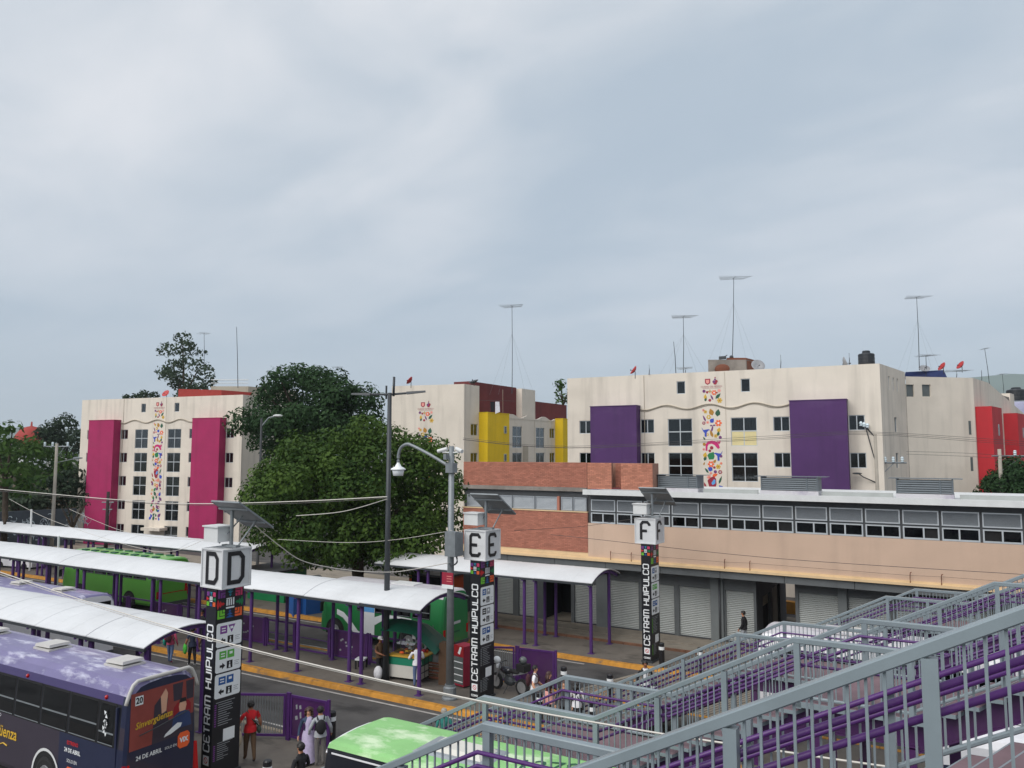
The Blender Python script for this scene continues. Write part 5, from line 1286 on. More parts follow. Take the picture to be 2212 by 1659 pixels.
q.build('rear_advertisement', M8, t, local=True, kind='stuff')
put('lettering', text_mesh('Sinvergüenza', .20, 'gold_ink', shear=.25, bold=.004), t, local=True, loc=(-.022, .26, 2.10), rot=(math.pi / 2, R(-4), -math.pi / 2))
put('lettering', text_mesh('24 DE ABRIL', .135, 'sign_white', bold=.003), t, local=True, loc=(-.012, .36, 1.36), rot=ROT_REAR)
put('lettering', text_mesh('SOLO EN', .085, 'sign_white'), t, local=True, loc=(-.012, -.26, 1.36), rot=ROT_REAR)
q = MB()
def rsq(y, z, s_, x, r=.07): return [(x, y + sy * (s_ - dy), z + sz * (s_ - dz)) for sy, sz, dy, dz in ((1, -1, 0, r), (1, -1, r, 0), (-1, -1, r, 0), (-1, -1, 0, r), (-1, 1, 0, r), (-1, 1, r, 0), (1, 1, r, 0), (1, 1, 0, r))]
q.poly(rsq(-.64, 1.42, .18, -.012)); vx = q.build('channel_logo', 'orange_ink', t, local=True)
put('lettering', text_mesh('VIX', .15, 'sign_white', bold=.008), vx, local=True, loc=(-.018, -.64, 1.42), rot=ROT_REAR)
q = MB(); rquad(q, -.012, .80, .58, 2.52, 2.72); n20 = q.build('number_plate', 'sign_white', t, local=True)
put('lettering', text_mesh('20', .19, 'ink', bold=.006), n20, local=True, loc=(-.018, .69, 2.62), rot=ROT_REAR)
for s_ in (1, -1): MB().hexa([(-.03, s_ * .99 - .13, .56), (.02, s_ * .99 - .13, .56), (.10, s_ * .99 + .06, .56), (.05, s_ * .99 + .06, .56)], [(-.03, s_ * .97 - .07, 1.28), (.02, s_ * .97 - .07, 1.28), (.10, s_ * .97 + .06, 1.28), (.05, s_ * .97 + .06, 1.28)]).build('tail_lamp', 'lamp_red', t, local=True)
MB().box(-.08, .1, -.95, .95, .32, .55).build('bumper', 'white_metal', t, local=True)
MB().path([(-.02, .65, 1.85), (-.05, .2, 1.92), (-.05, -.75, 2.08)], .012, 5).build('rear_wiper', 'dark_steel', t, local=True)
q = MB(); q.box(.30, .36, Wb / 2 - .05, Wb / 2 + .012, .5, 2.5); q.build('corner_trim', 'bus_navy', t, local=True)
ys = Wb / 2 + .012
put('lettering', text_mesh('Sinvergüenza', .40, 'gold_ink', shear=.2, bold=.006), t, local=True, loc=(5.9, ys, 1.18), rot=ROT_SIDE)
q = MB(); q.path([(5.9, ys + .004, 1.02), (6.05, ys + .004, .84), (5.9, ys + .004, .72), (5.7, ys + .004, .85), (5.5, ys + .004, .91), (5.3, ys + .004, .87)], .016, 5); q.build('flourish', 'gold_ink', t, local=True)
put('lettering', text_mesh('24 DE ABRIL', .135, 'sign_white', bold=.003), t, local=True, loc=(2.15, ys, 1.26), rot=ROT_SIDE)
put('lettering', text_mesh('ESTRENO', .12, 'red_ink', bold=.002), t, local=True, loc=(2.15, ys, 1.43), rot=ROT_SIDE)
put('lettering', text_mesh('SOLO EN', .11, 'sign_white'), t, local=True, loc=(2.15, ys, 1.03), rot=ROT_SIDE)
q = MB(); q.poly([(2.15 + (.26 - d_) * a, ys, .64 + (.26 - e_) * c) for a, c, d_, e_ in ((1, -1, 0, .08), (1, -1, .08, 0), (-1, -1, .08, 0), (-1, -1, 0, .08), (-1, 1, 0, .08), (-1, 1, .08, 0), (1, 1, .08, 0), (1, 1, 0, .08))][::-1]); vx = q.build('channel_logo', 'orange_ink', t, local=True)
put('lettering', text_mesh('VIX', .20, 'sign_white', bold=.01), vx, local=True, loc=(2.15, ys + .005, .62), rot=ROT_SIDE)
put('lettering', text_mesh('SERVICIO ORDINARIO', .12, 'sign_white'), t, local=True, loc=(6.3, ys, 1.555), rot=ROT_SIDE)
q = MB()
for k in range(12): 
    a, r_ = rr.uniform(0, 6.28), rr.uniform(.0, .12); q.poly([(.78 + r_ * math.cos(a) + .06 * math.cos(v + k), Wb / 2 + .004, 2.10 + 2.2 * r_ * math.sin(a) + .06 * math.sin(v + k)) for v in (0, 2.1, 4.2)])
q.build('white_emblem', 'sign_white', t, local=True, kind='stuff')
for x in (.9, 4.6): MB().ball((x, Wb / 2 - .075, 2.64), .05, 8, 5).build('marker_lamp', 'lamp_red', t, local=True)

t.scale = (1, 1, 1.12)                      # a tall coach body on high wheels

def plain_bus(label, loc, L, Wd, H, mats, pf, wz, spans, rear, wheels=(2.4, -2.2), hatches=(), r=.44, near=1, frame='black_rubber', glass='glass_bus', archm=None, rear_z=(1.6, 2.5), group='buses', rwc='glass_bus', flat=False):
    t, b = bus(label, loc, math.pi, L, Wd, H, pf, wz, group=group, flat=flat)
    b.build('body', mats, t, local=True)
    for s_ in (1, -1): bus_windows(t, Wd, wz, spans, s_, frame=frame, glass=glass)
    for x in (wheels[0], L + wheels[1]):
        for s_ in (1, -1): wheel(t, x, s_ * (Wd / 2 + .016), r, s_); arch(t, x, r, Wd, s_, archm or mats[0])
    for x in hatches: hatch(t, x, H)
    if rear:
        q = MB(); rquad(q, -.008, Wd / 2 - .28, -Wd / 2 + .28, *rear_z, 0, 0); ro = q.build('rear_window', 'black_rubber', t, local=True)
        q = MB(); rquad(q, -.016, Wd / 2 - .33, -Wd / 2 + .33, rear_z[0] + .05, rear_z[1] - .05, 0, 0); q.build('pane', rwc, ro, local=True)
    q = MB(); fx = lambda z: L + .012 - .35 * max(0, (z - 1.0) / (H - 1.0)); q.poly([(fx(1.35), -Wd / 2 + .2, 1.35), (fx(1.35), Wd / 2 - .2, 1.35), (fx(H - .5), Wd / 2 - .25, H - .5), (fx(H - .5), -Wd / 2 + .25, H - .5)])
    wo = q.build('windscreen', 'black_rubber', t, local=True)
    MB().box(-.06, .1, -Wd / 2 + .1, Wd / 2 - .1, .30, .46).build('bumper', 'slate_dark', t, local=True)
    for s_ in (1, -1):
        MB().box(-.02, .06, s_ * (Wd / 2 - .16) - .07, s_ * (Wd / 2 - .16) + .07, .75, 1.15).build('tail_lamp', 'lamp_red', t, local=True)
        MB().ball((L - .06, s_ * (Wd / 2 - .35), .78), (.08, .16, .10), 8, 5).build('headlamp', 'lamp_clear', t, local=True)
    MB().box(L - .35, L - .28, Wd / 2 + .02, Wd / 2 + .26, 1.75, 1.8).box(L - .40, L - .34, Wd / 2 + .16, Wd / 2 + .34, 1.35, 1.78).build('mirror', 'black_rubber', t, local=True)
    return t
# -- second violet bus, white flanks, behind the first canopy
def pf(x, y, z): return 0 if z > 2.62 else (1 if (x < .5 or z < .0) else (2 if z < 1.3 else 1))
t = plain_bus('violet roofed bus with white tail behind the nearest canopy', (-33.1, 20.05, -.146), 10.5, 2.4, 3.0, ['bus_violet', 'bus_white', 'bus_violet_deep'], pf, (1.62, 2.5), [(.75 + k * 1.3, 1.98 + k * 1.3) for k in range(6)], True, hatches=(2.1, 5.6), rear_z=(1.55, 2.62))
# -- bright green bus
def pf(x, y, z): return 0
t = plain_bus('bright green city bus with roof hatches below the magenta apartment block', (-40.6, 29.55, -.146), 9.6, 2.35, 3.0, ['bus_green'], pf, (1.75, 2.45), [(.9 + k * 1.3, 2.12 + k * 1.3) for k in range(5)], True, r=.46, rear_z=(1.9, 2.62))
for k in range(8):
    for yy in (-.45, .5):
        MB().box(.8 + k * 1.02, 1.25 + k * 1.02, yy - .13, yy + .13, 2.965, 3.04).build('roof_vent', 'leaf_ink', t, local=True)
q = MB()
for yy, s_ in ((.86, 1), (-.86, -1)): q.poly([(-.012, yy + .12, .95), (-.012, yy - .12, .95), (-.012, yy - .06, 1.45), (-.012, yy + .08, 1.45)])
rquad(q, -.012, .7, -.7, .98, 1.03); q.build('lamp_cluster', 'lamp_red', t, local=True)
# -- deeper green minibus with white swoosh
def pf(x, y, z): return 1 if (z > 2.58) else 0
t = plain_bus('green minibus with a white ribbon on its side, under the tree', (-20.75, 30.0, -.146), 7.5, 2.15, 2.86, ['bus_green_deep', 'roof_white'], pf, (1.55, 2.25), [(.7 + k * 1.12, 1.72 + k * 1.12) for k in range(4)], False, wheels=(1.9, -1.05), r=.47, archm='bus_green_deep')
q = MB(); ys = 2.15 / 2 + .010
sw1 = [(6.35, 1.50), (5.9, 1.38), (5.4, 1.0), (5.0, .62), (4.6, .45)]; sw2 = [(6.35, 1.25), (5.95, 1.12), (5.55, .80), (5.2, .42), (4.8, .36)]
for k in range(4): q.poly([(sw1[k][0], ys, sw1[k][1]), (sw2[k][0], ys, sw2[k][1]), (sw2[k + 1][0], ys, sw2[k + 1][1]), (sw1[k + 1][0], ys, sw1[k + 1][1])])
s3 = [(4.5, .45), (4.0, .95), (3.3, 1.33), (2.6, 1.45), (2.1, 1.30), (1.9, .95)]; s4 = [(4.9, .55), (4.25, 1.25), (3.4, 1.62), (2.5, 1.72), (1.75, 1.50), (1.55, 1.0)]
q2 = MB()
for k in range(5): q2.poly([(s3[k][0], ys, min(s3[k][1], 1.5)), (s4[k][0], ys, min(s4[k][1], 1.54)), (s4[k + 1][0], ys, min(s4[k + 1][1], 1.54)), (s3[k + 1][0], ys, min(s3[k + 1][1], 1.5))][::-1])
q.build('white_ribbon', 'sign_white', t, local=True); q2.build('white_ribbon', 'sign_white', t, local=True)
q = MB(); q.poly([(4.62, ys + .004, .42), (3.95, ys + .004, .42), (3.95, ys + .004, 2.2), (4.62, ys + .004, 2.2)]); do = q.build('door_sheet', 'sign_white', t, local=True)
q = MB(); q.poly([(4.60, ys + .008, 1.55), (3.97, ys + .008, 1.55), (3.97, ys + .008, 2.0), (4.60, ys + .008, 2.0)]); q.build('route_notice', 'sky_ink', do, local=True)
q = MB(); rquad(q, -.012, .45, -.35, 1.28, 1.40); q.build('badge', 'roof_white', t, local=True)
q = MB(); rquad(q, -.012, .40, -.30, .90, .97); q.build('badge', 'leaf_ink', t, local=True)
for x in (.5, 2.0, 3.6): MB().ball((x, 1.0, 2.62), .04, 8, 5).build('marker_lamp', 'lamp_amber', t, local=True)
MB().box(2.2, 3.6, -.35, .35, 2.84, 2.90).build('roof_hatch', 'white_metal', t, local=True)
# -- light green roofed minibus below the stairs
def pf(x, y, z): return 0 if z > 3.03 else (1 if z > 1.2 else 0)
t = plain_bus('minibus with light green roof and black sides below the staircase', (-5.3, 13.2, -.146), 6.75, 2.05, 3.24, ['bus_lime', 'bus_black'], pf, (1.7, 2.62), [(.7 + k * 1.15, 1.75 + k * 1.15) for k in range(5)], True, wheels=(1.5, -1.2), r=.42, flat=True)
ho = MB().hexa([(2.75, -.42, 3.215), (4.55, -.42, 3.215), (4.55, .52, 3.215), (2.75, .52, 3.215)], [(2.85, -.36, 3.26), (4.45, -.36, 3.26), (4.45, .46, 3.26), (2.85, .46, 3.26)]).build('roof_patch', 'louver', t, local=True)
MB().hexa([(3.0, -.28, 3.261), (4.3, -.28, 3.261), (4.3, .36, 3.261), (3.0, .36, 3.261)], [(3.08, -.2, 3.34), (4.2, -.2, 3.34), (4.2, .28, 3.34), (3.08, .28, 3.34)]).build('hatch_lid', 'cart_white', ho, local=True)
for s_, sz, x, y, a in (('1278', .62, 1.85, -.15, 20), ('00089', .50, 2.0, .48, 8), ('RUTA', .36, 2.9, .68, 14)):
    put('lettering', text_mesh(s_, sz, 'leaf_ink', shear=.15), t, local=True, loc=(x, y, 3.246 - .028 * abs(y)), rot=(0, 0, R(180 + a)))
q = MB(); q.path([(6.38, -.96, 2.98), (6.42, -.82, 3.11), (6.44, -.4, 3.15), (6.445, 0, 3.165), (6.44, .4, 3.15), (6.42, .82, 3.11), (6.38, .96, 2.98)], .025, 6); q.build('front_rim', 'bus_white', t, local=True)
MB().ball((6.2, 1.02, 2.55), (.10, .05, .045), 8, 5).build('marker_lamp', 'lamp_amber', t, local=True)
MB().box(1.0, 6.2, 1.0, 1.012, 3.01, 3.04).build('roof_gutter', 'bus_white', t, local=True)
# -- white minibus by the shutters
def pf(x, y, z): return 1 if z > 2.72 else 0
t = plain_bus('white minibus with weathered violet roof in front of the roller shutters', (1.6, 29.6, -.146), 8.6, 2.2, 2.95, ['bus_white', 'roof_white'], pf, (1.35, 2.28), [(.5 + k * 1.22, 1.68 + k * 1.22) for k in range(6)], True, wheels=(1.8, -1.3), hatches=(), r=.44)
ho = MB().box(4.6, 6.3, -.6, .6, 2.93, 2.985).build('roof_patch', 'roof_white', t, local=True); MB().hexa([(4.9, -.35, 2.986), (5.9, -.35, 2.986), (5.9, .35, 2.986), (4.9, .35, 2.986)], [(5.0, -.3, 3.06), (5.8, -.3, 3.06), (5.8, .3, 3.06), (5.0, .3, 3.06)]).build('hatch_lid', 'hatch_grey', ho, local=True)
# -- white bus half hidden by the second staircase
def pf(x, y, z): return 0 if z > 2.25 else 1
t = plain_bus('white bus seen only in pieces through the railings at the lower right', (5.5, 21.4, -.146), 6.6, 2.2, 3.0, ['bus_white', 'bus_navy'], pf, (1.5, 2.2), [(.5 + k * 1.2, 1.66 + k * 1.2) for k in range(4)], True, wheels=(1.5, -1.3), r=.42)
put('lettering', text_mesh('OUO', .5, 'ink'), t, local=True, loc=(5.2, .2, 3.004), rot=(0, 0, math.pi))
# ------------------------------------------------------------------ trees
def crown(name, clumps, leaf, mname, par, n_per, rnd, droop=0.0):
    v, f = [], []
    for (c, r) in clumps:
        for _ in range(int(n_per * r * r)):
            z = rnd.uniform(-.75, 1); a = rnd.uniform(0, 2 * math.pi); k = rnd.uniform(.62, 1.08); s_ = math.sqrt(max(0, 1 - z * z))
            nrm = Vector((s_ * math.cos(a), s_ * math.sin(a), z)); p = c + Vector((nrm.x * r * k, nrm.y * r * k, nrm.z * r * k * .85))
            nn = (nrm + Vector((rnd.uniform(-.8, .8), rnd.uniform(-.8, .8), rnd.uniform(-.3, .9) - droop))).normalized()
            q = nn.to_track_quat('Z', 'Y'); t = rnd.uniform(0, 6.28); l = leaf * rnd.uniform(.6, 1.25); w = l * .52
            ax, ay = q @ Vector((math.cos(t), math.sin(t), 0)), q @ Vector((-math.sin(t), math.cos(t), 0))
            i = len(v); v += [tuple(p - ax * l), tuple(p - ay * w), tuple(p + ax * l), tuple(p + ay * w)]; f.append((i, i + 1, i + 2, i + 3))
    me = bpy.data.meshes.new(name); me.from_pydata(v, [], f); me.materials.append(MATS[mname]); me.update()
    return put(name, me, par)
def tree(label, base, top, centre, rad, n_cl, cl_r, leaf, mname, n_per, seed, name='tree', trunk_r=.28, shape=None, group='trees', droop=0.0, flat=.15):
    rnd = random.Random(seed); base = Vector(base); C = Vector(centre); rad = Vector(rad)
    t = thing(name, label, 'tree', tuple(base), 0, group)
    cl = []
    if shape: cl = [(C + Vector((p[0] * rad.x, p[1] * rad.y, p[2] * rad.z)), r * cl_r) for *p, r in shape]
    k = 0
    while len(cl) < n_cl and k < 5000:
        k += 1
        z = rnd.uniform(-.92, 1.0); a = rnd.uniform(0, 6.283); s_ = math.sqrt(max(0, 1 - z * z)); kk = rnd.uniform(.70, 1.0) if rnd.random() < .8 else rnd.uniform(.2, .7)
        p = C + Vector((rad.x * s_ * math.cos(a) * kk, rad.y * s_ * math.sin(a) * kk, rad.z * z * kk)); cl.append((p, cl_r * rnd.uniform(.7, 1.3)))
    crown('crown', cl, leaf, mname, t, n_per, rnd, droop)
    b = MB(); fork = base + (C - base) * .45; fork.z = base.z + max(1.2, (C.z - rad.z * .75 - base.z))
    b.path(smoothpts([base - Vector((0, 0, .1)), base + (fork - base) * .5 + Vector((rnd.uniform(-.1, .1), rnd.uniform(-.1, .1), 0)), fork], 4), [trunk_r * (1.25 - .05 * i) for i in range(9)], 10)
    for i in range(7):
        p, r = cl[int(i * len(cl) / 7)]; mid = fork + (p - fork) * .5 + Vector((0, 0, .2))
        b.path(smoothpts([fork - Vector((0, 0, .2)), mid, p], 3), [trunk_r * .55, trunk_r * .48, trunk_r * .42, trunk_r * .36, trunk_r * .28, trunk_r * .2, trunk_r * .12], 6)
    b.build('trunk', 'bark', t, smooth=True)
    return t
# big clipped laurel in the middle
tc_ = at(776, 1072, 46)
tree('big round clipped laurel tree with dense dark crown behind the green minibus', (tc_.x - .3, tc_.y + .2, -.15), 0, (tc_.x, tc_.y, tc_.z - .15), (6.25, 6.2, 4.3), 170, 1.15, .135, 'leaf_ficus', 270, 21, 'laurel_tree', trunk_r=.36)
tb = at(668, 890, 66)
tree('taller dark green ash tree rising behind the round laurel', (tb.x, tb.y, -.15), 0, (tb.x, tb.y, tb.z - .4), (5.9, 5.4, 3.65), 70, 1.35, .19, 'leaf_ash', 150, 22, 'ash_tree', trunk_r=.4, shape=[(-.55, 0, .55, 1.2), (-.30, 0, .95, 1.1), (.15, 0, .75, 1.3), (.90, .1, .35, 1.0), (.98, .2, .0, 1.0), (-.95, 0, -.5, 1.1), (1.05, 0, -.55, 1.0)])
te = at(400, 800, 104)
tree('thin wispy eucalyptus rising above the roof of the magenta block', (te.x, te.y, -.15), 0, tuple(te), (4.0, 3.6, 5.2), 26, 1.05, .26, 'leaf_euca', 62, 23, 'eucalyptus_tree', trunk_r=.35, droop=.7,
     shape=[(-.2, 0, .85, 1.2), (-.12, 0, .55, 1.5), (.05, .1, .62, 1.1), (-.7, 0, .18, .9), (-.92, 0, .05, .6), (-.3, 0, .1, 1.2), (.0, 0, -.25, 1.3), (.75, 0, .05, 1.3), (1.05, 0, -.1, 1.2), (.6, 0, -.4, 1.3), (-.55, 0, -.3, .9), (.9, 0, -.55, 1.2), (.1, 0, -.7, 1.6), (-.2, 0, -.85, 1.3), (.5, 0, -.8, 1.4), (.3, 0, -.55, 1.2)])
for px, py, d, rx, rz, sd, lb, mm in ((15, 1000, 62, 2.6, 2.9, 31, 'bright green leafy tree cut by the left edge of the picture', 'leaf_mid'), (78, 1012, 92, 3.9, 2.6, 32, 'mid green bushy tree left of the red dome', 'leaf_mid'), (150, 948, 118, 4.0, 3.0, 33, 'dark tall tree beside the left edge of the magenta block', 'leaf_dark'), (122, 1040, 96, 3.2, 3.2, 36, 'low dark green tree behind the utility pole at the left', 'leaf_ash'),
                                     (40, 985, 120, 5.0, 2.3, 37, 'broad green tree under the red dome', 'leaf_mid'), (90, 1075, 78, 2.6, 1.5, 41, 'round dark bush above the graffiti wall', 'leaf_dark'), (40, 1082, 76, 2.4, 1.3, 42, 'low olive bush above the left end of the graffiti wall', 'leaf_euca'), (150, 1060, 80, 2.4, 2.2, 43, 'dark bush between the pole and the magenta block', 'leaf_dark')):
    c = at(px, py, d)
    tree(lb, (c.x, c.y, -.15), 0, tuple(c), (rx, rx, rz), 26, rx * .30, .27, mm, 70, sd, trunk_r=.22)
c = at(2180, 1042, 50)
tree('dense green shrub tree at the right edge behind the market roof', (c.x, c.y, -.15), 0, (c.x + .4, c.y + .5, c.z - .2), (1.7, 1.7, 1.6), 34, .7, .15, 'leaf_ash', 330, 34)
c = at(1216, 852, 82)
tree('small leafy treetop between the yellow and purple blocks', (c.x, c.y, -.15), 0, tuple(c), (1.1, 1.1, 1.3), 10, .55, .2, 'leaf_mid', 90, 35, trunk_r=.16)
c = at(305, 856, 110)
tree('low treetop peeping over the roof edge of the magenta block', (c.x, c.y, -.15), 0, (c.x, c.y, c.z - .2), (3.2, 2.0, .7), 14, .7, .26, 'leaf_dark', 60, 38, trunk_r=.2)
c = at(160, 1085, 72)
bt = thing('tree', 'small nearly bare dark tree at the left corner of the magenta block', 'tree', (c.x, c.y, -.15), 0, 'trees')
b = MB(); rb_ = random.Random(3); p0 = Vector((c.x, c.y, -.15)); b.path([p0, p0 + Vector((.05, 0, 1.6)), p0 + Vector((-.05, 0, 2.6))], [.16, .13, .11], 7)
for i in range(12):
    a = rb_.uniform(0, 6.28); l = rb_.uniform(1.2, 2.6); s0 = p0 + Vector((0, 0, rb_.uniform(1.8, 2.6))); e_ = s0 + Vector((math.cos(a) * l * .5, math.sin(a) * l * .5, l))
    b.path([s0, (s0 + e_) / 2 + Vector((0, 0, .15)), e_], [.07, .045, .012], 5)
b.build('trunk', 'bark', bt)
crown('crown', [(Vector((c.x + rb_.uniform(-.9, .9), c.y + rb_.uniform(-.9, .9), rb_.uniform(3.2, 5.0))), .35) for _ in range(8)], .12, 'leaf_dark', bt, 160, rb_)

# ------------------------------------------------------------------ left background: graffiti wall, earth bank, white house, red dome
a, c = at(-40, 978, 70), at(172, 978, 76)
def strip(p, q, z0, z1, dep): 
    d = Vector((q.x - p.x, q.y - p.y, 0)).normalized(); n_ = Vector((-d.y, d.x, 0)) * dep; P_ = [Vector((p.x, p.y, 0)), Vector((q.x, q.y, 0)), Vector((q.x, q.y, 0)) + n_, Vector((p.x, p.y, 0)) + n_]
    return [v + Vector((0, 0, z0)) for v in P_], [v + Vector((0, 0, z1)) for v in P_], d
gb, gt, gd = strip(a, c, -.15, 3.6, .25)
gw = tag(MB().hexa(gb, gt).build('graffiti_wall', 'graffiti_wall'), 'dark wall covered in pale graffiti at the far left', 'wall')
q = MB(); rg = random.Random(8); nrm = Vector((gd.y, -gd.x, 0)) * .02
for i in range(90):
    u = rg.uniform(1.0, 9.5); z = rg.uniform(.9, 2.9); o = Vector((a.x, a.y, 0)) + gd * u + nrm; r_ = rg.uniform(.12, .3); w_ = .07; s_ = rg.uniform(0, 6)
    pp = [(o + gd * (r_ * math.cos(s_ + k * .7)) + Vector((0, 0, z + r_ * 1.4 * math.sin(s_ + k * .7)))) for k in range(5)]
    for k in range(4): q.poly([pp[k], pp[k + 1], pp[k + 1] + Vector((0, 0, w_)) + gd * .04, pp[k] + Vector((0, 0, w_)) + gd * .04])
q.build('graffiti', 'graffiti', gw, kind='stuff')
a2, c2 = at(-60, 978, 80), at(180, 978, 84)
gb, gt, _ = strip(a2, c2, -.15, 3.4, 14); gt = [v + Vector((0, 0, (0, 0, 3.2, 3.2)[i])) for i, v in enumerate(gt)]
struct(MB().hexa(gb, gt).build('bank', 'soil'))
wh = thing('house', 'small white house half hidden by trees at the far left', 'house', tuple(at(52, 978, 98))[:2] + (0,), 0)
a3, c3 = at(24, 978, 98), at(78, 978, 98); gb, gt, _ = strip(a3, c3, -.15, 7.2, 5); MB().hexa(gb, gt).build('wall', 'white_metal', wh)
gb, gt, _ = strip(a3, at(50, 978, 98), 7.2, 8.6, 5); MB().hexa(gb, [gt[0] + Vector((0, 0, -.9)), gt[1], gt[2], gt[3] + Vector((0, 0, -.9))]).build('roof', 'white_metal', wh)
d_ = at(66, 1032, 97.8); MB().box(d_.x - .45, d_.x + .45, d_.y - .25, d_.y + .02, d_.z - .5, d_.z + .5).build('window', 'glass_case', wh)
dm = at(65, 978, 150); dz = at(65, 942, 150).z
dome = thing('domed_chapel', 'red domed chapel above the trees at the far left', 'chapel', (dm.x, dm.y, 0), 0)
MB().lathe([(2.9, 0), (2.9, dz - 1.8)], (dm.x, dm.y, 0), 20).build('drum', 'cream_dark', dome)
MB().lathe([(3.05, 0), (3.0, .8), (2.7, 1.9), (2.0, 2.9), (1.1, 3.5), (.2, 3.75), (.12, 4.6)], (dm.x, dm.y, dz - 1.8), 20).build('dome', 'terracotta', dome, smooth=True)

# ------------------------------------------------------------------ street lamps, poles, cables
def lamp_curved():
    t = thing('street_lamp', 'grey lamp post with curved arm, hanging lantern and cameras left of the E pillar', 'lamp post', (-16.82, 23.95, 0))
    X, Y_ = -16.82, 23.95
    MB().tube((X, Y_, .5), (X, Y_, 9.25), .15, .10, 14).build('mast', 'galvanised', t, smooth=True)
    MB().lathe([(.30, 0), (.30, .06), (.24, .10), (.24, .42), (.19, .46), (.19, .52)], (X, Y_, 0), 14).build('base', 'galvanised', t, smooth=False)
    MB().box(X - .16, X + .16, Y_ - .16, Y_ + .16, 8.25, 8.62).build('arm_collar', 'galvanised', t)
    pts = smoothpts([(X - .12, Y_, 8.5), (X - 1.0, Y_, 8.92), (X - 1.85, Y_, 9.27), (X - 2.15, Y_, 9.33), (X - 2.42, Y_, 9.2), (X - 2.54, Y_, 8.92), (X - 2.55, Y_, 8.62)], 5)
    MB().path(pts, .062, 8).build('curved_arm', 'galvanised', t, smooth=True)
    o = MB().lathe([(.05, .26), (.06, .16), (.10, .10), (.13, .04), (.27, -.03), (.30, -.08), (.28, -.10)][::-1], (X - 2.55, Y_, 8.42), 16).build('lantern', 'sign_white', t, smooth=True)
    MB().lathe([(.20, -.22), (.22, -.10), (.24, 0)], (X - 2.55, Y_, 8.32), 14).build('lens', 'lamp_clear', o, smooth=True)
    for sx, a in ((-1, R(200)), (1, R(-30))):
        p = Vector((X + sx * .38, Y_ - .05, 9.10)); d = Vector((math.cos(a), math.sin(a) * .6, -.25)).normalized()
        MB().tube(p - d * .2, p + d * .2, .075, n=10).tube((X, Y_, 9.0), p - Vector((0, 0, .08)), .03).build('camera', 'white_metal', t, smooth=False)
    MB().box(X - .12, X + .0, Y_ - .36, Y_ - .16, 8.75, 8.95).build('junction_box', 'galvanised', t)
    MB().box(X + .02, X + .48, Y_ - .42, Y_ - .14, 5.2, 6.1).box(X + .02, X + .48, Y_ - .15, Y_ + .12, 5.2, 6.05).build('equipment_box', 'galvanised', t)
    MB().path(smoothpts([(X + .4, Y_ - .2, 5.2), (X + .42, Y_ - .2, 4.98), (X + .2, Y_ - .2, 4.85), (X, Y_ - .1, 4.9)], 4), .03, 6).build('conduit', 'dark_steel', t)
    s = MB().box(X - .24, X + .26, Y_ - .22, Y_ - .19, 4.14, 4.58).build('notice', 'crimson_ink', t)
    MB().box(X - .24, X + .26, Y_ - .222, Y_ - .188, 4.0, 4.138).build('notice_foot', 'sign_white', s)
    for k in range(3): MB().box(X - .02, X + .2, Y_ - .225, Y_ - .2205, 4.26 + k * .09, 4.28 + k * .09).build('text_line', 'salmon_ink', s)
lamp_curved()
mx, my = -20.35, 24.55
t = thing('street_lamp', 'tall dark lamp mast with two opposed arms rising through the middle canopy', 'lamp post', (mx, my, 0))
MB().tube((mx, my, 0), (mx, my, 11.45), .13, .085, 12).tube((mx + .2, my, 11.3), (mx + .22, my, 12.1), .05).build('mast', 'dark_steel', t, smooth=True)
for sx, L_ in ((-1, .95), (1, .85)):
    e_ = Vector((mx + sx * L_ * .86, my + sx * L_ * .5, 11.42 + .03 * sx)); s_ = Vector((mx, my, 11.38))
    o = MB().path([s_, (s_ + e_) / 2, e_], .045, 8).build('arm', 'dark_steel', t)
    d = (e_ - s_).normalized(); p = Vector((-d.y, d.x, 0)) * .13
    a_ = e_ - d * .15; c_ = e_ + d * .62
    MB().hexa([a_ - p - Vector((0, 0, .05)), c_ - p * .8 - Vector((0, 0, .03)), c_ + p * .8 - Vector((0, 0, .03)), a_ + p - Vector((0, 0, .05))], [a_ - p * .6 + Vector((0, 0, .06)), c_ - p * .5 + Vector((0, 0, .04)), c_ + p * .5 + Vector((0, 0, .04)), a_ + p * .6 + Vector((0, 0, .06))]).build('lamp_head', 'dark_steel', o)
MB().tube((mx - .18, my, 11.2), (mx - .18, my, 11.75), .04).build('bracket', 'dark_steel', t)
c = at(563, 978, 58)
t = thing('street_lamp', 'slim grey street lamp with pale head in front of the ash tree', 'lamp post', (c.x, c.y, -.15))
zt = at(563, 898, 58).z; e_ = at(600, 898, 58)
MB().tube((c.x, c.y, -.15), (c.x, c.y, zt - .2), .12, .08).build('mast', 'slate_dark', t); MB().path([(c.x, c.y, zt - .8), (c.x + .5, c.y + .25, zt - .15), (e_.x, e_.y, e_.z)], .05, 6).build('arm', 'galvanised', t)
MB().ball((e_.x, e_.y, e_.z), (.42, .3, .1), 10, 6).build('lamp_head', 'white_metal', t)
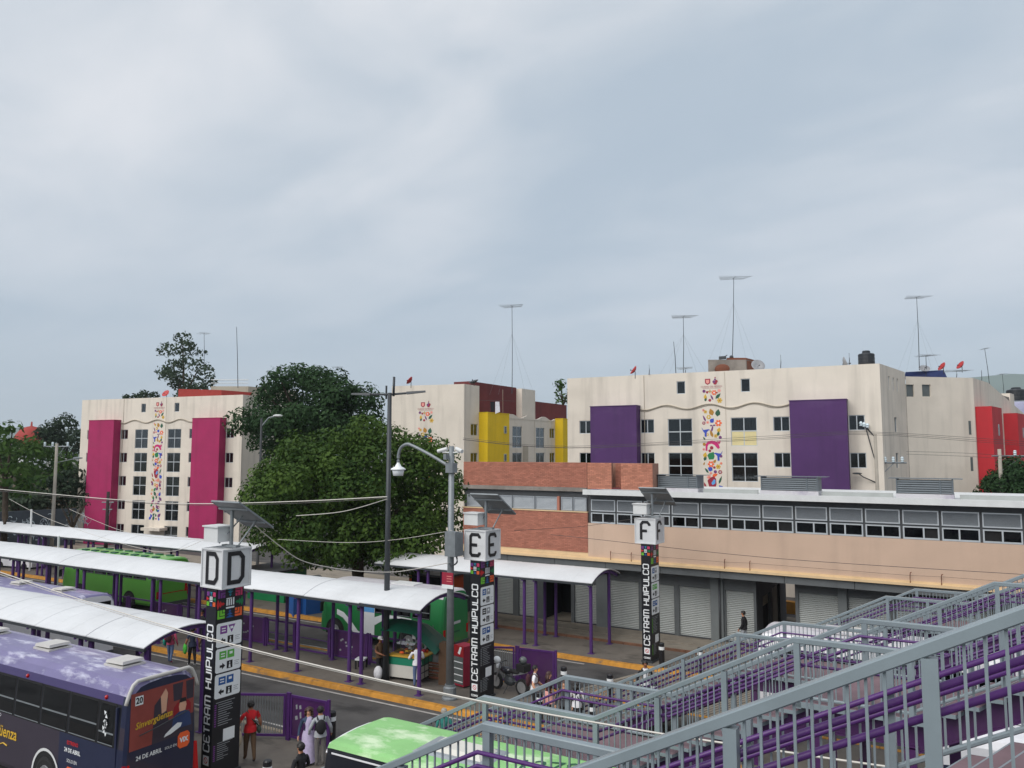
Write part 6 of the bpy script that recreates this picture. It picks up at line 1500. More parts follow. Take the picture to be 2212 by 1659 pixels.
def upole(label, px, d, ytop, arms, mname, lean=0.0, r=.15, ybase=None):
    b0 = at(px, 978, d); top = at(px, ytop, d); t = thing('utility_pole', label, 'utility pole', (b0.x, b0.y, -.15), 0, 'utility poles')
    T = Vector((b0.x + lean, b0.y, top.z))
    MB().tube((b0.x, b0.y, -.15), T, r, r * .7, 10).build('pole', mname, t, smooth=True)
    for dz, half, ins, tilt in arms:
        ax = Vector((cy_, sy_, 0)); p = T - Vector((0, 0, dz)); s_ = p - ax * half[0]; e_ = p + ax * half[1]
        o = MB().tube(s_, e_, .055, n=6).tube(p - Vector((0, 0, 1.0)), p + ax * half[1] * .6, .03, n=5).build('crossarm', 'galvanised', t)
        for k in ins:
            q = p + ax * k; MB().lathe([(.05, 0), (.10, .05), (.06, .10), (.11, .16), (.07, .22), (.10, .28), (.05, .34)], tuple(q + Vector((0, 0, .03))), 10).build('insulator', 'insulator', o, smooth=False)
    return t, T
up1, T1 = upole('concrete utility pole with insulators standing before the purple block', 1892, 47.5, 938, [(1.75, (.1, 1.85), (.55, 1.05, 1.6), 0)], 'pole_concrete')
MB().tube(T1 - Vector((0, 0, .2)), T1 + Vector((-.55, -.2, .55)), .04).tube(T1 - Vector((0, 0, 1.9)), T1 + Vector((-.5, -.2, .45)), .03).build('bracket', 'dark_steel', up1)
for k in range(3): MB().lathe([(.05, 0), (.11, .05), (.07, .1), (.12, .17), (.08, .24), (.05, .3)], tuple(T1 + Vector((-.75 + .18 * k, -.25, .5 - .06 * k))), 10).build('insulator', 'insulator', up1)
lm = at(1886, 1040, 47.3); MB().path([(T1.x, T1.y, lm.z - .1), (lm.x - .5, lm.y - .1, lm.z + .25), (lm.x - .75, lm.y - .2, lm.z + .45)], .035, 6).ball((lm.x - .85, lm.y - .2, lm.z + .48), (.28, .16, .06), 8, 5).build('lamp_arm', 'dark_steel', up1)
up2, T2 = upole('pale utility pole with crossarm in front of the red bays at the right edge', 2159, 50, 970, [(.45, (.5, 2.6), (1.0, 2.0, 2.5), 0)], 'pole_concrete')
up3, T3 = upole('weathered wooden utility pole with crossarm at the far left', 122, 64, 958, [(.25, (1.1, 1.1), (-1.0, -.35, .9), 0)], 'pole_concrete', r=.16)
lm = at(165, 992, 63); MB().path([(T3.x, T3.y, lm.z - .3), (lm.x - .6, lm.y, lm.z), (lm.x, lm.y, lm.z + .1)], .03, 6).ball((lm.x + .2, lm.y, lm.z + .1), (.5, .3, .08), 8, 5).build('lamp_arm', 'galvanised', up3)
up4, T4 = upole('short dark pole in front of the left magenta bay', 238, 66, 1062, [(.9, (.5, .5), (), 0), (1.5, (.4, .4), (), 0)], 'wood_dark', r=.18)
for px, d, y0, y1, lb in ((68, 60, 1100, 1160, 'white pipe post standing on the far canopy left of the graffiti'), (127, 50, 1158, 1200, 'short white pipe post above the middle canopy'), (673, 0, 0, 0, '')):
    if not d: continue
    b0 = at(px, y1, d); tp = at(px, y0, d); tag(MB().tube((b0.x, b0.y, 0), tuple(tp), .07, n=8).build('pipe_post', 'white_metal'), lb, 'post')
def cable(label, pts, r, mname, k=6):
    P_ = [at(*p) for p in pts]
    return tag(MB().path(smoothpts(P_, k), r, 5).build('cable', mname), label, 'cable', 'overhead cables')
pp = [(-40, 1222), (223, 1311), (491, 1389), (768, 1456.6), (987, 1504), (1142, 1535), (1262, 1556.5), (1436, 1586), (1646, 1617), (1844, 1646), (1960, 1662)]
D0, D1 = 27.0, 9.6
cable('thick pale cable sweeping from the left canopies past the D pillar to the staircase', [(x, y, 1 / (1 / D0 + (1 / D1 - 1 / D0) * (x + 40) / 2000)) for x, y in pp], .016, 'cable', 4)
cable('thinner pale cable lashed just under the thick sweeping cable', [(x, y + 5 - x * .002, 1 / (1 / D0 + (1 / D1 - 1 / D0) * (x + 40) / 2000) * 1.004) for x, y in pp[:6]], .009, 'cable', 4)
cable('long grey cable from the left edge to the tall dark mast', [(-20, 1055, 48), (259, 1080, 42), (417, 1088, 38), (640, 1083, 34), (836, 1073, 31)], .020, 'cable')
cable('second grey cable running close under the long one to the mast', [(-20, 1059, 48), (259, 1083, 42), (417, 1091, 38), (640, 1087, 34), (836, 1076, 31)], .014, 'cable_dark')
cable('pale cable drooping from the tall mast into the laurel', [(836, 1078, 31.2), (740, 1105, 33), (640, 1114, 36)], .016, 'cable')
cable('pale slack cable hanging from the D pillar to the lamp post', [(552, 1136, 22.5), (605, 1180, 24), (660, 1214, 25.5), (756, 1232, 27), (837, 1236, 28), (886, 1231, 28.5), (968, 1216, 29)], .016, 'cable')
for k, (ya, yb, yc, yd) in enumerate(((964, 943, 933, 955), (967, 947, 936, 960), (968, 950, 939, 964))):
    cable('%s power line crossing the front of the purple block' % ('highest', 'middle', 'lowest')[k], [(1000, ya - 18, 50), (1230, ya, 48), (1640, yb, 47), (1878, yc, 46.8), (2230, yd, 48)], .011, 'cable_dark')
for k in range(2): cable('%s thin line from the utility pole towards the right bays' % ('upper', 'lower')[k], [(1958, 975 + 6 * k, 47.5), (2110, 980 + 7 * k, 49), (2230, 990 + 8 * k, 50)], .010, 'cable_dark')
cable('dark thin cable stretched across the tan market wall', [(1190, 1155, 38), (1270, 1163, 37.5), (1663, 1205, 33), (2230, 1242, 28)], .011, 'cable_dark')
cable('thin dark wire from the E pillar across the brick wall', [(1110, 1146, 29.5), (1200, 1141, 31), (1275, 1135, 33), (1420, 1112, 33)], .008, 'cable_dark')
cable('thin wire from the laurel to the lamp post box', [(600, 1165, 36), (750, 1172, 33), (860, 1165, 31), (977, 1146, 29)], .009, 'cable')
cable('thin wire sagging from the left canopy roof to the D pillar', [(20, 1078, 40), (120, 1127, 36), (330, 1190, 30), (445, 1165, 24)], .008, 'cable')
cable('guy wire slanting down from the graffiti wall to the far canopy', [(150, 1100, 50), (250, 1142, 46), (330, 1160, 44), (430, 1166, 42)], .010, 'cable')
# ------------------------------------------------------------------ rooftop things
def pt(px, py, d): return at(px, py, d)
def dish(label, px, py, d, r, mname, az, el=35, stem=.5):
    c = pt(px, py, d); t = thing('satellite_dish', label, 'satellite dish', (c.x, c.y, c.z - stem), 0, 'satellite dishes')
    ax = Vector((math.cos(R(az)) * math.cos(R(el)), math.sin(R(az)) * math.cos(R(el)), math.sin(R(el))))
    MB().lathe([(r * .05, .0), (r * .5, .04 * r / .4), (r * .85, .13 * r / .4), (r, .19 * r / .4), (r * .98, .20 * r / .4), (r * .5, .06 * r / .4), (r * .04, .03)], tuple(c), 16, ax=tuple(ax)).build('reflector', mname, t, smooth=True)
    MB().tube(c, c + ax * r * 1.1 + Vector((0, 0, -r * .4)), .015).ball(tuple(c + ax * r * 1.1 + Vector((0, 0, -r * .4))), .05, 6, 4).build('feed_arm', 'dark_steel', t)
    MB().tube(c - Vector((0, 0, stem)), c, .025).build('stand', 'dark_steel', t)
def aerial(label, px, y0, y1, d, boom, lean=0.0, n=7, az=None, r=.03, guys=True, second=None):
    b0, tp = pt(px, y0, d), pt(px + lean, y1, d)
    t = thing('tv_aerial', label, 'aerial', (b0.x, b0.y, b0.z), 0, 'television aerials')
    MB().path([b0, (b0 + tp) / 2 + Vector((.03, 0, 0)), tp], [r, r * .8, r * .6], 6).build('mast', 'dark_steel', t)
    if boom:
        ax = Vector((cy_, sy_, 0)) if az is None else Vector((math.cos(R(az)), math.sin(R(az)), 0)); pr = Vector((-ax.y, ax.x, 0))
        q = MB().tube(tp - pr * .5 - Vector((0, 0, .02)), tp + pr * .5 - Vector((0, 0, .02)), .016, n=5)
        for k in range(n):
            c = tp + pr * (-.5 + k / (n - 1)); h = boom * (1 - .35 * k / n)
            q.tube(c - ax * h - Vector((0, 0, .09 * (k % 3) / 2)), c + ax * h + Vector((0, 0, .02 * (k % 2))), .009, n=4)
        q.build('elements', 'galvanised', t)
    if guys:
        q = MB()
        for dx in (-1, 1, -.6, .6):
            q.tube(b0 + (tp - b0) * .68, b0 + Vector((cy_ * dx * 1.7, sy_ * dx * 1.7, -.1)), .005, n=3)
        q.build('guy_wire', 'galvanised', t, kind='stuff')
    return t
aerial('tall television aerial rising from the dark red roof wall of the yellow block', 1106, 850, 661, 58, .95, az=20)
aerial('tallest television aerial with guy wires on the rusty roof hut of the purple block', 1582, 775, 600, 56, 1.25, lean=3)
aerial('television aerial left of the rusty roof hut of the purple block', 1476, 806, 684, 55, .98)
aerial('leaning television aerial over the blue tarpaulin right of the purple block', 1986, 800, 642, 60, 1.05, lean=-6)
aerial('leaning thin mast aerial above the grey roof shed', 2139, 845, 753, 68, .25, lean=-12, guys=False)
aerial('small aerial mast beside the black tank at the right edge', 2169, 862, 808, 85, .5, lean=-4, guys=False, n=4)
aerial('television aerial on the roof behind the eucalyptus', 441, 790, 720, 84, .85, az=-10, guys=False)
aerial('thin whip mast with no elements right of the eucalyptus', 514, 838, 706, 82, 0, lean=-3, guys=False, r=.04)
aerial('distant small aerial above the ash tree', 730, 812, 793, 92, .7, guys=False, n=4)
aerial('bare iron rod left of the rusty roof hut', 1460, 806, 738, 55, 0, lean=-5, guys=False)
aerial('bare iron rod in the middle of the purple block roof', 1686, 797, 767, 55, 0, guys=False)
aerial('short rod beside the black water tank of the purple block', 1834, 790, 763, 54, 0, guys=False)
aerial('short rod near the red dish on the purple block', 1402, 810, 788, 54, 0, guys=False)
aerial('low wide aerial beside the red dishes of the right wing', 2066, 818, 801, 60, 1.1, guys=False)
aerial('low aerial below the leaning mast on the right wing', 2000, 812, 768, 60, .9, guys=False, az=40)
aerial('low aerial left of the rusty roof hut with drooping bars', 1480, 806, 795, 54.5, .6, guys=False, az=10, n=5)
aerial('thin rod behind the grey roof shed', 2120, 835, 800, 66, 0, guys=False)
dish('red satellite dish on the left roof edge of the purple block', 1372, 802, 52, .34, 'dish_red', 215)
dish('red satellite dish on the left corner of the yellow block roof', 888, 824, 58, .34, 'dish_red', 200)
dish('red satellite dish left of the pair on the right wing', 2038, 794, 60, .38, 'dish_red', 210)
dish('red satellite dish right of the pair on the right wing', 2078, 791, 61, .38, 'dish_red', 210)
dish('small red satellite dish on the magenta block roof', 360, 852, 78, .40, 'dish_red', 280)
dish('grey satellite dish facing sideways by the black water tank', 1821, 785, 50.5, .42, 'dish_grey', 10, 20)
dish('grey satellite dish on the rusty roof hut', 1636, 793, 54, .48, 'dish_grey', 300, 30)
dish('dark grey dish lying on the parapet of the yellow block', 1024, 828, 57, .38, 'slate_dark', 250, 70, .2)
dish('red satellite dish at the far right beside the black tank', 2171, 862, 84, .5, 'dish_red', 220)
dish('grey dish on the blue tarpaulin of the right wing', 1996, 800, 60, .42, 'dish_grey', 290, 50, .2)
def tank(label, px, py, d, r, h):
    c = pt(px, py, d); t = thing('water_tank', label, 'water tank', tuple(c), 0, 'black roof water tanks')
    MB().lathe([(r * .97, 0), (r, .05), (r, h * .28), (r * .97, h * .32), (r, h * .36), (r, h * .58), (r * .97, h * .62), (r, h * .66), (r, h * .82), (r * .92, h * .90), (r * .55, h * .96), (r * .5, h)], tuple(c), 20).build('body', 'tank_black', t, smooth=False)
    MB().lathe([(r * .48, 0), (r * .48, .10), (r * .40, .14)], (c.x, c.y, c.z + h), 16).build('lid', 'tank_black', t)
tank('black water tank on the roof corner of the purple block', 1872, 787, 51.5, .52, .78)
tank('black water tank on the warehouse roof at the right edge', 2196, 865, 88, 1.0, 1.35)
# roof hut with rust
c0_, c1_ = pt(1530, 803, 55.5), pt(1612, 803, 55.5); c2_ = pt(1646, 803, 58)
hut = thing('roof_hut', 'weathered concrete and rust coloured hut on the purple block roof', 'hut', (c0_.x, c0_.y, c0_.z - .3), 0)
z0_, z1_ = c0_.z - .6, pt(1570, 777, 55.5).z
dv = Vector((c2_.x - c1_.x, c2_.y - c1_.y, 0)); A, B_ = Vector((c0_.x, c0_.y, 0)), Vector((c1_.x, c1_.y, 0))
MB().hexa([v + Vector((0, 0, z0_)) for v in (A, B_, B_ + dv, A + dv)], [v + Vector((0, 0, z1_)) for v in (A, B_, B_ + dv, A + dv)]).build('wall', 'old_concrete', hut)
MB().hexa([v + Vector((0, 0, z1_)) for v in (A + (B_ - A) * .5, B_, B_ + dv, A + dv)], [v + Vector((0, 0, z1_ + .14)) for v in (A + (B_ - A) * .5, B_, B_ + dv, A + dv)]).build('roof', 'rust', hut)
nr = Vector((dv.y, -dv.x, 0)).normalized()
MB().hexa([B_ + nr * .004 + dv * .05 + Vector((0, 0, z0_)), B_ + nr * .02 + dv * .05 + Vector((0, 0, z0_)), B_ + nr * .02 + dv * .95 + Vector((0, 0, z0_)), B_ + nr * .004 + dv * .95 + Vector((0, 0, z0_))], [B_ + nr * .004 + dv * .05 + Vector((0, 0, z1_ - .05)), B_ + nr * .02 + dv * .05 + Vector((0, 0, z1_ - .05)), B_ + nr * .02 + dv * .95 + Vector((0, 0, z1_ - .05)), B_ + nr * .004 + dv * .95 + Vector((0, 0, z1_ - .05))]).build('rusty_sheet', 'rust', hut)
c = pt(1560, 797, 55.2); MB().ball(tuple(c), (.55, .3, .36), 12, 8).build('old_tank', 'rust', hut, smooth=True)
c = pt(1580, 772, 56); MB().ball(tuple(c), .16, 8, 6).box(c.x - .9, c.x - .4, c.y - .1, c.y + .1, c.z - .1, c.z + .12).tube((c.x - .8, c.y, c.z - .1), (c.x - .3, c.y, c.z + .2), .03).build('roof_clutter', 'dark_steel', hut)
c = pt(1953, 806, 60); c_ = pt(2046, 806, 61)
tag(MB().hexa([(c.x, c.y, c.z - .4), (c_.x, c_.y, c_.z - .4), (c_.x, c_.y + 3, c_.z - .4), (c.x, c.y + 3, c.z - .4)], [(c.x + .1, c.y, c.z + .08), (c_.x - .25, c_.y, c_.z + .26), (c_.x - .2, c_.y + 3, c_.z + .3), (c.x + .1, c.y + 3, c.z + .2)]).build('tarpaulin', 'tarp_blue'), 'dark blue tarpaulin on the roof of the right wing', 'tarpaulin')
c = pt(385, 855, 80); c_ = pt(478, 855, 80)
tag(MB().hexa([(c.x, c.y, c.z - .6), (c_.x, c_.y, c_.z - .6), (c_.x, c_.y + 4, c_.z - .6), (c.x, c.y + 4, c.z - .6)], [(c.x, c.y, c.z + .72), (c_.x, c_.y, c_.z + .60), (c_.x, c_.y + 4, c_.z + .62), (c.x, c.y + 4, c.z + .72)]).build('roof_hut', 'terracotta'), 'low red roof hut on the magenta block below the eucalyptus', 'hut')
c = pt(455, 850, 95); c_ = pt(536, 850, 95)
fb = thing('building', 'pale building top with railings behind the magenta block roof', 'building', (c.x, c.y, 0), 0)
MB().hexa([(c.x, c.y, -.15), (c_.x, c_.y, -.15), (c_.x, c_.y + 8, -.15), (c.x, c.y + 8, -.15)], [(c.x, c.y, 17.2), (c_.x, c_.y, 17.2), (c_.x, c_.y + 8, 17.2), (c.x, c.y + 8, 17.2)]).build('wall', 'cream_dark', fb)
MB().tube((c.x, c.y, 18.0), (c_.x, c_.y, 18.0), .05).tube((c.x, c.y, 17.6), (c_.x, c_.y, 17.6), .04).build('railing', 'white_metal', fb)
# washing line on the yellow block
c = pt(1068, 880, 60)
ws = thing('laundry', 'dark and white shirts hanging on a line before the dark red roof wall', 'laundry', tuple(c), 0)
MB().tube((c.x - 1.0, c.y - .6, c.z + .55), (c.x + 1.4, c.y + .9, c.z + .5), .012, n=4).build('line', 'cable_dark', ws)
MB().hexa([(c.x - .25, c.y - .12, c.z - .35), (c.x - .02, c.y + .02, c.z - .32), (c.x - .02, c.y + .06, c.z - .32), (c.x - .25, c.y - .08, c.z - .35)], [(c.x - .3, c.y - .15, c.z + .45), (c.x, c.y + .02, c.z + .45), (c.x, c.y + .05, c.z + .45), (c.x - .3, c.y - .11, c.z + .45)]).build('shirt', 'c_black', ws)
MB().hexa([(c.x + .05, c.y + .04, c.z - .5), (c.x + .35, c.y + .24, c.z - .35), (c.x + .35, c.y + .27, c.z - .35), (c.x + .05, c.y + .07, c.z - .5)], [(c.x + .05, c.y + .04, c.z + .45), (c.x + .3, c.y + .22, c.z + .45), (c.x + .3, c.y + .25, c.z + .45), (c.x + .05, c.y + .07, c.z + .45)]).build('shirt', 'c_white', ws)

# ------------------------------------------------------------------ food cart and its neighbours
cx, cyy = -20.35, 24.72
ct = thing('food_cart', 'white and green food cart under a dark green tarp on the middle platform', 'food cart', (cx, cyy, 0), R(8))
MB().box(0, 1.45, 0, .95, .12, .60).build('lower_panel', 'cart_white', ct, local=True)
MB().box(-.006, 1.456, -.006, .956, .60, .92).build('green_band', 'cart_green', ct, local=True)
MB().box(-.05, 1.52, -.06, 1.0, .92, .97).build('counter', 'cart_trim', ct, local=True)
for x, y in ((.12, .1), (1.3, .1), (.12, .85), (1.3, .85)): MB().tube((x, y - .03, .10), (x, y + .03, .10), .10, n=12).build('castor', 'tyre', ct, local=True)
for x, y in ((-.02, -.02), (1.47, -.02), (-.02, .97), (1.47, .97)): MB().tube((x, y, .1), (x, y, 2.02), .022, n=6).build('upright', 'galvanised', ct, local=True)
MB().box(.05, .9, .3, .85, .975, 1.32).build('glass_case', 'glass_clear', ct, local=True)
rf = random.Random(2)
for k in range(16):
    x, y = rf.uniform(.1, 1.35), rf.uniform(.05, .85); MB().ball((x, y, 1.02 + rf.uniform(0, .06)), (rf.uniform(.05, .11), rf.uniform(.05, .09), rf.uniform(.04, .08)), 7, 5).build('food_pack', ('orange_ink', 'crimson_ink', 'gold_ink', 'cardboard', 'sign_white')[k % 5], ct, local=True)
for i, z in enumerate((.35, .62)): MB().box(1.462, 1.474, .05, .9, z, z + .03).build('side_bar', 'dark_steel', ct, local=True)
MB().box(1.462, 1.472, .30, .33, .14, .90).box(1.462, 1.472, .62, .65, .14, .90).build('side_bar', 'dark_steel', ct, local=True)
q = MB(); gx = [-.25, .25, .75, 1.25, 1.75, 2.25]; gy = [-.30, .1, .5, .9, 1.25]
hz_ = lambda i, j: 2.0 + .16 * math.sin(i * .9 + .4) * (1 - abs(j - 2) / 3) + .14 * (1 - abs(j - 2) / 2) - (0 if i < 4 else (.25 if i == 4 else .62)) - (.10 if j in (0, 4) else 0)
for i in range(5):
    for j in range(4): q.poly([(gx[i], gy[j], hz_(i, j)), (gx[i + 1], gy[j], hz_(i + 1, j)), (gx[i + 1], gy[j + 1], hz_(i + 1, j + 1)), (gx[i], gy[j + 1], hz_(i, j + 1))])
q.build('tarp', 'tarp_green', ct, local=True, smooth=True)
MB().hexa([(.95, .2, 1.62), (1.1, .2, 1.60), (1.1, .23, 1.60), (.95, .23, 1.62)], [(.93, .2, 1.92), (1.05, .2, 1.95), (1.05, .23, 1.95), (.93, .23, 1.92)]).build('paper_bag', 'sign_white', ct, local=True)
fr = thing('drinks_fridge', 'red drinks fridge standing left of the E pillar', 'fridge', (-17.28, 25.55, 0), R(-12))
MB().box(-.30, .30, -.3, .3, .06, 1.55).build('cabinet', 'crimson_ink', fr, local=True); MB().box(-.28, .28, -.325, -.302, .14, 1.15).build('glass_door', 'glass_case', fr, local=True)
MB().box(-.30, .30, -.318, -.302, 1.18, 1.58).build('head_panel', 'fridge_red', fr, local=True)
q = MB(); q.poly([(-.02, -.322, 1.28), (.10, -.322, 1.24), (.20, -.322, 1.52), (.10, -.322, 1.54)]); q.build('white_swirl', 'sign_white', fr, local=True)
for k in range(4):
    MB().box(-.26, .26, -.335, -.327, .22 + k * .24, .25 + k * .24).build('shelf_edge', 'sign_white', fr, local=True)
cb = thing('cardboard_stack', 'tall stack of brown cardboard boxes right of the food cart', 'boxes', (-18.0, 25.42, 0), R(14))
z = 0
for k, h in enumerate((.42, .4, .38, .38)): MB().box(-.26 + .02 * (k % 2), .26, -.24, .24 - .02 * k, z + .004, z + h).build('box', 'cardboard', cb, local=True); z += h
cr_ = thing('stool', 'black and white plastic stool on the middle platform left of the cart', 'stool', (-22.35, 25.35, 0), R(20))
MB().box(-.2, .2, -.2, .2, .36, .42).build('seat', 'sign_white', cr_, local=True)
for x in (-.17, .17):
    for y in (-.17, .17): MB().box(x - .03, x + .03, y - .03, y + .03, 0, .36).build('leg', 'black_rubber', cr_, local=True)
wb = thing('wooden_crate', 'brown wooden crate stack between the cart and the cardboard boxes', 'crate', (-18.72, 25.75, 0), R(8))
for k in range(2):
    MB().box(-.25, .25, -.2, .2, .02 + k * .36, .05 + k * .36).build('base_board', 'cardboard', wb, local=True)
    for j in range(3): MB().box(-.25, .25, -.21, -.19, .06 + k * .36 + j * .10, .13 + k * .36 + j * .10).build('slat', ('rust', 'cardboard')[j % 2], wb, local=True)
pb_ = tag(MB().ball((-20.65, 24.45, .26), (.20, .16, .28), 10, 7).build('plastic_bag', 'c_white', smooth=True), 'pale plastic shopping bag on the ground at the left foot of the cart', 'bag')

# ------------------------------------------------------------------ motorcycle and helmets
mo = thing('motorcycle', 'black motorcycle parked behind the E pillar with helmets on it', 'motorcycle', (-15.35, 25.75, 0), R(-12))
for x, nm in ((-.66, 'wheel'), (.66, 'wheel')):
    o = MB().lathe([(.30, -.05), (.30, .05)], (x, 0, .30), 18, ax=(0, 1, 0)).build(nm, 'tyre', mo, local=True); MB().lathe([(.21, -.055), (.21, .055)], (x, 0, .30), 16, ax=(0, 1, 0)).build('rim', 'hub', o, local=True)
MB().path([(-.66, .06, .30), (-.50, .05, .75), (-.42, .04, 1.0)], .028, 6).path([(-.66, -.06, .30), (-.50, -.05, .75), (-.42, -.04, 1.0)], .028, 6).build('fork', 'hub', mo, local=True)
MB().path([(-.46, -.34, 1.02), (-.42, -.2, 1.04), (-.44, 0, 1.0), (-.42, .2, 1.04), (-.46, .34, 1.02)], .016, 6).build('handlebar', 'black_rubber', mo, local=True)
MB().ball((-.55, 0, .86), (.10, .11, .12), 10, 6).build('headlamp', 'lamp_clear', mo, local=True)
MB().ball((-.14, 0, .78), (.28, .15, .15), 12, 8).build('tank', 'bus_black', mo, local=True, smooth=True)
MB().ball((.32, 0, .80), (.40, .14, .09), 12, 6).build('seat', 'black_rubber', mo, local=True, smooth=True)
MB().ball((.02, 0, .42), (.28, .16, .19), 10, 6).path([(-.4, 0, .85), (-.1, 0, .55), (.3, 0, .45), (.66, 0, .30)], .035, 6).build('engine', 'dark_steel', mo, local=True)
MB().hexa([(.30, -.12, .68), (.86, -.08, .84), (.86, .08, .84), (.30, .12, .68)], [(.30, -.10, .76), (.90, -.06, .92), (.90, .06, .92), (.30, .10, .76)]).build('tail_fairing', 'hub', mo, local=True)
MB().path([(.1, .14, .28), (.5, .16, .26), (.95, .17, .36)], [.03, .045, .05], 8).build('exhaust', 'hub', mo, local=True)
MB().tube((.05, -.1, .3), (-.02, -.3, .0), .014).build('side_stand', 'dark_steel', mo, local=True)
MB().box(.52, .92, -.19, .19, .90, 1.16).build('top_case', 'black_rubber', mo, local=True)
def helmet(label, loc, m1):
    t = thing('helmet', label, 'helmet', loc, R(30), 'motorcycle helmets'); MB().ball((0, 0, .13), (.15, .13, .14), 14, 9).build('shell', m1, t, local=True, smooth=True)
    MB().ball((-.05, 0, .12), (.125, .115, .055), 12, 7).build('visor', 'ink', t, local=True, smooth=True)
helmet('white helmet hanging on the motorcycle handlebar', (-15.82, 25.62, 1.02), 'sign_white')
helmet('grey and red helmet on the motorcycle top case', (-14.66, 25.6, 1.16), 'glass_case')

# ------------------------------------------------------------------ kiosks and cars behind the trees
def car(label, loc, rz, m1):
    t = thing('parked_car', label, 'car', loc, rz, 'parked cars')
    prof = [(-2.1, .30), (-2.12, .62), (-1.9, .82), (-1.25, .90), (-.75, 1.38), (.55, 1.42), (1.25, .98), (2.0, .88), (2.12, .60), (2.1, .30)]
    b = MB(); b.prism(prof, -.82, .82, 'y'); b.build('body', m1, t, local=True)
    for s_ in (-1, 1):
        y = s_ * .826; q = MB(); P_ = [(-1.12, y, .92), (1.05, y, .98), (.52, y, 1.34), (-.72, y, 1.31)]; q.poly(P_ if s_ < 0 else P_[::-1]); q.build('side_window', 'glass_case', t, local=True)
        for x in (-1.3, 1.3): MB().tube((x, s_ * .68, .31), (x, s_ * .84, .31), .31, n=16).build('wheel', 'tyre', t, local=True)
    return t
c = at(50, 1175, 62); car('white car parked under the far canopy at the left', (c.x, c.y, -.15), R(10), 'bus_white')
c = at(340, 1172, 58); car('red car parked behind the bright green bus', (c.x, c.y, -.15), R(8), 'fridge_red')
c = at(1812, 1290, 62)
kz = [(582, 1215, 48, 3.2, 'forest_ink', 'dark green kiosk under the end of the far canopy'), (930, 1236, 46, 3.0, 'orange_ink', 'orange kiosk behind the green minibus')]
for px, py, d, w, m1, lb in kz:
    c = at(px, 978, d); t = thing('kiosk', lb, 'kiosk', (c.x, c.y, -.15), 0, 'kiosks'); MB().box(-w / 2, w / 2, 0, 1.8, 0, 2.0).build('body', m1, t, local=True); MB().box(-w / 2 - .1, w / 2 + .1, -.5, 1.9, 2.0, 2.1).build('roof', 'slate_dark', t, local=True); MB().box(-w / 2 + .2, w / 2 - .2, -.01, -.003, 1.0, 1.9).build('hatch', 'interior', t, local=True)
for k, px in enumerate((652, 678)):
    c = at(px, 978, 44.5); t = thing('toilet_cabin', 'blue arched portable cabin, %s of the two under the laurel' % ('left', 'right')[k], 'cabin', (c.x, c.y, -.15), R(-20), 'blue cabins')
    MB().box(-.5, .5, -.5, .5, 0, 1.75).build('body', 'blue_ink', t, local=True); MB().prism([(.52 * math.cos(a * math.pi / 10), 1.75 + .45 * math.sin(a * math.pi / 10)) for a in range(11)], -.52, .52, 'y').build('arched_roof', 'lightbox', t, local=True); MB().box(-.2, .2, -.51, -.503, 1.2, 1.5).build('notice', 'sign_white', t, local=True)
# fence and yellow block seen through the passage
f_ = thing('fence', 'purple and white barred fence seen through the market passage', 'fence', (-8.5, 48.5, 0), 0)
MB().box(-8.2, -8.05, 48.4, 48.55, -.15, 3.4).build('post', 'rail_purple', f_)
for k in range(16): MB().box(-10.5 + k * .14, -10.44 + k * .14, 48.45, 48.5, 1.4, 3.3).build('bar', 'sign_white', f_)
MB().box(-10.6, -8.2, 48.43, 48.52, 1.3, 1.4).build('rail', 'rail_purple', f_)
tag(MB().hexa([(-10.8, 46.6, -.14), (-8.7, 46.6, -.14), (-8.7, 47.3, -.14), (-10.8, 47.3, -.14)], [(-10.8, 46.7, .55), (-8.8, 46.7, .50), (-8.8, 47.2, .50), (-10.8, 47.2, .55)]).build('traffic_block', 'kerb_yellow'), 'yellow traffic block seen through the market passage', 'traffic block')
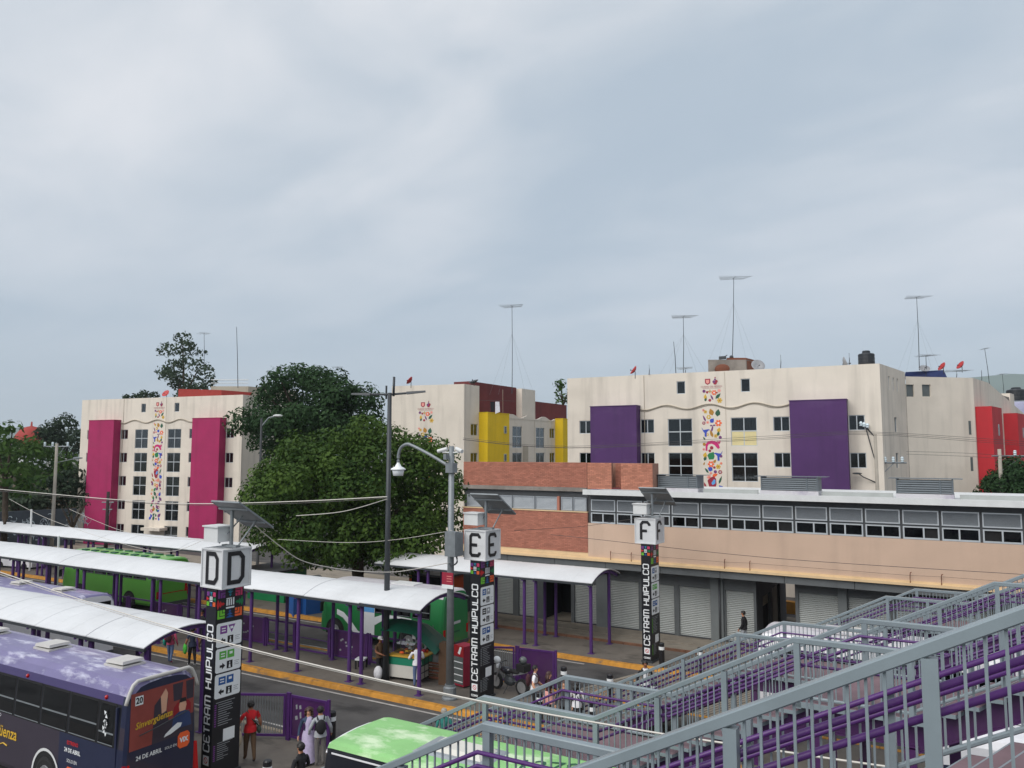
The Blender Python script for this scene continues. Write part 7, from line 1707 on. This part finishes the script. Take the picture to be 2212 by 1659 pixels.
# ------------------------------------------------------------------ people: one skinned body each, hair and bags as children
PEOPLE = []
def person(label, loc, face, h, top, legs, skin='skin_a', hair='hair', shoe='c_black', stride=.0, arms=((.0, .1), (.0, .1)), sleeve='long', long_hair=False, curly=False, skirt=None, shorts=False, cap=None, pack=None, bag=None, lean=0.0, name='person', jacket=None, head=0.0, tote=None):
    PEOPLE.append(locals().copy())
def build_people():
    tmp = []
    for P in PEOPLE:
        bm = bmesh.new(); sl = bm.verts.layers.skin.new(); V = {}; reg = []
        def J(n, x, y, z, r, par=None, kind=None, rz=None):
            v = bm.verts.new((x, y, z)); v[sl].radius = (r, rz or r); V[n] = v
            if par: bm.edges.new((V[par], v)); reg.append((V[par].co.copy(), v.co.copy(), kind, (V[par][sl].radius[0] + r) / 2))
            return v
        L = P['lean']; st = P['stride']
        root = J('pelvis', 0, 0, .53, .078, rz=.066); root[sl].use_root = True
        J('waist', 0 + L * .3, 0, .61, .070, 'pelvis', 'top'); J('chest', L * .7, 0, .715, .086, 'waist', 'top', .072); J('collar', L, 0, .795, .060, 'chest', 'top'); J('neck', L + .005, 0, .842, .030, 'collar', 'skin')
        hd = P['head']; J('jaw', L + .014, hd * .01, .880, .042, 'neck', 'skin'); J('skull', L + .010, hd * .012, .925, .054, 'jaw', 'skin'); J('crown', L + .002, hd * .014, .962, .044, 'skull', 'skin')
        ca, sa = math.cos(hd), math.sin(hd)
        J('nose', L + .010 + .060 * ca, .060 * sa, .905, .010, 'skull', 'skin')
        for s, sgn in (('l', 1), ('r', -1)):
            fw, out = P['arms'][0 if sgn > 0 else 1]
            J('sh' + s, L, sgn * .098, .792, .040, 'collar', 'top')
            e = (L + fw * .25 - .02, sgn * (.128 + out * .3), .635 + abs(fw) * .03); w = (L + fw + .03, sgn * (.135 + out * .35 - (.08 if fw > .12 else 0)), .505 + abs(fw) * .55)
            J('el' + s, *e, .030, 'sh' + s, 'arm'); J('wr' + s, *w, .021, 'el' + s, 'fore')
            d = (Vector(w) - Vector(e)).normalized(); k = Vector(w) + d * .030
            J('pa' + s, *k, .022, 'wr' + s, 'skin', .014)
            sd = Vector((1, 0, 0)) - d * d.x; sd.normalize()
            for i, (o, l) in enumerate(((-.016, .038), (-.005, .045), (.006, .043), (.016, .035))):
                b0 = k + sd * o + d * .012; m_ = b0 + d * l * .55 + Vector((.004, -sgn * .004, 0)); t_ = b0 + d * l + Vector((.008, -sgn * .012, 0))
                J('f%d%s' % (i, s), *m_, .0065, 'pa' + s, 'skin'); J('g%d%s' % (i, s), *t_, .0055, 'f%d%s' % (i, s), 'skin')
            tb = Vector(w) + d * .012 + sd * .024; J('th' + s, *tb, .008, 'wr' + s, 'skin'); J('tt' + s, *(tb + d * .025 + sd * .008), .0065, 'th' + s, 'skin')
            q = sgn * st
            J('hip' + s, 0, sgn * .048, .495, .064, 'pelvis', 'legs'); J('kn' + s, q * .5 + .012, sgn * .052, .285 + abs(q) * .02, .043, 'hip' + s, 'thigh'); J('an' + s, q - (.03 if q < 0 else 0), sgn * .052, .055 + (.04 if q < -.05 else 0), .027, 'kn' + s, 'calf')
            J('toe' + s, q + .085 - (.03 if q < 0 else 0), sgn * .060, .022 + (.005 if q < -.05 else 0), .022, 'an' + s, 'shoe')
        for v in bm.verts:
            v.co *= P['h']; r = v[sl].radius; v[sl].radius = (r[0] * P['h'], r[1] * P['h'])
        me = bpy.data.meshes.new('skel'); bm.to_mesh(me); bm.free()
        o = bpy.data.objects.new('skel', me); COL.objects.link(o)
        m = o.modifiers.new('s', 'SKIN'); m.use_smooth_shade = True; m.branch_smoothing = .4
        u = o.modifiers.new('u', 'SUBSURF'); u.levels = 1; u.render_levels = 1
        tmp.append((P, o, [(a * P['h'], b * P['h'], k, r * P['h']) for a, b, k, r in reg]))
    dg = bpy.context.evaluated_depsgraph_get()
    for P, o, reg in tmp:
        me = bpy.data.meshes.new_from_object(o.evaluated_get(dg)); me.name = 'body'; h = P['h']
        top, jac = P['top'], P['jacket'] or P['top']
        slots = [P['skin'], top, P['legs'], P['shoe'], jac]
        me.materials.clear()
        for s_ in slots: me.materials.append(MATS[s_])
        for f in me.polygons:
            c = f.center; best, bk = 9, 'skin'
            for a, b, k, r in reg:
                d = b - a; t = max(0, min(1, (c - a).dot(d) / max(d.length_squared, 1e-9))); dist = (c - a - d * t).length - r
                if dist < best: best, bk, bt = dist, k, t
            mi = 0
            if bk == 'top': mi = 1 if c.z > .555 * h else 2
            elif bk == 'arm': mi = 4 if (P['sleeve'] == 'long' or bt < .62) else 0
            elif bk == 'fore': mi = 4 if P['sleeve'] == 'long' else 0
            elif bk in ('legs', 'thigh'): mi = 2
            elif bk == 'calf': mi = 0 if P['shorts'] else 2
            elif bk == 'shoe': mi = 3
            if bk == 'top' and P['jacket'] and abs(c.y) > .045 * h: mi = 4
            f.material_index = mi; f.use_smooth = True
        bpy.data.objects.remove(o)
        t = thing('person', P['label'], 'person', P['loc'], P['face'], 'people')
        put('body', me, t, local=True)
        L = P['lean']; hx = L * h
        # hair
        q = MB(); n = 14; hm = P['hair']; hd = P['head']
        C0 = Vector((hx + .004 * h, hd * .012 * h, .932 * h))
        for j in range(7):
            for k in range(n):
                def hp(jj, kk):
                    a = 2 * math.pi * kk / n; e = math.pi / 2 - jj * .34; front = math.cos(a - hd)
                    lim = (.30 if front > .55 else (-.25 if front > 0 else -.75)); e = max(e, lim)
                    rr = .0605 + (.012 if P['curly'] else 0) + .003 * math.sin(kk * 5 + jj * 3)
                    return C0 + Vector((math.cos(e) * math.cos(a) * rr * 1.06, math.cos(e) * math.sin(a) * rr, math.sin(e) * rr * 1.04)) * h
                q.poly([hp(j, k), hp(j + 1, k), hp(j + 1, k + 1), hp(j, k + 1)] if j else [hp(0, k), hp(1, k), hp(1, k + 1)])
        if P['long_hair']:
            for sgn in (-1, 0, 1):
                o_ = Vector((-.034 + .02 * abs(sgn), sgn * .036, 0))
                q.path([C0 + o_ * h + Vector((0, 0, -.01 * h)), C0 + (o_ * 1.15 + Vector((-.012, sgn * .010, -.075))) * h, C0 + (o_ * 1.1 + Vector((-.02, sgn * .012, -.155))) * h, C0 + (o_ * .9 + Vector((-.015, sgn * .006, -.21))) * h], [.030 * h, .034 * h, .030 * h, .012 * h], 8)
            if P['curly']:
                rr_ = random.Random(5)
                for k in range(26):
                    a = rr_.uniform(1.2, 5.1); z = rr_.uniform(-.19, .03); q.ball(tuple(C0 + Vector((math.cos(a) * .062, math.sin(a) * .066, z)) * h), .022 * h, 6, 4)
        q.build('hair', hm, t, local=True, smooth=True)
        q = MB()
        for sgn in (-1, 1):
            a = hd + sgn * .42; q.ball(tuple(Vector((hx + .010 * h, 0, .928 * h)) + Vector((math.cos(a) * .051, math.sin(a) * .051, 0)) * h), .0065 * h, 6, 4)
        q.build('eyes', 'hair', t, local=True)
        q = MB()
        for sgn in (-1, 1): q.ball(tuple(Vector((hx + .004 * h, sgn * .055 * h, .918 * h))), (.010 * h, .006 * h, .016 * h), 6, 5)
        q.build('ears', P['skin'], t, local=True, smooth=True)
        # hems that stand off the body: shirt tail or skirt
        q = MB(); n = 16
        def ring(z, rx, ry, x=0.0): return [(x * h + rx * h * math.cos(2 * math.pi * k / n), ry * h * math.sin(2 * math.pi * k / n), z * h) for k in range(n)]
        sk = P['skirt']
        rows = [ring(.605, .078, .092, L * .3), ring(.545, .088, .104), ring(.50, .092, .110)] if not sk else [ring(.60, .074, .086, L * .3), ring(.52, .092, .112), ring((.52 + sk[1]) / 2, .11 + .02 * sk[2], .125 + .02 * sk[2]), ring(sk[1], .10 + .05 * sk[2], .115 + .05 * sk[2])]
        i0 = [q.av(r) for r in rows]
        for a, b in zip(i0, i0[1:]):
            for k in range(n): q.f.append((a + k, b + k, b + (k + 1) % n, a + (k + 1) % n)); q.m.append(0)
        q.build('skirt' if sk else 'shirt_hem', (sk[0] if sk else P['top']), t, local=True, smooth=True)
        if P['cap']:
            q = MB().lathe([(.064 * h, 0), (.063 * h, .03 * h), (.045 * h, .055 * h), (.005 * h, .064 * h)], (C0.x, C0.y, .935 * h), 14); q.hexa([(C0.x + .03 * h, -.045 * h, .934 * h), (C0.x + .12 * h, -.035 * h, .930 * h), (C0.x + .12 * h, .035 * h, .930 * h), (C0.x + .03 * h, .045 * h, .934 * h)], [(C0.x + .03 * h, -.045 * h, .942 * h), (C0.x + .12 * h, -.035 * h, .937 * h), (C0.x + .12 * h, .035 * h, .937 * h), (C0.x + .03 * h, .045 * h, .942 * h)]); q.build('cap', P['cap'], t, local=True, smooth=True)
        if P['pack']:
            q = MB(); x = hx - .115 * h; q.ball((x - .02 * h, 0, .69 * h), (.055 * h, .085 * h, .125 * h), 12, 8); q.path([(hx - .08 * h, .05 * h, .79 * h), (hx + .0 * h, .062 * h, .836 * h), (hx + .085 * h, .058 * h, .76 * h), (hx + .07 * h, .075 * h, .66 * h), (hx - .04 * h, .09 * h, .62 * h)], .012 * h, 5); q.path([(hx - .08 * h, -.05 * h, .79 * h), (hx + .0 * h, -.062 * h, .836 * h), (hx + .085 * h, -.058 * h, .76 * h), (hx + .07 * h, -.075 * h, .66 * h), (hx - .04 * h, -.09 * h, .62 * h)], .012 * h, 5); q.build('backpack', P['pack'], t, local=True, smooth=True)
        if P['bag']:
            m_, sgn = P['bag']; q = MB(); q.ball((-.03 * h, sgn * .135 * h, .52 * h), (.085 * h, .035 * h, .065 * h), 10, 7); q.path([(-.03 * h, sgn * .13 * h, .57 * h), (-.06 * h, sgn * .02 * h, .70 * h), (-.02 * h, -sgn * .06 * h, .84 * h), (.06 * h, -sgn * .04 * h, .80 * h), (.085 * h, sgn * .04 * h, .68 * h), (.02 * h, sgn * .13 * h, .57 * h)], .009 * h, 5); q.build('shoulder_bag', m_, t, local=True, smooth=True)
        if P['tote']:
            m_, sgn, zc_, rx, rz_ = P['tote']; q = MB(); q.ball((.04 * h, sgn * .17 * h, zc_ * h), (rx * h, .05 * h, rz_ * h), 10, 8); q.tube((.04 * h, sgn * .165 * h, (zc_ + rz_ * .8) * h), (.04 * h, sgn * .15 * h, (zc_ + rz_ + .06) * h), .02 * h, .008 * h, 6); q.build('carried_bag', m_, t, local=True, smooth=True)
AWAY = math.pi / 2 + YAW
person('person in red polo shirt with shoulder bag walking away beside the D pillar', (-18.49, 16.2, 0), AWAY + .5, 1.76, 'c_red', 'c_brown', 'skin_b', shoe='c_black', stride=.10, sleeve='short', arms=((.05, .25), (.02, .1)), bag=('c_dgreen', -1), tote=('c_cream', 1, .40, .085, .13))
person('person in lavender dress and denim jacket facing the one in the hoodie', (-16.90, 16.95, 0), -.9, 1.62, 'c_lav', 'c_lav', 'skin_c', 'hair_brown', jacket='c_denim', long_hair=True, curly=True, skirt=('c_lav', .05, .3), arms=((.10, .15), (.02, .1)))
person('person in grey hoodie and black backpack seen from behind near the barrier', (-16.50, 17.02, 0), AWAY + .3, 1.70, 'c_grey', 'c_midgrey', 'skin_a', pack='c_black', arms=((.04, .15), (.04, .15)), shoe='c_white', head=.5)
person('dark haired person with a white earbud at the bottom edge, only the head showing', (-14.82, 14.62, 0), AWAY + 1.0, 1.74, 'c_black', 'c_navy', 'skin_a', arms=((.1, .1), (.1, .1)))
person('person with a turquoise bag by the end of the nearest canopy', (-30.4, 22.1, -.14), AWAY, 1.62, 'c_rose', 'c_jeans', 'skin_a', shoe='c_rose', stride=.06, pack='c_wine', tote=('c_aqua', 1, .58, .09, .13))
person('person in dark floral top carrying a green bag near the yellow kerb', (-29.2, 22.3, -.14), AWAY + .6, 1.66, 'c_navy', 'c_black', 'skin_b', shoe='c_white', stride=.08, tote=('c_green', 1, .45, .11, .14), sleeve='short')
person('person in brown top walking close behind the one with the green bag', (-28.7, 22.6, -.14), AWAY + .3, 1.62, 'c_brown', 'c_jeans', 'skin_a', shoe='c_white', stride=-.07)
person('dark dressed person waiting under the middle canopy behind the nearest canopy end', (-31.2, 24.3, 0), AWAY + 2.6, 1.70, 'c_black', 'c_black', 'skin_b')
person('second dark dressed person waiting under the middle canopy left of the D pillar', (-30.2, 24.8, 0), AWAY + 2.9, 1.74, 'c_char', 'c_black', 'skin_b', pack='c_black')
person('person in white shirt and jeans ordering at the right end of the food cart', (-18.72, 24.45, 0), AWAY + .2, 1.68, 'c_white', 'c_jeans', 'skin_b', shoe='c_red', arms=((.18, .2), (.22, .1)))
person('person in a white cap with crossed arms at the left end of the food cart', (-20.72, 24.62, 0), -.35, 1.66, 'c_brown', 'c_black', 'skin_b', cap='c_white', arms=((.18, .0), (.18, .0)), sleeve='short')
person('vendor in a red cap standing behind the food cart', (-19.75, 25.98, 0), -1.2, 1.64, 'c_grey', 'c_char', 'skin_b', cap='c_red', arms=((.15, .1), (.15, .1)))
person('person in white shirt with dark backpack beside the motorcycle', (-13.25, 23.95, 0), .35, 1.70, 'c_white', 'c_black', 'skin_c', pack='c_wine', sleeve='short', arms=((.06, .35), (.05, .2)))
person('long haired person in dark top with a pink bag behind the staircase railing', (-12.66, 23.85, 0), .45, 1.60, 'c_wine', 'c_black', 'skin_c', 'hair_brown', long_hair=True, skirt=('c_pink', .36, .9), arms=((.14, .2), (.10, .2)))
person('person in charcoal clothes looking back behind the second staircase post', (-11.72, 23.15, 0), -1.2, 1.62, 'c_char', 'c_black', 'skin_c', 'hair_brown', long_hair=True)
person('person with long black hair in a loose white shirt behind the railing', (-11.30, 23.25, 0), AWAY - .3, 1.62, 'c_white', 'c_char', 'skin_b', long_hair=True, arms=((.15, .1), (.15, .1)), bag=('c_black', -1))
person('grey haired person in a teal patterned blouse crossing below the staircase', (-13.72, 19.25, -.10), AWAY + .2, 1.58, 'c_teal', 'c_char', 'skin_b', 'hair_grey', sleeve='long', stride=.05)
person('person in black and white jacket walking towards the camera below the F pillar', (-10.2, 26.5, 0), -1.0, 1.70, 'c_white', 'c_black', 'skin_b', jacket='c_black', stride=.06)
person('person in black tracksuit top walking left in front of a white shutter', (-9.25, 36.55, .10), math.pi - .1, 1.68, 'c_black', 'c_grey', 'skin_a', stride=.11, arms=((.03, .1), (-.03, .1)))
build_people()
# ------------------------------------------------------------------ the hazy air
hzm = bpy.data.materials.new('haze_air'); hzm.use_nodes = True; MATS['haze_air'] = hzm
hn, hl = hzm.node_tree.nodes, hzm.node_tree.links; hn.remove(hn['Principled BSDF'])
pv = hn.new('ShaderNodeVolumePrincipled'); pv.inputs['Color'].default_value = (0.86, 0.93, 1.0, 1); pv.inputs['Density'].default_value = 0.00017; pv.inputs['Anisotropy'].default_value = 0.0
hl.new(pv.outputs[0], hn['Material Output'].inputs['Volume'])
hb = MB().box(-4200, 4200, -4200, 4200, -3.0, 330.0).build('haze', 'haze_air'); hb['kind'] = 'stuff'
